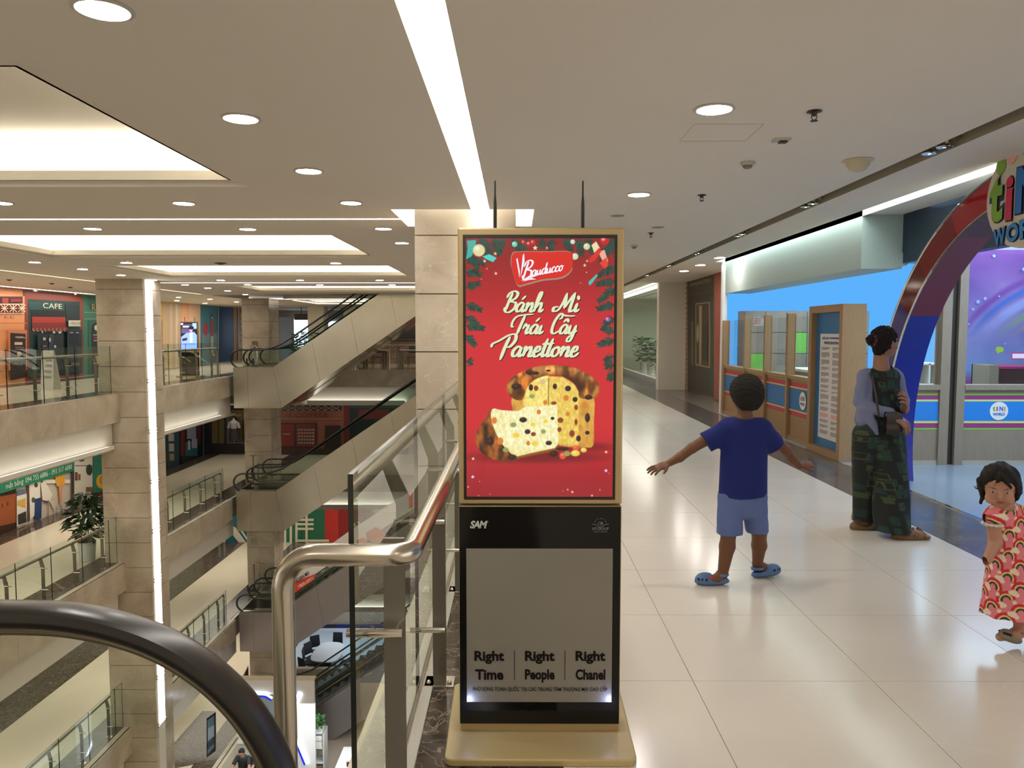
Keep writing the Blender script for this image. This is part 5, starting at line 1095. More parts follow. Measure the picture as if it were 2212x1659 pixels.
# coloured hoardings further down the gallery
hoard('pastel_hoarding', 'yellow and peach striped wall hoarding behind the second kiosk', 'hoarding', WP, 345, 432, [((214, 178, 60), [(346, 650), (391, 655), (391, 810), (346, 816)]), ((176, 120, 40), [(346, 700), (351, 690), (351, 815), (346, 815)]), ((206, 178, 140), [(351, 652), (391, 656), (391, 806), (351, 812)]), ((216, 196, 172), rc(366, 655, 372, 808)), ((222, 204, 184), rc(378, 656, 383, 806)), ((224, 168, 124), [(391, 655), (432, 659), (432, 798), (391, 806)]), ((232, 196, 160), [(408, 657), (432, 659), (432, 798), (408, 803)])], 0, CZ, (206, 170, 110))
hoard('blue_hoarding', 'blue wall hoarding with red flower and standing figure', 'hoarding', WP, 433, 471, [((70, 132, 152), [(433, 658), (471, 661), (471, 792), (433, 797)]), ((120, 150, 160), rc(436, 720, 470, 792)), ((176, 70, 80), el(444, 711, 5.5, 14)), ((180, 66, 76), el(457.5, 708, 3, 20)), ((196, 70, 80), rc(455, 690, 460, 728)), ((200, 200, 200), rc(455, 726, 460, 770)), ((40, 60, 90), el(457.5, 684, 2.4, 4)), ((210, 190, 180), el(457.5, 686, 1.5, 3)), ((196, 210, 214), rc(470, 661, 471.5, 790))], 0, CZ, (80, 130, 150))
hoard('navy_hoarding', 'plain dark blue wall hoarding beside the escalator newel', 'hoarding', WP, 472, 504, [((36, 72, 122), [(472, 660), (504, 662), (504, 790), (472, 794)])], 0, CZ, (36, 70, 120))
hoard('yellow_hoarding', 'narrow yellow and red wall strip behind the escalator newel', 'hoarding', WP, 504.5, 519, [((214, 156, 44), rc(505, 660, 511, 800)), ((110, 24, 24), rc(511, 662, 514, 800)), ((222, 190, 130), rc(514, 662, 518.5, 800))], 0, CZ, (210, 150, 50))
t = hoard('white_stone_print', 'white block wall print beside the far pillar', 'hoarding', ('Y', 41.5), 518, 540, [((200, 196, 190), [(519, 676), (527, 676), (529, 700), (528, 750), (519, 752)])]+[((50, 50, 50), rc(519, 688+12*i, 528, 689+12*i)) for i in range(5)], 0, CZ, (150, 140, 120))
# second kiosk at the far gallery
def farpx(x, y, d=0): return at(x, y, X=-11.3-d)
t2 = thing('advertising_kiosk', 'far advertising kiosk with blue screen of a chef across the atrium', 'kiosk', (-11.2, 25, 0))
KXf = -11.35
a = at(389, 695, Y=26.3); b2 = at(427, 760, Y=26.3); c2 = at(428, 812, Y=26.3)
q = MB(); q.box(a.x, 26.3, b2.z, b2.x, 26.42, a.z); q.build('housing', GOLD, t2)
q = MB(); q.box(a.x+.01, 26.31, .06, b2.x, 26.41, b2.z-.01); q.build('lower_cabinet', BLK, t2)
q = MB(); q.box(a.x-.1, 26.1, 0, b2.x+.12, 26.6, .06); q.build('base_plate', GOLD, t2)
artpx('screen', t2, ('Y', 26.295), [((20, 18, 30), rc(390.5, 696.5, 426, 757)), ((70, 64, 90), rc(392, 712, 410, 720)), ((60, 50, 80), rc(393, 700, 424, 712)), ((120, 150, 240), rc(416, 698, 425, 710)), ((200, 210, 250), [(391, 698), (396, 698), (396, 701), (391, 702)]), ((225, 225, 250), rc(396, 704, 409, 707)), ((110, 136, 232), [(392, 728), (404, 719), (420, 717), (426, 724), (426, 757), (392, 757)]), ((40, 24, 60), [(394, 732), (405, 729), (405, 735), (395, 737)]), ((150, 120, 150), el(413.5, 713, 3.6, 5)), ((20, 16, 30), el(414, 708, 6, 4)), ((160, 176, 245), rc(411, 719, 417, 740)), ((80, 100, 190), rc(392, 742, 424, 744))], m=attrm('far_screen_print', .2, 1.4))
artpx('lower_poster', t2, ('Y', 26.305), [((70, 64, 44), rc(393, 770, 426, 807)), ((40, 36, 30), rc(396, 797, 404, 800)), ((40, 36, 30), rc(415, 797, 423, 800))])
for x in (399, 420): p = at(x, 690, Y=26.35); q = MB(); q.tube([(p.x, p.y, a.z), (p.x, p.y, p.z+.08)], .008, 6); q.build('antenna', BLKM, t2)
# folding menu board on the gallery
t = thing('menu_board', 'white folding menu board standing before the cafe shopfront', 'menu board', (-13.3, 19.6, 0))
Yb = 20.6; a = at(90, 757, Y=Yb); b2 = at(115, 757, Y=Yb); z1 = a.z; 
q = MB(); q.prism([(a.x, Yb, z1), (b2.x, Yb, z1), (b2.x+.04, Yb-.15, 0), (a.x+.02, Yb-.15, 0)], (0, .02, 0)); q.build('front_board', mat('board_white', (.55, .52, .48), .5), t)
q = MB(); q.prism([(a.x, Yb+.03, z1), (b2.x, Yb+.03, z1), (b2.x+.0, Yb+.3, 0), (a.x, Yb+.3, 0)], (0, .02, 0)); q.build('back_board', mat('board_white', (.55, .52, .48), .5), t)
for i, s in enumerate(('GAME', 'COFFEE', 'PIZZA', 'MENU')): f = .25+.14*i; text(s, t, ((a.x+b2.x)/2+.05, Yb-.15*f-.012, z1*(1-f)), (1, 0, 0), (0, 0, 1), .19, .07, mat('soft_ink', (.08, .08, .08), .5))
# ================================================================== GALLERY ONE STOREY DOWN
XP = -15.02; PP_ = ('X', XP); z3 = -LV
sh = [((200, 190, 176), [(-190, 1060), (217, 960), (217, 1130), (-190, 1235)]), ((150, 78, 40), [(-190, 1060), (34, 1005), (36, 1170), (-190, 1228)]), ((56, 34, 24), [(-190, 1180), (36, 1128), (36, 1172), (-190, 1230)]), ((44, 30, 22), [(-100, 1070), (34, 1054), (34, 1066), (-100, 1090)]), ((84, 52, 34), rc(4, 1088, 5.5, 1096)), ((84, 52, 34), rc(15, 1084, 17, 1092)),
    ((150, 150, 156), [(36, 1155), (153, 1108), (153, 1124), (36, 1158)]), ((110, 70, 60), [(36, 1156), (217, 1102), (217, 1124), (36, 1172)]), ((96, 110, 140), [(35, 1060), (53, 1056), (53, 1070), (35, 1074)]), ((220, 214, 206), [(34, 1072), (56, 1066), (56, 1130), (34, 1138)]), ((206, 164, 84), [(35, 1082), (53, 1076), (53, 1098), (35, 1092)]), ((50, 50, 48), [(36, 1112), (54, 1104), (55, 1128), (37, 1134)]), ((96, 66, 50), [(55, 1048), (60, 1047), (61, 1126), (57, 1127)]),
    ((226, 220, 212), [(60, 1042), (84, 1036), (84, 1100), (62, 1124)]), ((60, 84, 50), el(75, 1048, 4, 5)), ((70, 92, 60), el(69, 1080, 4, 6)), ((34, 62, 110), [(72, 1078), (87, 1074), (86, 1120), (71, 1124)]), ((224, 216, 206), [(84, 1042), (96, 1044), (110, 1068), (104, 1084), (88, 1080)]), ((228, 222, 214), rc(88, 1036, 148, 1044)), ((150, 100, 70), rc(100, 1080, 101.5, 1124)), ((206, 198, 186), [(104, 1084), (110, 1080), (116, 1104), (114, 1104)]), ((100, 60, 44), rc(91, 1082, 100, 1086)),
    ((222, 160, 60), [(114, 1028), (134, 1022), (136, 1046), (128, 1052), (118, 1050)]), ((214, 150, 110), [(122, 1048), (126, 1048), (128, 1090), (125, 1090)]), ((214, 150, 110), [(127, 1048), (131, 1048), (128, 1090), (125, 1090)]), ((190, 190, 190), rc(120, 1090, 122, 1110)), ((190, 190, 190), rc(130, 1088, 133, 1110)), ((60, 54, 50), rc(150, 992, 155, 1106)), ((214, 208, 198), [(155, 990), (195, 980), (195, 1062), (155, 1080)]), ((120, 110, 104), rc(156, 1005, 195, 1007)), ((90, 80, 74), rc(156, 1020, 162, 1038)), ((150, 80, 60), rc(163, 1024, 168, 1037)), ((40, 64, 44), el(187, 1015, 7, 12)), ((120, 90, 50), rc(180, 1052, 195, 1062)), ((90, 90, 86), el(170, 994, 6, 3)),
    ((38, 124, 108), [(195, 980), (218, 974), (218, 1062), (195, 1064)]), ((232, 180, 50), el(214, 1040, 13, 16)), ((196, 144, 34), el(216, 1036, 9, 11)), ((96, 48, 40), [(197, 1066), (218, 1060), (218, 1106), (199, 1110)]),
    ((32, 122, 92), [(-190, 1094), (0, 1040), (152, 995), (152, 1017), (0, 1064), (-190, 1120)])]
t = hoard('furniture_hoarding', 'long furniture picture hoarding with green phone number band', 'hoarding', PP_, -190, 219, sh, z3, z3+2.85, (150, 130, 110), step=.006)
A, B2 = at(2, 1051, X=XP), at(146, 1007, X=XP)
text('m\u1eb7t b\u1eb1ng: 094 755 6886 - 093 317 6888', t, ((XP+.14), (A.y+B2.y)/2, (A.z+B2.z)/2+.0), (0, 1, 0), (0, 0, 1), (B2.y-A.y), .26, mat('pale_ink', (.6, .66, .6), .5))
# dark fashion shopfronts beyond the glowing pillar
t = hoard('fashion_hoarding', 'dark teal fashion shopfront print with shoes and dresses', 'hoarding', ('X', -15.0), 340, 437, [((22, 44, 50), [(340, 935), (437, 905), (437, 1001), (340, 1046)]), ((40, 80, 64), [(340, 940), (359, 934), (359, 985), (340, 990)]), ((120, 50, 40), [(348, 980), (358, 979), (359, 1000), (347, 1010)]), ((150, 110, 90), [(346, 1005), (358, 999), (358, 1030), (346, 1034)]), ((24, 56, 66), [(360, 934), (386, 926), (386, 1012), (360, 1024)]), ((140, 140, 130), rc(363, 937, 375, 953)), ((140, 140, 130), rc(364, 958, 375, 975)), ((130, 110, 90), rc(365, 980, 375, 995)), ((12, 18, 22), rc(388, 925, 436, 1008)), ((80, 20, 26), rc(388, 930, 398, 985)), ((70, 20, 26), rc(424, 918, 432, 960)), ((30, 80, 90), rc(399, 955, 425, 985)), ((110, 116, 140), rc(402, 922, 422, 948)), ((150, 150, 150), rc(404, 952, 409, 972)), ((130, 130, 150), rc(412, 948, 424, 968)), ((16, 28, 22), rc(390, 985, 436, 1010)), ((90, 100, 100), rc(436, 910, 438, 1000))], z3, z3+2.85, (20, 36, 40))
t = hoard('dark_boutique', 'black panelled boutique front with arched display', 'shopfront', ('Y', 36.9), 438, 532, [((22, 20, 24), rc(438, 880, 532, 999)), ((90, 84, 40), rc(458, 903, 484, 958)), ((60, 50, 34), rc(470, 903, 474, 958)), ((130, 60, 40), el(465, 921, 4, 5)), ((34, 30, 34), rc(484, 898, 492, 958)), ((104, 98, 92), rc(491, 884, 494, 958)), ((84, 76, 38), rc(495, 886, 530, 957)), ((26, 20, 22), rc(499, 912, 514, 957)), ((26, 20, 22), el(506.5, 912, 7.5, 14)), ((26, 20, 22), rc(524, 906, 530, 957)), ((140, 110, 60), el(513, 897, 10, 2.5)), ((96, 90, 84), rc(493, 955, 531, 958)), ((34, 30, 38), rc(440, 960, 531, 992)), ((18, 16, 22), rc(452, 964, 495, 988)), ((18, 16, 22), rc(497, 964, 530, 988)), ((104, 90, 84), rc(440, 992, 532, 994))], z3, z3+2.85, (20, 18, 22), step=.015)
tm_ = thing('shop_mannequin', 'headless display mannequin in white blouse and dark skirt', 'mannequin', tuple(at(506, 957, Y=36.3)))
p = at(506, 957, Y=36.3); q = MB(); q.lathe([(.06, 1.12), (.05, 1.2), (.16, 1.08), (.19, .95), (.14, .72)], c=(p.x, p.y, p.z-.05), n=12)
q2 = MB(); q2.lathe([(.15, .70), (.2, .4), (.24, .12)], c=(p.x, p.y, p.z), n=12); q2.build('skirt', mat('dark_skirt', (.03, .025, .03), .8), tm_, smooth=True)
q3 = MB(); q3.lathe([(.14, .70), (.17, .82), (.21, .98), (.12, 1.08), (.05, 1.12), (.04, 1.2)], c=(p.x, p.y, p.z), n=12); q3.tube([(p.x-.19, p.y, p.z+1.0), (p.x-.26, p.y, p.z+.72)], [.06, .07], 8); q3.tube([(p.x+.19, p.y, p.z+1.0), (p.x+.26, p.y, p.z+.72)], [.06, .07], 8); q3.build('blouse', mat('white_blouse', (.42, .4, .4), .8), tm_, smooth=True)
q4 = MB(); q4.tube([(p.x, p.y, p.z), (p.x, p.y, p.z+.3)], .015, 6); q4.build('stand_pole', STEEL, tm_)
lat = []
for i in range(8):
    x = 607+16*i
    for a_, b_ in (((x, 877), (x+16, 886)), ((x, 886), (x+16, 877)), ((x, 876), (x, 887))):
        dx, dy = b_[0]-a_[0], b_[1]-a_[1]; L_ = math.hypot(dx, dy); nx, ny = -dy/L_*.8, dx/L_*.8
        lat.append(((150, 130, 118), [(a_[0]+nx, a_[1]+ny), (b_[0]+nx, b_[1]+ny), (b_[0]-nx, b_[1]-ny), (a_[0]-nx, a_[1]-ny)]))
hoard('coffee_front_below', 'dusky pink coffee shopfront print across the atrium one storey down', 'shopfront', ('Y', 36.9), 600, 742, [((132, 80, 66), rc(600, 874, 742, 1000)), ((40, 26, 28), rc(604, 875, 738, 887))]+lat+[((150, 94, 78), rc(604, 903, 740, 906)), ((60, 24, 22), rc(607, 913, 685, 966)), ((112, 32, 34), rc(608, 916, 636, 963)), ((40, 20, 20), rc(637, 914, 641, 966)), ((100, 30, 34), rc(641, 916, 682, 964))]+[((150, 140, 130), rc(643, 926+7*i, 680, 930+7*i)) for i in range(5)]+[((100, 40, 40), rc(644+6*j, 926+7*i, 646+6*j, 930+7*i)) for i in range(5) for j in range(6)]+[((40, 22, 20), rc(704, 918, 738, 970)), ((150, 110, 90), rc(614, 935, 630, 938)), ((50, 34, 30), rc(604, 968, 740, 1000)), ((120, 66, 54), el(623.5, 895, 3.5, 4))], z3, z3+2.85, (120, 74, 62), [('COFFEE', (638, 895, 712, 895, 9), (84, 34, 30))], step=.015)
hoard('dark_front_below', 'dark teal and red shopfront seen through the escalator glass', 'shopfront', ('Y', 36.9), 742.5, 880, [((24, 40, 40), rc(743, 870, 880, 1000)), ((96, 34, 32), rc(743, 872, 755, 1000)), ((104, 34, 36), rc(775, 884, 840, 905)), ((36, 66, 62), rc(755, 872, 870, 882)), ((16, 26, 30), rc(757, 908, 870, 960))], z3, z3+2.85, (24, 40, 42))
# ================================================================== GALLERY TWO STOREYS DOWN
z2 = -2*LV; Wc = (206, 196, 176); Gc = (24, 96, 70); Bc = (16, 92, 108)
P2 = ('Y', 36.9)
hoard('blue_striped_hoarding', 'petrol blue hoarding with white diagonal stripes two storeys down', 'hoarding', P2, 455, 533, [(Bc, rc(455, 1095, 533, 1185)), (Wc, rc(471, 1140, 476, 1185)), (Wc, rc(482, 1140, 487, 1185)), (Wc, [(490, 1150), (490, 1120), (500, 1140), (535, 1186), (527, 1186), (494, 1144)]), (Wc, [(497, 1138), (508, 1138), (542, 1186), (532, 1186)]), (Wc, [(512, 1136), (519, 1136), (540, 1166), (540, 1176)]), (Gc, [(519, 1138), (533, 1138), (533, 1160)])], z2, z2+2.85, Bc, step=.012)
hoard('green_striped_hoarding', 'green, white and red striped hoarding two storeys down', 'hoarding', P2, 604, 804, [(Gc, rc(604, 1095, 804, 1185)), ((176, 40, 38), rc(702, 1095, 731, 1185)), ((130, 26, 26), rc(731, 1095, 757, 1185)), ((66, 18, 22), rc(757, 1095, 804, 1185))]+[(Wc, rc(x, 1095, x+5, 1185)) for x in (613.5, 626, 638)]+[(Gc, rc(643, 1095, 650, 1185)), (Wc, rc(660, 1095, 665, 1175))]+[(Wc, rc(640, y, 678, y+5)) for y in (1120, 1129.5, 1139.5)]+[(Wc, rc(640, 1165, 711, 1170)), (Gc, rc(650, 1174, 702, 1185))], z2, z2+2.85, Gc, [('WE', (766, 1122, 785, 1120, 7), (110, 60, 60)), ('AZ', (762, 1135, 779, 1132, 12), (196, 196, 196))], step=.012)
# ================================================================== FAR SIDE OF THE TOP LEVEL
fw = struct('wall_far'); q = MB(); q.box(-17, 47, -LV*3, 9, 47.1, CZ); q.build('far_wall', mat('far_wall_paint', (.42, .38, .33), .7), fw)
for n in (1, 2, 3): q = MB(); q.box(-15.1, 36.95, -LV*n, 9, 37.05, -LV*n+2.9); q.build('store_wall', mat('taupe_wall', (.30, .255, .21), .6), fw)
for i, (x0, x1, y0, y1) in enumerate(((630, 667, 690, 750), (706, 737, 694, 716), (745, 790, 700, 730))):
    w_ = struct('window_%d' % (i+2), (0, 46.9, 0)); a, b2 = at(x0, y0, Y=46.9), at(x1, y1, Y=46.9)
    q = MB(); q.box(a.x, 46.9, b2.z, b2.x, 46.95, a.z); q.build('bright_pane', DAY, w_)
    q = MB(); q.box(a.x-.1, 46.85, b2.z-.1, a.x, 46.98, a.z+.1); q.box(b2.x, 46.85, b2.z-.1, b2.x+.1, 46.98, a.z+.1); q.build('window_frame', mat('grey_frame', (.2, .2, .2), .5), w_)
t = thing('shutter_screen', 'pale blue grey translucent shop screen behind the far pillar', 'screen', tuple(at(620, 790, Y=42)))
a, b2 = at(603, 685, Y=42), at(636, 790, Y=42); q = MB(); q.box(a.x, 42, 0, b2.x, 42.05, a.z); q.build('panel', mat('blue_grey_panel', (.34, .44, .62), .5, var=.2, scale=2), t)
for i, (x0, x1) in enumerate(((665, 699), (742, 762))):
    a, b2 = at(x0, 700, Y=40), at(x1, 700, Y=40); p_ = struct('pillar', (a.x, 40, 0)); q = MB(); q.box(a.x, 40, 0, b2.x, 41, CZ); q.build('pillar_shaft', mat('pier_paint', (.66, .61, .52), .7), p_)
t = thing('hanging_screen', 'black hanging sign box before the bright far windows', 'sign', tuple(at(650, 680, Y=41)))
a, b2 = at(636, 678, Y=41), at(664, 691, Y=41); q = MB(); q.box(a.x, 41, b2.z, b2.x, 41.2, a.z); q.build('sign_box', BLKM, t); q = MB(); q.tube([((a.x+b2.x)/2, 41.1, a.z), ((a.x+b2.x)/2, 41.1, CZ)], .02, 6); q.build('rod', BLKM, t)
for i, x in enumerate((648, 672, 688)):
    p = at(x, 760, Y=36.5); t = thing('potted_shrub', 'rounded green shrub at the far side of the atrium, %s from the pillar' % ordi(i+1), 'plant', (p.x, 36.5, 0), 'far shrubs')
    MB().lathe([(.2, 0), (.25, .35)], c=(p.x, 36.5+1.4*i, 0), n=12).build('pot', PW, t); bush(t, (p.x, 36.5+1.4*i, .4), .36, 1.1+.25*(i == 2), 200, LEAFD, .22)
t = thing('brick_counter', 'low brick restaurant counter with dark top at the far side', 'counter', tuple(at(860, 790, Y=38)))
a, b2 = at(790, 733, Y=38), at(985, 760, Y=38); q = MB(); q.box(a.x, 38, 0, b2.x, 38.3, a.z-.05); q.build('counter_core', mat('mortar', (.16, .10, .08), .8), t)
bm = MB(); bm.box(0, -.02, 0, .42, 0, .105); b0 = bm.build('brick', mat('far_brick', (.10, .042, .028), .8, var=.35, scale=5), None, world=False); b0.parent = t; first = True
for j in range(9):
    for i in range(int((b2.x-a.x)/.45)):
        loc = Vector((a.x+.45*i+(.2 if j % 2 else 0), 38, .02+.125*j))-wloc(t)
        if first: b0.location = loc; first = False
        else: piece('brick', b0, t, loc)
q = MB(); q.box(a.x-.1, 37.9, a.z-.05, b2.x, 38.4, a.z+.02); q.build('counter_top', mat('dark_top', (.03, .02, .018), .3), t)
fs = thing('restaurant_front', 'dark glazed restaurant back wall above the brick counter', 'shopfront', tuple(at(860, 700, Y=43)))
a, b2 = at(770, 640, Y=43), at(985, 735, Y=43); q = MB(); q.box(a.x, 43, .2, b2.x, 43.1, CZ); q.build('dark_glazing', mat('dark_glazing', (.05, .055, .05), .15), fs)
def chair(x, y, rz, lab, m, grp, proto=[None]):
    if proto[0] is None:
        t = thing('cafe_chair', lab, 'chair', (x, y, 0), grp, rz); proto[0] = t
        for sx in (-.19, .19):
            q = MB(); q.tube([(sx, -.19, 0), (sx, -.18, .45)], .016, 6); q.build('leg', m, t, world=False)
            q = MB(); q.tube([(sx, .21, 0), (sx, .18, .45), (sx, .24, .95)], .016, 6); q.build('leg', m, t, world=False)
        q = MB(); q.box(-.21, -.21, .43, .21, .2, .47); q.build('seat', m, t, world=False)
        q = MB(); q.prism([(-.19, .2, .62), (.19, .2, .62), (.19, .24, .95), (-.19, .24, .95)], (0, .02, 0)); q.build('backrest', m, t, world=False); return t
    return dup(proto[0], None, (x, y, 0), rz, lab)
CHM = mat('dark_chair_wood', (.02, .014, .012), .4)
for i, x in enumerate((802, 880)):
    p = at(x+10, 795, Y=33.3); t = thing('cafe_table', 'square wooden cafe table, %s across the atrium' % ('one near the escalator' if i == 0 else 'one near the marble pillar'), 'table', (p.x, 33.3, 0), 'far cafe tables')
    q = MB(); q.box(p.x-.55, 32.9, .72, p.x+.5, 33.7, .78); q.build('tabletop', mat('far_table_wood', (.20, .12, .06), .4), t)
    for dx in (-.45, .4):
        for dy in (-.32, .32): q = MB(); q.cbox(p.x+dx, 33.3+dy, .36, .09, .09, .72); q.build('leg', MT['far_table_wood'], t)
    if i == 0: chair(p.x-1.0, 33.3, pi/2, 'dark cafe chair on the escalator side of the %s far table' % ('first' if i == 0 else 'second'), CHM, 'far cafe chairs')
    chair(p.x-.1, 34.25, 0, 'dark cafe chair behind the %s far table' % ('first' if i == 0 else 'second'), CHM, 'far cafe chairs')
    if i == 0: chair(p.x+.78, 33.2, -pi/2, 'dark cafe chair turned to the first far table from the pillar side', CHM, 'far cafe chairs')
t = thing('rope_barrier', 'thin steel railing along the far floor edge', 'railing', (-7, 31.7, 0))
for i in range(6): q = MB(); q.cbox(-8.2+1.5*i, 31.7, .5, .05, .05, 1.0); q.build('post', STEEL, t)
for i in range(5): q = MB(); q.box(-8.2+1.5*i+.03, 31.695, .04, -8.2+1.5*(i+1)-.03, 31.705, 1.15); q.build('glass_panel', GLASS, t)
q = MB(); q.tube([(-8.2, 31.75, 1.0), (-.7, 31.75, 1.0)], .022, 8); q.build('handrail', STEEL, t)
# ================================================================== THINGS ON THE GALLERIES
# potted tree one storey down
pb = at(189, 1210, Z=z3+.005)
t = thing('potted_tree', 'leafy green tree in white pot beside the glowing pillar', 'plant', tuple(pb))
MB().lathe([(.17, 0), (.185, .02), (.215, .45), (.22, .5), (.20, .5), (.19, .45)], c=tuple(pb), n=22).build('pot', PW, t, smooth=True)
MB().lathe([(.19, .455), (.02, .46)], c=tuple(pb), n=16).build('soil', mat('soil', (.04, .02, .012), .9), t)
q = MB()
for i in range(5): a = i*1.26; q.tube([(pb.x, pb.y, pb.z+.4), (pb.x+.06*math.cos(a), pb.y+.06*math.sin(a), pb.z+.8), (pb.x+.22*math.cos(a), pb.y+.22*math.sin(a), pb.z+1.25)], [.012, .01, .006], 6)
q.build('stems', mat('stem_green', (.06, .08, .03), .6), t)
lm = MB(); lm.poly([(0, 0, 0), (.035, .06, .012), (.045, .12, .01), (.02, .19, -.01), (0, .225, -.02), (0, .12, 0)]); lm.poly([(0, 0, 0), (0, .12, 0), (0, .225, -.02), (-.02, .19, -.01), (-.045, .12, .01), (-.035, .06, .012)])
l0 = lm.build('leaf', LEAF, None, smooth=True, world=False); l0.parent = t; r2_ = random.Random(5)
for i in range(285):
    c = l0 if i == 0 else l0.copy()
    if i: COL.objects.link(c)
    h_ = r2_.random(); a = r2_.uniform(0, 2*pi); rr_ = (.14+.25*math.sin(pi*min(1, h_*.9+.08))**.8)*r2_.uniform(.45, 1); c.location = (rr_*math.cos(a), rr_*math.sin(a), .62+h_*1.12)
    c.rotation_euler = (r2_.uniform(-.9, .5), r2_.uniform(-.6, .6), a-pi/2+r2_.uniform(-.6, .6)); s_ = r2_.uniform(.9, 1.45); c.scale = (s_, s_, s_); c.parent = t
# notices on pillars
for i, (x0, y0, x1, y1) in enumerate(((532, 932, 547, 951), (538, 1158, 552, 1177), (544, 737, 556, 752))):
    t = thing('paper_notice', ('white paper notice on far pillar one storey down', 'white paper notice on far pillar two storeys down', 'grey plaque on far pillar at the top level')[i], 'notice', tuple(at(x0, y1, Y=30.18)))
    artpx('sheet', t, ('Y', 30.19), [((190, 182, 166) if i < 2 else (110, 100, 84), rc(x0, y0, x1, y1))]+[((130, 124, 116), rc(x0+3, y0+4+3*j, x1-3, y0+4.8+3*j)) for j in range(4)])
for n, (x, y) in enumerate(((546, 747), (548, 984), (550, 1217))):
    t = thing('steel_barrier', 'short bent steel rail beside the escalator newels, ' + ('top level', 'one storey down', 'two storeys down')[n], 'barrier', (at(x, y, Y=29.9).x, 29.9, -LV*n))
    a = at(x-8, y, Y=29.9); b2 = at(x+6, y, Y=29.9); q = MB(); q.tube([tuple(a), tuple(b2), (b2.x+.05, 29.9, b2.z-.06), (b2.x+.05, 29.9, -LV*n)], .03, 8); q.build('bent_rail', STEEL, t, smooth=True); q = MB(); q.tube([(a.x+.12, 29.9, a.z), (a.x+.12, 29.9, -LV*n)], .03, 8); q.build('post', STEEL, t)
# ================================================================== GROUND FLOOR
z1g = -3*LV
Bo = thing('exhibition_booth', 'white booth with neon trimmed opening and grey back wall on ground floor', 'booth', (-7.6, 24.5, z1g))
YB = 23.6
def bp(x, y, Y=YB): return at(x, y, Y=Y)
x0, x1 = bp(466, 1500).x, bp(679, 1500).x; zt = bp(620, 1470).z; zn = bp(620, 1496).z
WB = mat('booth_white', (.62, .60, .58), .5)
q = MB(); q.box(x0, YB, zt-.45, x1, YB+.1, zt); q.build('header_panel', WB, Bo)
xr1 = bp(640, 1550).x; q = MB(); q.box(xr1, YB, z1g, x1, YB+.1, zt-.455); q.build('side_panel', WB, Bo); q = MB(); q.box(x0-.02, YB, zt, x1, YB+.28, zt+.03); q.build('top_cap', mat('booth_top', (.55, .47, .34), .5), Bo)
for i in range(2): xa = x0+.05+(xr1-x0)*i/2; q = MB(); q.box(xa, YB+1.9, z1g, xa+(xr1-x0)/2-.01, YB+1.95, zt-1.0); q.build('back_panel', mat('booth_grey', (.21, .24, .26), .5), Bo)
NEON = emis('neon_white', (.8, .86, 1), 4); NAVB = emis('neon_navy', (.01, .02, .45), .8)
for pts, m, r in (([(467, 1505), (475, 1503), (556, 1499), (575, 1500), (588, 1508)], NEON, .03), ([(467, 1510), (556, 1504), (572, 1505), (586, 1513)], NAVB, .025), ([(640, 1524), (644, 1512), (650, 1500), (648, 1497), (641, 1503), (638, 1515)], NEON, .02), ([(640, 1597), (663, 1650)], NEON, .03), ([(640, 1608), (658, 1652)], NAVB, .03)):
    q = MB(); q.tube([tuple(bp(x, y, YB-.04)) for x, y in pts], r, 8); q.build('neon_tube', m, Bo, smooth=True)
t = thing('wall_screen', 'black framed landscape poster on the booth side wall', 'poster', tuple(bp(447, 1600)))
artpx('poster_print', t, ('X', bp(455, 1590, 24.6).x), [((20, 18, 18), [(446, 1552), (466, 1538), (466, 1622), (446, 1637)]), ((96, 112, 122), [(448, 1556), (462, 1545), (462, 1614), (448, 1630)]), ((150, 160, 165), [(448, 1574), (462, 1566), (462, 1590), (448, 1600)]), ((50, 60, 80), [(448, 1605), (462, 1590), (462, 1605), (448, 1620)])], nrm=(1, 0, 0))
# reception counters, people, office chair
t = thing('reception_counter', 'long white reception counter in front of the booth', 'counter', tuple(bp(500, 1659, 22.2)))
a, b2 = bp(442, 1650, 22.0), bp(570, 1640, 22.0); zc_ = a.z
q = MB(); q.box(a.x, 21.6, z1g, b2.x+.3, 22.3, z1g+1.02); q.build('body', WB, t, bevel=.05); q = MB(); q.box(a.x-.03, 21.55, z1g+1.02, b2.x+.3, 22.35, z1g+1.06); q.build('worktop', WHITE, t)
t = thing('back_counter', 'low white shelf along the booth back wall', 'counter', tuple(bp(520, 1620, 25.3)))
q = MB(); q.box(x0+.1, 25.0, z1g+.75, xr1-.2, 25.45, z1g+.82); q.build('worktop', WHITE, t); q = MB(); q.box(x0+.1, 25.3, z1g, xr1-.2, 25.45, z1g+.75); q.build('body', WB, t)
for i, (x, y) in enumerate(((452, 1643), (462, 1640), (441, 1648))):
    p = bp(x, y, 21.9); t = thing('magazine_stack', 'stack of white brochures on the counter, %s from the black poster' % ordi(i+1), 'brochures', (p.x, 21.9, z1g+1.06), 'brochures')
    for j in range(5): q = MB(); q.cbox(p.x+.02*j*(-1)**j, 21.9, z1g+1.06+.025*j+.0125, .24, .3, .02); q.build('brochure', mat('brochure_paper', (.5, .5, .5), .5) if j % 2 else BLKM, t)
p = bp(487, 1640, 21.9); t = thing('phone_stand', 'small dark card reader on the reception counter', 'device', (p.x, 21.9, z1g+1.06)); q = MB(); q.cbox(p.x, 21.9, z1g+1.09, .22, .14, .06); q.build('base', BLKM, t); q = MB(); q.tube([(p.x, 21.9, z1g+1.1), (p.x, 21.9, z1g+1.32)], .018, 6); q.build('stem', BLKM, t)
p = bp(670, 1652, 22.6); t = thing('till_desk', 'white desk with black tray beside the neon leg', 'desk', (p.x, 22.6, z1g)); q = MB(); q.box(p.x-.3, 22.3, z1g, p.x+.35, 22.9, z1g+.86); q.build('body', WB, t); q = MB(); q.box(p.x-.14, 22.35, z1g+.86, p.x+.22, 22.8, z1g+.9); q.build('tray', BLKM, t)
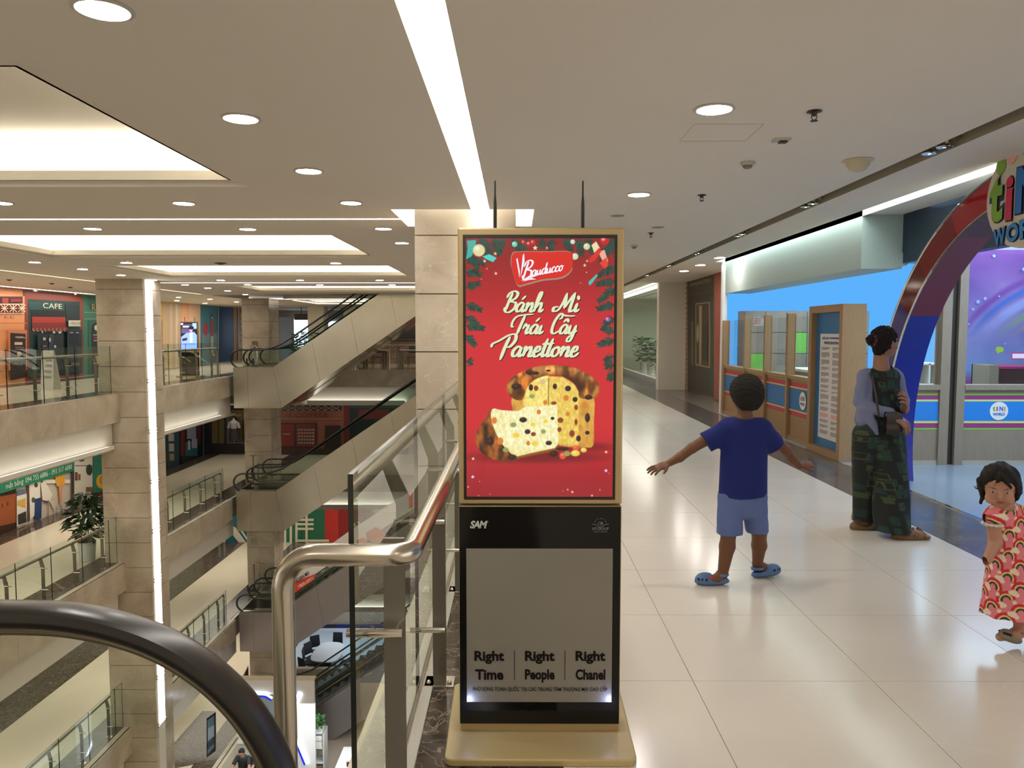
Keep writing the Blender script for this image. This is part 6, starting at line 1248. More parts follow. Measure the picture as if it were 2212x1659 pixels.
t = thing('shelf_tower', 'white shelf tower holding boxes beside the booth', 'shelf', tuple(bp(690, 1640, 24.2)))
a, b2 = bp(677, 1590, 24.0), bp(698, 1590, 24.0); zz = bp(690, 1584, 24.0).z
for xx in (a.x, b2.x): q = MB(); q.box(xx-.02, 24.0, z1g, xx+.02, 24.5, zz); q.build('side_panel', WB, t)
for k_ in range(4): q = MB(); q.box(a.x, 24.0, zz-.5*k_-.03, b2.x, 24.5, zz-.5*k_); q.build('shelf_board', WB, t)
for i, (x, lab) in enumerate(((684, 'small bushy herb in white pot on the shelf tower'), (692, 'taller leafy plant in white pot on the shelf tower'))):
    p = bp(x, 1582, 24.2); tt = thing('potted_plant', lab, 'plant', (p.x, 24.2, zz)); MB().lathe([(.06, 0), (.07, .15)], c=(p.x, 24.2, zz), n=10).build('pot', PW, tt); bush(tt, (p.x, 24.2, zz+.12), .1, .15+.25*i, 50, mat('bright_leaf', (.06, .18, .04), .5), .13)
tt = thing('storage_box', 'white box on the upper shelf of the tower', 'box', ((a.x+b2.x)/2, 24.1, zz-.5)); q = MB(); q.box(a.x+.05, 24.02, zz-.5, b2.x-.05, 24.4, zz-.12); q.build('carton', WHITE, tt, bevel=.02); q = MB(); q.box(a.x+.05, 24.015, zz-.28, b2.x-.05, 24.41, zz-.27); q.build('lid_seam', BLKM, tt)
tt = thing('storage_box', 'brown and grey box on the lower shelf of the tower', 'box', ((a.x+b2.x)/2, 24.1, zz-1.5)); q = MB(); q.box(a.x+.05, 24.02, zz-1.5, b2.x-.05, 24.4, zz-1.1); q.build('carton', mat('brown_card', (.25, .15, .08), .6), tt); q = MB(); q.box(a.x+.06, 24.01, zz-1.42, b2.x-.1, 24.02, zz-1.28); q.build('card_label', mat('label_grey', (.2, .24, .22), .6), tt)
# coffee machine island and screen
t = thing('service_counter', 'white service counter with teal front beyond the glass edge', 'counter', tuple(bp(730, 1640, 22.4)))
a = bp(716, 1590, 22.6); q = MB(); q.box(a.x, 21.2, z1g, a.x+1.2, 24.2, z1g+1.1); q.build('body', WB, t); q = MB(); q.box(a.x-.03, 21.2, z1g, a.x, 24.2, z1g+1.02); q.build('teal_front', mat('teal_front', (.06, .16, .16), .5), t)
p = Vector((a.x+.45, 22.9, z1g+1.1)); t = thing('coffee_machine', 'white and black pod coffee machine on the service counter', 'coffee machine', tuple(p))
q = MB(); q.cbox(p.x, p.y, p.z+.03, .22, .3, .06); q.build('base', WHITE, t, bevel=.02); q = MB(); q.cbox(p.x, p.y+.08, p.z+.2, .16, .1, .3); q.build('column', BLKM, t); q = MB(); q.ell((p.x, p.y-.02, p.z+.38), (.12, .17, .09), 12, 8); q.build('head', WHITE, t, smooth=True)
p2 = p+Vector((.5, .3, 0)); t = thing('potted_plant', 'dark small plant in white pot behind the coffee machine', 'plant', tuple(p2)); MB().lathe([(.07, 0), (.09, .2)], c=tuple(p2), n=10).build('pot', PW, t); bush(t, (p2.x, p2.y, p2.z+.18), .12, .2, 60, LEAF, .14)
# conference table
ct = at(703, 1415, Z=z1g+.75)
t = thing('meeting_table', 'white egg-shaped meeting table on the ground floor', 'table', (ct.x, ct.y, z1g))
ou = [at(x, y, Z=z1g+.75) for x, y in smooth_pts([(671, 1424), (676, 1411), (686, 1399), (700, 1390), (718, 1388.5), (735, 1390), (743, 1396), (742, 1407), (735, 1420), (725, 1429), (710, 1432), (690, 1431), (677, 1429)], 3)]
q = MB(); q.prism([tuple(p) for p in ou], (0, 0, .04)); q.build('tabletop', mat('table_white', (.62, .64, .68), .25), t)
q = MB(); q.cbox(ct.x, ct.y, z1g+.37, .7, .9, .74); q.build('pedestal', BLKM, t)
och = None
for i, (x, y, rz, lab) in enumerate(((683, 1387.5, 2.2, 'black mesh office chair at the wall side corner of meeting table'), (672.5, 1401, 1.9, 'black mesh office chair second along the meeting table'), (666, 1412, 1.6, 'black mesh office chair third along the meeting table'), (660, 1429, 1.3, 'black mesh office chair at the near tip of meeting table'), (726.5, 1381, 3.3, 'black mesh office chair at the far end of meeting table'), (750, 1412, -.6, 'black mesh office chair half hidden by the escalator'), (691, 1438, .3, 'black mesh office chair with its back to the atrium'))):
    p = at(x, y, Z=z1g+.85); dd = Vector((ct.x-p.x, ct.y-p.y, 0)).normalized(); p = p+dd*.06; p.z = z1g; rz = math.atan2(dd.y, dd.x)-pi/2
    if och is None:
        och = thing('office_chair', lab, 'office chair', tuple(p), 'meeting chairs', rz)
        q = MB(); q.cbox(0, 0, .46, .48, .46, .07); q.build('seat', BLKM, och, world=False, bevel=.02)
        q = MB(); q.prism([(-.23, -.22, .58), (.23, -.22, .58), (.21, -.28, 1.08), (-.21, -.28, 1.08)], (0, -.03, 0)); q.build('backrest', mat('mesh_back', (.012, .014, .022), .6), och, world=False)
        q = MB(); q.tube([(0, 0, .08), (0, 0, .43)], .03, 8); q.build('gas_column', BLKM, och, world=False)
        q = MB()
        for k_ in range(5): a = k_*1.257; q.tube([(0, 0, .1), (.28*math.cos(a), .28*math.sin(a), .05)], .02, 6)
        q.build('star_base', BLKM, och, world=False)
    else: dup(och, None, p, rz, lab)
t = thing('light_banner', 'blue and white header board on the wall beyond the meeting table', 'banner', tuple(at(700, 1356, Y=36.8)))
artpx('header_print', t, ('Y', 36.85), [((200, 206, 214), rc(655, 1355, 850, 1364)), ((18, 26, 96), rc(670, 1348, 850, 1356)), ((20, 20, 26), rc(704, 1348, 725, 1354))], step=.02)
t = thing('low_wall', 'low stone wall in front of the meeting area', 'wall', tuple(at(640, 1460, Y=30.4)))
a = at(585, 1443, Y=30.4); q = MB(); q.box(a.x, 30.4, z1g, -4.6, 30.52, z1g+.9); q.build('stone_face', STONED, t); q = MB(); q.box(a.x, 30.38, z1g+.9, -4.6, 30.54, z1g+.95); q.build('coping', WHITE, t)
t = thing('floor_display', 'black leaning display board beside the far pillar foot', 'display', tuple(at(528, 1465, Y=29)))
a, b2, c2 = at(520, 1450, Y=29), at(535, 1431, Y=29.8), at(535, 1467, Y=29.8); q = MB(); q.prism([(a.x, 29, z1g+.02), (b2.x, 29.8, z1g+.02), (b2.x, 29.8, z1g+1.3), (a.x, 29, z1g+1.1)], (.03, -.01, 0)); q.build('board', BLKM, t)
# ================================================================== PEOPLE (smooth implicit surfaces -> one continuous mesh each)
class Sdf:
    def __init__(s, lo, hi, h):
        s.lo = np.array(lo, float); s.h = h; s.n = np.ceil((np.array(hi)-s.lo)/h).astype(int)+1; s.F = np.full(s.n, 1.0, 'f4')
    def _win(s, lo, hi, m):
        a = np.clip(np.floor((np.array(lo)-m-s.lo)/s.h).astype(int), 0, s.n); b_ = np.clip(np.ceil((np.array(hi)+m-s.lo)/s.h).astype(int)+1, 0, s.n)
        if (b_ <= a).any(): return None
        sl = tuple(slice(i, j) for i, j in zip(a, b_)); G = [(s.lo[i]+s.h*np.arange(a[i], b_[i])).astype('f4') for i in range(3)]
        return sl, G[0][:, None, None], G[1][None, :, None], G[2][None, None, :]
    def _mix(s, sl, d, k, mode):
        f = s.F[sl]
        if mode == 'add':
            hh = np.clip(.5+.5*(f-d)/k, 0, 1); s.F[sl] = f*(1-hh)+d*hh-k*hh*(1-hh)
        else: s.F[sl] = np.maximum(f, -d)
    def rc(s, a, b_, ra, rb, k=.015, fl=1.0, cut=None, mode='add'):
        a = np.array(a, float); b_ = np.array(b_, float); R = max(ra, rb); w_ = s._win(np.minimum(a, b_)-R, np.maximum(a, b_)+R, k+2*s.h)
        if w_ is None: return s
        sl, X, Y, Z = w_; d = b_-a; L2 = (d*d).sum()+1e-9; t_ = np.clip(((X-a[0])*d[0]+(Y-a[1])*d[1]+(Z-a[2])*d[2])/L2, 0, 1)
        q = np.sqrt((X-a[0]-t_*d[0])**2+((Y-a[1]-t_*d[1])/fl)**2+(Z-a[2]-t_*d[2])**2)-(ra+(rb-ra)*t_)
        if fl != 1: q = q*min(1, fl)
        if cut is not None:
            for p, n in (cut if isinstance(cut, list) else [cut]): q = np.maximum(q, (X-p[0])*n[0]+(Y-p[1])*n[1]+(Z-p[2])*n[2])
        s._mix(sl, q, k, mode); return s
    def el(s, c, r, ax=None, k=.015, mode='add', cut=None):
        c = np.array(c, float); R = max(r); w_ = s._win(c-R, c+R, k+2*s.h)
        if w_ is None: return s
        sl, X, Y, Z = w_; x, y, z = X-c[0], Y-c[1], Z-c[2]
        if ax is not None: A = [np.array(v, float) for v in ax]; x, y, z = [x*v[0]+y*v[1]+z*v[2] for v in A]
        k0 = np.sqrt((x/r[0])**2+(y/r[1])**2+(z/r[2])**2); k1 = np.sqrt((x/r[0]**2)**2+(y/r[1]**2)**2+(z/r[2]**2)**2)+1e-6
        q = k0*(k0-1)/k1
        if cut is not None:
            for p, n in (cut if isinstance(cut, list) else [cut]): q = np.maximum(q, (X-p[0])*n[0]+(Y-p[1])*n[1]+(Z-p[2])*n[2])
        s._mix(sl, q, k, mode); return s
    def chain(s, pts, rs, k=.01, **kw):
        for i in range(len(pts)-1): s.rc(pts[i], pts[i+1], rs[i], rs[i+1], k, **kw)
        return s
    def cut(s, p, n):
        X, Y, Z = [(s.lo[i]+s.h*np.arange(s.n[i])).astype('f4') for i in range(3)]
        s.F = np.maximum(s.F, (X[:, None, None]-p[0])*n[0]+(Y[None, :, None]-p[1])*n[1]+(Z[None, None, :]-p[2])*n[2]); return s
    def wave(s, amp, f, seed=0):
        X, Y, Z = [(s.lo[i]+s.h*np.arange(s.n[i])).astype('f4') for i in range(3)]; r = np.random.default_rng(seed); m = np.abs(s.F) < .05
        W = np.zeros(s.F.shape, 'f4')
        for i in range(4):
            v = r.normal(size=3)*f; W += np.sin(X[:, None, None]*v[0]+Y[None, :, None]*v[1]+Z[None, None, :]*v[2]*(.6)+r.random()*6)
        s.F = np.where(m, s.F+W*amp/2, s.F); return s
    def mesh(s):
        F = s.F; sg = F < 0; nx, ny, nz = F.shape
        c = np.zeros((nx-1, ny-1, nz-1), 'i1')
        for i in (0, 1):
            for j in (0, 1):
                for k in (0, 1): c += sg[i:nx-1+i, j:ny-1+j, k:nz-1+k]
        A = np.argwhere((c > 0) & (c < 8)); idx = np.full(c.shape, -1, 'i4'); idx[tuple(A.T)] = np.arange(len(A))
        acc = np.zeros((len(A), 3)); cnt = np.zeros(len(A))
        cor = [(i, j, k) for i in (0, 1) for j in (0, 1) for k in (0, 1)]
        for p in cor:
            for ax in range(3):
                if p[ax]: continue
                q = list(p); q[ax] = 1; f0 = F[A[:, 0]+p[0], A[:, 1]+p[1], A[:, 2]+p[2]]; f1 = F[A[:, 0]+q[0], A[:, 1]+q[1], A[:, 2]+q[2]]
                m = (f0 < 0) != (f1 < 0); t_ = np.where(m, f0/(f0-f1+1e-12), 0); pos = np.tile(np.array(p, float), (len(A), 1)); pos[:, ax] = t_
                acc[m] += pos[m]; cnt[m] += 1
        V = s.lo+s.h*(A+acc/np.maximum(cnt, 1)[:, None]); Q = []
        for ax in range(3):
            u, v = (ax+1) % 3, (ax+2) % 3; a = [slice(1, -1)]*3; a[ax] = slice(0, -1); b_ = list(a); b_[ax] = slice(1, None)
            s0 = sg[tuple(a)]; s1 = sg[tuple(b_)]; E = np.argwhere(s0 != s1)
            if not len(E): continue
            fl = s0[tuple(E.T)]; base = E.copy(); base[:, u] += 1; base[:, v] += 1; r = []
            for du, dv in ((-1, -1), (0, -1), (0, 0), (-1, 0)):
                g = base.copy(); g[:, u] += du; g[:, v] += dv; r.append(idx[tuple(g.T)])
            r = np.stack(r, 1); r[~fl] = r[~fl][:, ::-1]; Q.append(r[(r >= 0).all(1)])
        return V, np.concatenate(Q)
    def build(s, name, m, parent, colf=None):
        V, Q = s.mesh(); off = np.array(wloc(parent)); me = D.meshes.new(name)
        me.vertices.add(len(V)); me.vertices.foreach_set('co', (V-off).astype('f4').ravel()); me.loops.add(Q.size); me.loops.foreach_set('vertex_index', Q.astype('i4').ravel())
        me.polygons.add(len(Q)); me.polygons.foreach_set('loop_start', np.arange(0, Q.size, 4, dtype='i4')); me.polygons.foreach_set('loop_total', np.full(len(Q), 4, 'i4')); me.update(calc_edges=True)
        me.polygons.foreach_set('use_smooth', np.ones(len(Q), bool))
        if colf is not None:
            A = me.color_attributes.new('Col', 'FLOAT_COLOR', 'POINT'); c = np.ones((len(V), 4), 'f4'); c[:, :3] = colf(V); A.data.foreach_set('color', c.ravel())
        me.materials.append(m); o = D.objects.new(name, me); COL.objects.link(o); o.parent = parent; return o
def npv(v): return np.array(v, float)
def head(S_, c, H, f, k=.012, u=(0, 0, 1)):
    f = npv(f); f /= np.linalg.norm(f); u = npv(u); u = u-f*(u@f); u /= np.linalg.norm(u); s = np.cross(f, u); ax = (s, f, u); c = npv(c)
    S_.el(c+u*.09*H-f*.04*H, (.37*H, .44*H, .41*H), ax, k); S_.el(c+f*.10*H-u*.22*H, (.27*H, .29*H, .26*H), ax, k*2)
    S_.el(c+f*.25*H-u*.38*H, (.13*H, .11*H, .09*H), ax, k)
    for e in (-1, 1):
        S_.el(c+f*.24*H-u*.13*H+s*e*.17*H, (.12*H, .13*H, .13*H), ax, k)
        S_.el(c+s*e*.37*H-f*.02*H-u*.03*H, (.035*H, .08*H, .115*H), ax, .004)
        S_.el(c+f*.41*H+u*.02*H+s*e*.15*H, (.062*H, .035*H, .030*H), ax, .002, mode='sub')
    S_.rc(c+f*.38*H+u*.02*H, c+f*.45*H-u*.11*H, .028*H, .048*H, .01); S_.el(c+f*.385*H-u*.215*H, (.085*H, .04*H, .022*H), ax, .004); S_.el(c+f*.375*H-u*.26*H, (.07*H, .04*H, .024*H), ax, .004)
    return ax
def eyes(parent, c, H, ax):
    s, f, u = [Vector(v) for v in ax]; c = Vector(c)
    R = Matrix((s, f, u)).transposed()
    for e in (-1, 1):
        q = MB(); q.ell(tuple(c+f*.375*H+u*.02*H+s*e*.15*H), (.05*H, .03*H, .021*H), 14, 8, R); o = q.build('eye', mat('eye_white', (.55, .5, .48), .2), parent, smooth=True)
        q = MB(); q.ell(tuple(c+f*.398*H+u*.02*H+s*e*.15*H), (.027*H, .012*H, .0205*H), 12, 6, R); q.build('iris', mat('iris_dark', (.012, .007, .005), .1), o, smooth=True)
def skincol(base, c, H, ax, lips=(.45, .12, .10)):
    s, f, u = [npv(v) for v in ax]; c = npv(c); base = npv(base)
    def fn(V):
        C = np.tile(base, (len(V), 1)); d = V-c; x, y, z = d@s/H, d@f/H, d@u/H
        m = (((x/.09)**2+((z+.235)/.036)**2) < 1) & (y > .3); C[m] = lips
        for e in (-1, 1):
            m = (np.abs(x-e*.155) < .085) & (np.abs(z-.105+.05*(np.abs(x)-.15)**2*20) < .012) & (y > .2); C[m] = base*.3
            m = (((x-e*.2)/.09)**2+((z+.12)/.08)**2 < 1) & (y > .1); C[m] = C[m]*.85+np.array([.5, .16, .12])*.15
        return C
    return fn
def hand(S_, w_, d, up, sc=1.0, curl=.3, k=.004, spread=.16, thumb=1, nails=True):
    """palm from the wrist w_ along d; four unequal fingers and a thumb leaving the palm's side"""
    d = npv(d); d /= np.linalg.norm(d); up = npv(up); up = up-d*(up@d); up /= np.linalg.norm(up); s = np.cross(d, up); w_ = npv(w_); L_ = .085*sc
    pc = w_+d*L_*.52; S_.el(pc, (L_*.56, L_*.43, L_*.2), (d, s, up), k*2)
    for i, (o_, ln_) in enumerate(((-.30, .60), (-.10, .78), (.10, .84), (.29, .74))):
        b_ = w_+d*L_*.92+s*o_*L_; dd = d*math.cos(spread*(i-1.5))+s*math.sin(spread*(i-1.5)); p1 = b_+dd*ln_*L_*.42-up*curl*.1*L_; p2 = p1+(dd*math.cos(curl)-up*math.sin(curl))*ln_*L_*.32; p3 = p2+(dd*math.cos(2*curl)-up*math.sin(2*curl))*ln_*L_*.26
        r = L_*.098; S_.chain([w_+d*L_*.6+s*o_*.8*L_, b_, p1, p2, p3], [r*1.1, r*1.05, r, r*.9, r*.75], k*.6)
    b_ = w_+d*L_*.3+s*thumb*L_*.30; dd = (d*.75+s*thumb*.6-up*.3); dd /= np.linalg.norm(dd); S_.chain([b_, b_+dd*L_*.35, b_+dd*L_*.6+d*L_*.08], [L_*.14, L_*.115, L_*.085], k)
# ---------------------------------------------------------------- boy
YB_ = 4.62
def B1(x, y, dy=0): return npv(at(x, y, Y=YB_+dy))
gl_ = at(1537, 1262, Z=0); gr_ = at(1655, 1246, Z=0)
boy = thing('person', 'child in royal blue T-shirt, pale blue shorts and clogs, seen from behind, arms spread', 'person', (B1(1605, 1250)[0], YB_, 0))
hc = B1(1611, 854, .02); HH = .215; fb = (-.12, 1, 0)
ank_l = npv((at(1561, 1238, Y=gl_.y))); ank_r = npv(at(1636, 1222, Y=gr_.y)); ank_l[2] = .065; ank_r[2] = .085
S1 = Sdf((B1(1395, 900)[0], 4.2, -.0), (B1(1775, 900)[0], 5.1, 1.32), .0042)
hax = head(S1, hc, HH, fb)
S1.rc(B1(1609, 880, .01), B1(1608, 915, 0), .043, .05, .015); S1.rc(B1(1575, 925), B1(1643, 927), .045, .045, .02); S1.rc(B1(1608, 940), B1(1605, 1050), .105, .1, .03, fl=.7)
kl, kr = B1(1574, 1150, .0), B1(1640, 1150, .10)
S1.chain([B1(1583, 1062), kl, B1(1571, 1180, gl_.y-YB_-.01), ank_l], [.07, .045, .047, .031], .015); S1.chain([B1(1630, 1062), kr, B1(1640, 1178, gr_.y-YB_-.04), ank_r], [.07, .045, .046, .031], .015)
for a, tx in ((ank_l, 1502), (ank_r, 1684)):
    tp = npv(at(tx, 1245, Y=a[1])); dr = np.array([tp[0]-a[0], -.03 if tx < 1600 else .05, 0]); dr /= np.linalg.norm(dr); S1.chain([a, a+dr*.04-np.array([0, 0, .03]), a+dr*.12-np.array([0, 0, .045])], [.031, .032, .02], .01)
wl_, wr_ = B1(1444, 1001, .03), B1(1727, 1007, .10)
S1.chain([B1(1556, 932), B1(1495, 968, .01), B1(1468, 988, .02), wl_], [.040, .031, .029, .021], .012); S1.chain([B1(1658, 932), B1(1697, 972, .05), B1(1712, 992, .08), wr_], [.040, .031, .028, .021], .012)
hand(S1, wl_, B1(1412, 1014, 0)-wl_, (0, -.35, 1), .95, .30, thumb=-1, spread=.2); hand(S1, wr_, B1(1757, 1003, .12)-wr_, (0, -.4, 1), .95, .35, thumb=1)
bs = lin((108, 68, 42)); S1.build('body', SKIN, boy, skincol(bs, hc, HH, hax)); eyes(boy, hc, HH, hax)
fv, uv = npv(hax[1]), npv(hax[2])
Hh = Sdf(hc-.16, hc+.16, .004); Hh.el(hc+uv*.03-fv*.012, (.099, .108, .103), hax, .01); Hh.el(hc-fv*.05-uv*.012, (.083, .06, .085), hax, .03); Hh.cut(hc+fv*.035+uv*.02, (fv*.9-uv*.45)); Hh.cut(hc-uv*.085, (-uv)*.9-fv*.0); Hh.wave(.0018, 230, 3); Hh.wave(.0016, 370, 4)
Hh.build('hair', mat('black_curly_hair', (.010, .007, .006), .85, bump=1.0, scale=170), boy)
TS = Sdf((B1(1505, 900)[0], 4.35, .5), (B1(1690, 900)[0], 4.9, 1.12), .005)
hem = B1(1605, 1071); cn = B1(1607, 903)
TS.rc(B1(1608, 935), B1(1604, 1085), .137, .146, .03, fl=.72, cut=[(hem, (0.02, 0, -1)), (cn, (0, 0, 1))]); TS.rc(B1(1574, 926), B1(1642, 928), .058, .058, .03)
for a, b_ in ((B1(1568, 930), B1(1512, 963, .01)), (B1(1648, 931), B1(1684, 972, .03))):
    d = (b_-a)/np.linalg.norm(b_-a); e = a+(b_-a)*.78; TS.rc(a, b_, .062, .064, .03, cut=(e, d))
TS.el(B1(1608, 893), (.062, .052, .035), None, .01, mode='sub'); TS.wave(.0022, 26, 5)
TS.build('t_shirt', mat('royal_blue_cotton', lin((17, 34, 108)), .9, var=.12, scale=14, bump=.15), boy)
SH = Sdf((B1(1535, 1000)[0], 4.35, .3), (B1(1675, 1000)[0], 5.0, .68), .005)
zc1 = B1(1575, 1152); zc2 = B1(1637, 1147, .08)
SH.rc(B1(1605, 1050), B1(1604, 1075), .138, .135, .02, fl=.72); SH.rc(B1(1579, 1075), B1(1575, 1165), .080, .078, .012, cut=(zc1, (0, 0, -1))); SH.rc(B1(1628, 1075, .0), B1(1638, 1165, .08), .080, .066, .012, cut=(zc2, (0, 0, -1))); SH.wave(.002, 30, 6)
SH.build('shorts', mat('pale_blue_cotton', lin((92, 110, 164)), .9, var=.08, scale=10), boy)
def clog(parent, c, d, L_, m, name='clog', z=0, tilt=0):
    d = npv(d); d[2] = 0; d /= np.linalg.norm(d); d3 = d*math.cos(tilt)+np.array([0, 0, math.sin(tilt)]); s = np.cross(d, [0, 0, 1]); u = np.cross(s, d3); ax = (d3, s, u); c = npv(c)
    S_ = Sdf(c-L_*.8, c+L_*.8, .004); S_.el(c+u*.012, (L_*.53, L_*.205, .02), ax, .004); S_.el(c+d3*L_*.2+u*.024, (L_*.32, L_*.2, L_*.21), ax, .012); S_.el(c-d3*L_*.22+u*.02, (L_*.27, L_*.175, L_*.11), ax, .01)
    S_.el(c-d3*L_*.2+u*(.045), (L_*.24, L_*.135, L_*.2), ax, .003, mode='sub')
    for i in range(9):
        a = math.radians(100+20*i); p = c-d3*L_*.16+d3*L_*.30*math.cos(a)+s*L_*.19*math.sin(a)+u*(.055); a2 = math.radians(120+20*i); p2 = c-d3*L_*.16+d3*L_*.30*math.cos(a2)+s*L_*.19*math.sin(a2)+u*.055
        if i < 8: S_.rc(p, p2, .009, .009, .004)
    for i in range(3):
        for sd in (-1, 1): S_.el(c+d3*L_*(.22+.11*i)+s*sd*L_*(.17-.03*i)+u*(.03+.0*i), (.008, .008, .008), None, .001, mode='sub')
    S_.cut(c-u*.006, -u); o = S_.build(name, m, parent)
    q = MB()
    for i in range(3):
        for sd in (-1, 1): q.ell(tuple(c+d3*L_*(.22+.11*i)+s*sd*L_*(.165-.03*i)+u*.03), (.006, .006, .006), 8, 5)
    q.build('vent_hole', BLKT, o); return o
CLG = mat('blue_foam', lin((84, 116, 164)), .6)
c1 = npv((at(1538, 1262, Z=0))); c2 = npv((at(1655, 1246, Z=0))); c1[2] = .008; c2[2] = .014
o = clog(boy, c1, (-1, -.05, 0), .205, CLG); q = MB(); q.ell(tuple(c1+np.array([-.02, -.045, .05])), (.011, .004, .011), 12, 6); q.build('red_charm', mat('red_charm', (.6, .03, .03), .4), o)
clog(boy, c2, (1, .18, 0), .19, CLG, tilt=.12)
# ---------------------------------------------------------------- woman
YW = 5.95
def W1(x, y, dy=0): return npv(at(x, y, Y=YW+dy))
wo = thing('person', 'adult in lilac grey cardigan and dark green patterned jumpsuit, hand in brown bag, looking aside', 'person', (W1(1905, 1150)[0], YW, 0))
hc = W1(1911, 741); HH = .225; fw_ = (.93, .30, -.02)
S2 = Sdf((W1(1820, 900)[0], 5.5, 0), (W1(2020, 900)[0], 6.4, 1.66), .005); hax = head(S2, hc, HH, fw_)
S2.rc(W1(1903, 765, .01), W1(1903, 800, .01), .052, .06, .02); S2.rc(W1(1878, 812, .02), W1(1930, 814, .02), .04, .04, .03); S2.rc(W1(1906, 820, .01), W1(1905, 900, .01), .10, .11, .03, fl=.7)
gwl = npv(at(1858, 1142, Z=0)); gwr = npv(at(1965, 1163, Z=0)); al = npv(at(1850, 1118, Y=gwl[1])); ar = npv(at(1945, 1140, Y=gwr[1])); al[2] = max(al[2], .09); ar[2] = .095
S2.chain([W1(1880, 930), W1(1868, 1030), al], [.09, .06, .036], .02); S2.chain([W1(1925, 930), W1(1934, 1035), ar], [.09, .06, .036], .02)
S2.chain([al, al+np.array([.06, -.01, -.045]), al+np.array([.14, -.02, -.06])], [.036, .035, .024], .012); S2.chain([ar, ar+np.array([.07, -.02, -.045]), ar+np.array([.16, -.04, -.062])], [.036, .036, .024], .012)
for bse, dxx in ((al+np.array([.14, -.02, -.06]), .02), (ar+np.array([.16, -.04, -.062]), .02)):
    for i in range(5): S2.rc(bse+np.array([0, -.026+.013*i, 0]), bse+np.array([.028-.003*abs(i-1), -.03+.015*i, -.004]), .009, .008, .003)
el_, wrl = W1(1858, 868, -.02), W1(1924, 893, -.17); S2.chain([W1(1868, 812, 0), el_, wrl], [.038, .034, .026], .015)
er_, wrr = W1(1950, 868, -.02), W1(1955, 887, -.12); S2.chain([W1(1937, 812, 0), er_, wrr], [.034, .032, .026], .015)
hand(S2, wrl, W1(1945, 908, -.20)-wrl, (.2, -.6, .8), 1.35, .45, thumb=-1); hand(S2, wrr, W1(1957, 872, -.17)-wrr, (.8, -.4, 0), 1.3, .9, thumb=1)
ws_ = lin((142, 98, 78)); S2.build('body', SKIN, wo, skincol(ws_, hc, HH, hax)); eyes(wo, hc, HH, hax)
sv, fv, uv = [npv(v) for v in hax]
Hh = Sdf(hc-.19, hc+.19, .004); Hh.el(hc+uv*.032-fv*.014, (.091, .106, .101), hax, .01); Hh.cut(hc+fv*.028+uv*.02, fv*.88-uv*.48); Hh.rc(hc-fv*.03-uv*.02, hc-fv*.05-uv*.055, .06, .045, .02)
Hh.el(hc-fv*.125+uv*.022, (.04, .036, .042), hax, .012); Hh.wave(.004, 110, 8)
Hh.build('hair', mat('dark_brown_hair', (.006, .004, .004), .7, spec=.25, bump=.9, scale=60, stretch=(1, 1, 3)), wo)
q = MB()
for i in range(8): a = i*.785; q.ell(tuple(hc-fv*.118+uv*(.018+.038*math.sin(a))+sv*.038*math.cos(a)), (.015, .015, .015), 8, 6)
q.build('hair_tie', mat('wine_scrunchie', (.08, .02, .025), .8), wo, smooth=True)
def patt(V):
    C = np.tile(npv((.004, .006, .0055)), (len(V), 1)); a = V[:, 0]*1.0+V[:, 1]*.6; z = V[:, 2]
    for i, (cw, ch, dens, col, ring) in enumerate(((.10, .11, .45, (.007, .026, .022), 0), (.075, .09, .30, (.010, .034, .026), 0), (.05, .055, .14, (.03, .055, .018), 0), (.06, .07, .26, (.042, .052, .02), 1))):
        u = a/cw+i*.37; v = z/ch+i*.61; iu, iv = np.floor(u), np.floor(v); h_ = np.abs(np.sin(iu*12.9898+iv*78.233+i*37.7)*43758.5453) % 1; fu, fv_ = u-iu, v-iv; m = h_ < dens; ww = .35+.5*((h_*57) % 1)
        if ring: m &= (fu < ww) & (fv_ < ww) & ~((fu > .12) & (fu < ww-.12) & (fv_ > .1) & (fv_ < ww-.1))
        else: m &= (fu < ww) & (fv_ < ww*1.1)
        C[m] = col
    return C
J = Sdf((W1(1830, 900)[0], 5.6, .05), (W1(1990, 900)[0], 6.3, 1.36), .005)
J.rc(W1(1908, 822, -.0), W1(1908, 900, -.01), .118, .135, .03, fl=.8); J.rc(W1(1885, 812, .0), W1(1932, 813, 0), .05, .05, .03); J.rc(W1(1900, 895), W1(1898, 945), .15, .165, .03, fl=.8)
cl1, cl2 = W1(1866, 1122, .05), W1(1930, 1139, -.07)
J.rc(W1(1876, 940), W1(1866, 1140, .03), .12, .083, .012, fl=1.0, cut=(cl1, (0.0, 0, -1))); J.rc(W1(1918, 940), W1(1930, 1160, gwr[1]-YW+.02), .125, .132, .012, fl=.9, cut=(cl2, (.18, 0, -1)))
J.el(W1(1908, 792, -.02), (.07, .09, .04), None, .01, mode='sub'); J.wave(.005, 22, 12); J.build('jumpsuit', CLOTH, wo, patt)
CD = Sdf((W1(1825, 900)[0], 5.5, .75), (W1(1985, 900)[0], 6.3, 1.4), .005)
CD.rc(W1(1902, 822, .05), W1(1902, 900, .06), .112, .125, .03, fl=.75); CD.rc(W1(1874, 810, .01), W1(1869, 905, .0), .05, .078, .03); CD.rc(W1(1934, 808, .01), W1(1943, 885, .02), .045, .045, .03)
CD.rc(W1(1872, 885, -.07), W1(1894, 936, -.13), .062, .016, .03)
CD.rc(W1(1910, 790, -.12), W1(1914, 900, -.18), .078, .085, .01, mode='sub'); CD.el(W1(1906, 785, 0), (.062, .08, .045), None, .01, mode='sub')
CD.chain([W1(1867, 812, 0), W1(1858, 868, -.02), W1(1888, 884, -.10), W1(1924, 893, -.168)], [.052, .047, .042, .038], .012); CD.chain([W1(1938, 812, 0), W1(1950, 866, -.02), W1(1954, 882, -.09)], [.046, .043, .037], .012)
CD.wave(.0035, 34, 14)
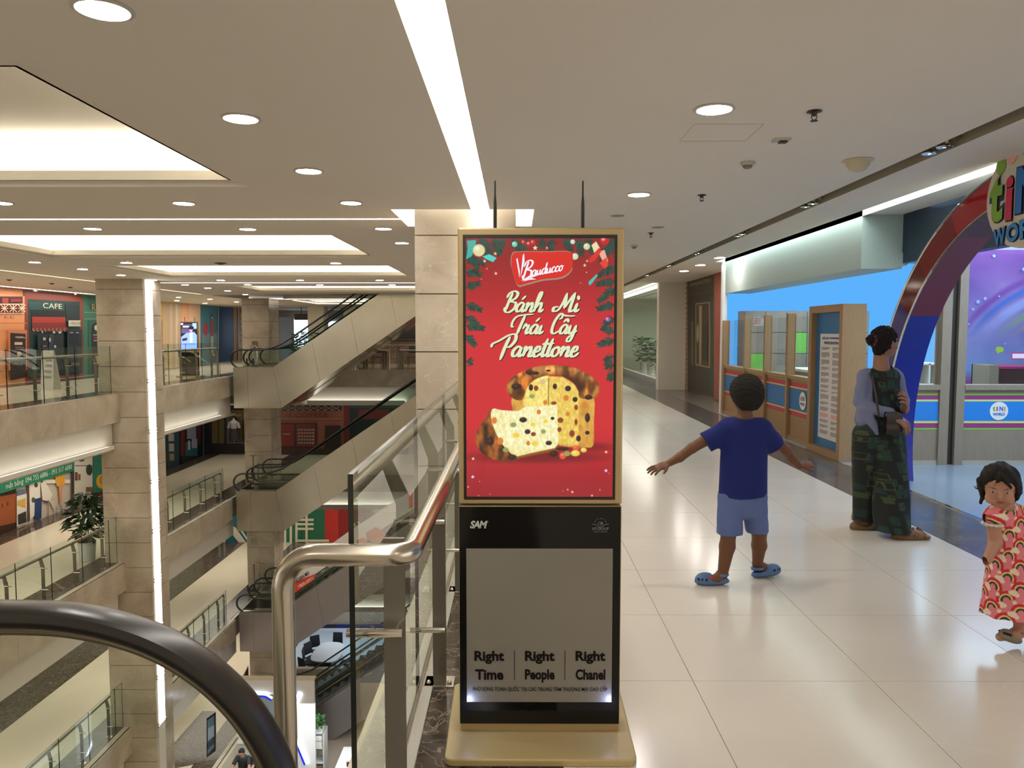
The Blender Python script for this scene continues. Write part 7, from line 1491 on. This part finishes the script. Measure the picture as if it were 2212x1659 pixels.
CD.build('cardigan', mat('lilac_grey_knit', lin((112, 118, 150)), .92, var=.1, scale=16, bump=.2), wo)
BG = Sdf((W1(1885, 900)[0], 5.5, .7), (W1(1965, 900)[0], 6.0, 1.1), .004); BG.rc(W1(1912, 905, -.2), W1(1935, 905, -.2), .055, .055, .01, fl=.5); BG.rc(W1(1910, 925, -.2), W1(1938, 925, -.2), .05, .05, .01, fl=.5); BG.build('shoulder_bag', mat('dark_brown_leather', (.028, .02, .016), .45, var=.2, scale=20), wo)
q = MB(); q.tube([W1(1898, 900, -.2), W1(1893, 860, -.16), W1(1884, 815, -.09), W1(1878, 800, .0)], .008, 6); q.build('bag_strap', mat('dark_brown_leather', (.028, .02, .016), .45), wo)
SD = mat('tan_sandal', lin((110, 84, 56)), .6)
for a, L_ in ((al, .25), (ar, .285)):
    c = a+np.array([.075, -.015, 0]); c[2] = 0; X_ = Sdf(c-.2, c+.2, .004); X_.el(c+np.array([0, 0, .016]), (L_*.52, .05, .034), None, .003, cut=(c, (0, 0, -1))); X_.rc(c+np.array([-L_*.36, 0, .02]), c+np.array([-L_*.2, 0, .02]), .04, .035, .01, cut=(c, (0, 0, -1)))
    X_.rc(c+np.array([.01, -.046, .03]), c+np.array([.06, 0, .075]), .014, .014, .01); X_.rc(c+np.array([.06, 0, .075]), c+np.array([.07, .046, .03]), .014, .014, .01); X_.rc(c+np.array([.09, -.046, .028]), c+np.array([.05, 0, .078]), .014, .014, .01)
    X_.rc(c+np.array([-.09, .0, .06]), c+np.array([-.05, -.042, .07]), .009, .009, .01); X_.rc(c+np.array([-.05, -.042, .07]), c+np.array([.0, -.03, .09]), .009, .009, .01); X_.build('sandal', SD, wo)
# ---------------------------------------------------------------- toddler
YT = 3.74
def T1(x, y, dy=0): return npv(at(x, y, Y=YT+dy))
tod = thing('person', 'toddler with short dark bob in pink rainbow and cloud dress at the photo edge', 'person', (T1(2190, 1390)[0], YT, 0))
hc = T1(2160, 1052); HH = .198; ft = (-.50, -.83, -.22)
S3 = Sdf((T1(2100, 1200)[0], 3.4, 0), (T1(2290, 1200)[0], 4.05, .92), .004); hax = head(S3, hc, HH, ft)
for e in (-1, 1): S3.el(hc+npv(hax[1])*.055-npv(hax[2])*.042+npv(hax[0])*e*.036, (.026, .028, .026), hax, .012)
S3.rc(T1(2172, 1085, .01), T1(2178, 1108, .0), .036, .045, .015); S3.rc(T1(2150, 1115, -.02), T1(2212, 1118, .03), .04, .04, .02); S3.rc(T1(2180, 1130), T1(2184, 1250), .085, .1, .03, fl=.8)
wT = T1(2131, 1212, -.10); S3.chain([T1(2146, 1122, -.03), T1(2150, 1172, -.03), wT], [.034, .029, .021], .012); hand(S3, wT, T1(2106, 1216, -.15)-wT, (.2, -.3, 1), .72, .55, thumb=1, k=.003)
S3.chain([T1(2214, 1124, .03), T1(2238, 1170, .03), T1(2244, 1212, -.02)], [.034, .029, .021], .012); hand(S3, T1(2244, 1212, -.02), np.array([.1, -.3, -1]), (1, 0, 0), .72, .4, k=.003)
aT = T1(2206, 1362, -.02); S3.chain([T1(2178, 1290, .0), T1(2205, 1325, .0), aT], [.052, .04, .03], .012); S3.chain([aT, aT+np.array([-.03, -.01, -.012]), T1(2160, 1376, -.04)], [.03, .028, .02], .012)
aT2 = T1(2248, 1395, .1); aT2[2] = .05; S3.chain([T1(2215, 1290, .02), T1(2235, 1345, .06), aT2], [.052, .04, .03], .012)
ts_ = lin((180, 132, 110)); S3.build('body', SKIN, tod, skincol(ts_, hc, HH, hax, (.30, .09, .08))); eyes(tod, hc, HH, hax)
sv, fv, uv = [npv(v) for v in hax]
Hh = Sdf(hc-.17, hc+.17, .003); Hh.el(hc+uv*.03-fv*.016, (.087, .094, .090), hax, .01); Hh.el(hc-uv*.03-fv*.035, (.092, .06, .072), hax, .03); Hh.cut(hc+fv*.040+uv*.018, fv*.85-uv*.52)
Hh.cut(hc-uv*.078, -uv)
e1 = -1
for (a, b_, r0, r1) in ((fv*.055+uv*.08, fv*.09+uv*.045+sv*.025, .012, .006), (fv*.05+uv*.085, fv*.085+uv*.04-sv*.04, .014, .006), (fv*.0+sv*.078+uv*.02, fv*.03+sv*.072-uv*.05, .022, .010), (sv*.072-uv*.04, sv*.078+fv*.035-uv*.078, .014, .005), (-sv*.075+uv*.0, -sv*.07+fv*.015-uv*.045, .02, .008), (fv*.03-sv*.07+uv*.01, fv*.055-sv*.075-uv*.02, .010, .004)): Hh.rc(hc+a, hc+b_, r0, r1, .008)
Hh.wave(.003, 120, 31); Hh.build('hair', mat('dark_bob_hair', (.008, .005, .0045), .6, spec=.3, bump=.7, scale=50, stretch=(3, 3, 1)), tod)
q = MB(); p = T1(2119, 1052, -.02); q.tube([T1(2127, 1052, -.03), T1(2117, 1056, -.03), T1(2108, 1055, -.03), T1(2104, 1049, -.03)], [.004, .004, .003, .0015], 6); q.build('hair_curl', MT['dark_bob_hair'], tod, smooth=True)
axc = T1(2185, 1200)
def dress(V):
    pk = npv(lin((226, 128, 140))); C = np.tile(pk, (len(V), 1)); th = np.arctan2(V[:, 0]-axc[0], -(V[:, 1]-axc[1])); a = th*.125; z = V[:, 2]; cw, ch = .135, .105
    for par in (0, 1):
        u = a/cw+.5*par+.15; v = z/ch+.5*par; iu, iv = np.floor(u), np.floor(v)
        ro = (iu*1.3+iv*2.1+par)%1.0*.8-.4; x0, y0 = (u-iu-.5)*cw, (v-iv-.40)*ch; x = x0*np.cos(ro)+y0*np.sin(ro); y = -x0*np.sin(ro)+y0*np.cos(ro); r = np.hypot(x, y); up = y > -.002
        for r0, r1, c in ((.033, .047, (204, 44, 62)), (.026, .033, (238, 206, 110)), (.016, .026, (30, 66, 72))): m = up & (r >= r0) & (r < r1); C[m] = lin(c)
        for cx, cy_, cr in ((-.030, -.016, .017), (-.045, -.019, .012), (-.016, -.022, .012), (.036, -.016, .010)): m = np.hypot(x-cx, (y-cy_)*1.15) < cr; C[m] = lin((238, 220, 200))
    return C
DR = Sdf((T1(2115, 1200)[0], 3.45, .12), (T1(2275, 1200)[0], 4.05, .72), .003)
hemT = T1(2180, 1324)
DR.rc(T1(2180, 1125), T1(2184, 1178), .094, .092, .02, fl=.85); DR.rc(T1(2155, 1112, -.02), T1(2210, 1115, .03), .05, .05, .02); DR.rc(T1(2184, 1190), T1(2187, 1345), .098, .148, .012, fl=.9, cut=(hemT, (.05, 0, -1)))
for a in (T1(2144, 1118, -.03), T1(2218, 1122, .03)): DR.el(a, (.043, .043, .04), None, .012)
DR.el(T1(2171, 1090, -.03), (.045, .05, .032), None, .008, mode='sub'); DR.wave(.003, 40, 41); DR.build('dress', CLOTH, tod, dress)
q = MB()
for i in range(14): a = i*.45; q.ell(tuple(T1(2144, 1128, -.03)+np.array([.04*math.cos(a), .04*math.sin(a), -.008])), (.012, .012, .008), 8, 5)
q.build('white_sleeve_trim', mat('white_cotton', (.7, .62, .55), .9), tod, smooth=True)
CG = mat('grey_foam', lin((128, 118, 100)), .6)
clog(tod, npv(T1(2180, 1384, -.04)), (-1, -.25, 0), .135, CG, tilt=.35); c = aT2+np.array([-.02, -.01, 0]); c[2] = .008; clog(tod, c, (-.8, -.6, 0), .135, CG)
# ---------------------------------------------------------------- the two seated at the booth
for i, (hx, lab) in enumerate(((522, 'seated clerk in black polo leaning over the white reception counter'), (566, 'second seated clerk in black beside the first, mostly behind the handrail'))):
    Yc = 23.0; p = npv(at(hx, 1626, Y=Yc)); t = thing('person', lab, 'person', (p[0], Yc, z1g)); H_ = .23
    S_ = Sdf(p-np.array([.5, .75, 1.25]), p+np.array([.5, .45, .2]), .014); fx_ = (.05, -1, -.45); ax_ = head(S_, p, H_, fx_, .012)
    S_.rc(p-np.array([0, -.03, .08]), p-np.array([0, -.06, .17]), .055, .06, .02); S_.rc(p-np.array([0, -.1, .25]), p-np.array([0, -.14, .62]), .14, .15, .03, fl=.8)
    for e in (-1, 1):
        sh_ = p+np.array([e*.18, .09, -.20]); elb = p+np.array([e*.27, -.12, -.42]); wr = p+np.array([e*.16, -.38, -.44]); S_.chain([sh_, elb, wr], [.055, .045, .032], .02); hand(S_, wr, (-e*.6, -1, 0), (0, 0, 1), 1.2, .3)
        S_.chain([p+np.array([e*.1, .12, -.66]), p+np.array([e*.13, -.28, -.66]), p+np.array([e*.13, -.3, -1.1])], [.09, .065, .045], .02)
    S_.build('body', SKIN, t, skincol(lin((150, 108, 86)), p, H_, ax_)); fv, uv, sv = npv(ax_[1]), npv(ax_[2]), npv(ax_[0])
    Hh = Sdf(p-.18, p+.18, .008); Hh.el(p+uv*.035-fv*.015, (.095, .108, .1), ax_, .01); Hh.cut(p+fv*.03+uv*.02, fv*.85-uv*.5); Hh.build('hair', MT['dark_brown_hair'], t)
    S_ = Sdf(p-np.array([.5, .6, .9]), p+np.array([.5, .45, 0]), .014); S_.rc(p-np.array([0, -.1, .26]), p-np.array([0, -.14, .64]), .155, .165, .03, fl=.85)
    for e in (-1, 1): sh_ = p+np.array([e*.17, .09, -.20]); elb = p+np.array([e*.27, -.12, -.42]); S_.rc(sh_, sh_+(elb-sh_)*.8, .068, .066, .03, cut=(sh_+(elb-sh_)*.7, (elb-sh_)/np.linalg.norm(elb-sh_)))
    S_.build('polo_shirt', mat('black_polo', (.010, .010, .012), .8), t)
    dup(och, None, (p[0]+.02, Yc+.32, z1g), pi, 'black mesh office chair behind the %s clerk' % ('first' if i == 0 else 'second'))
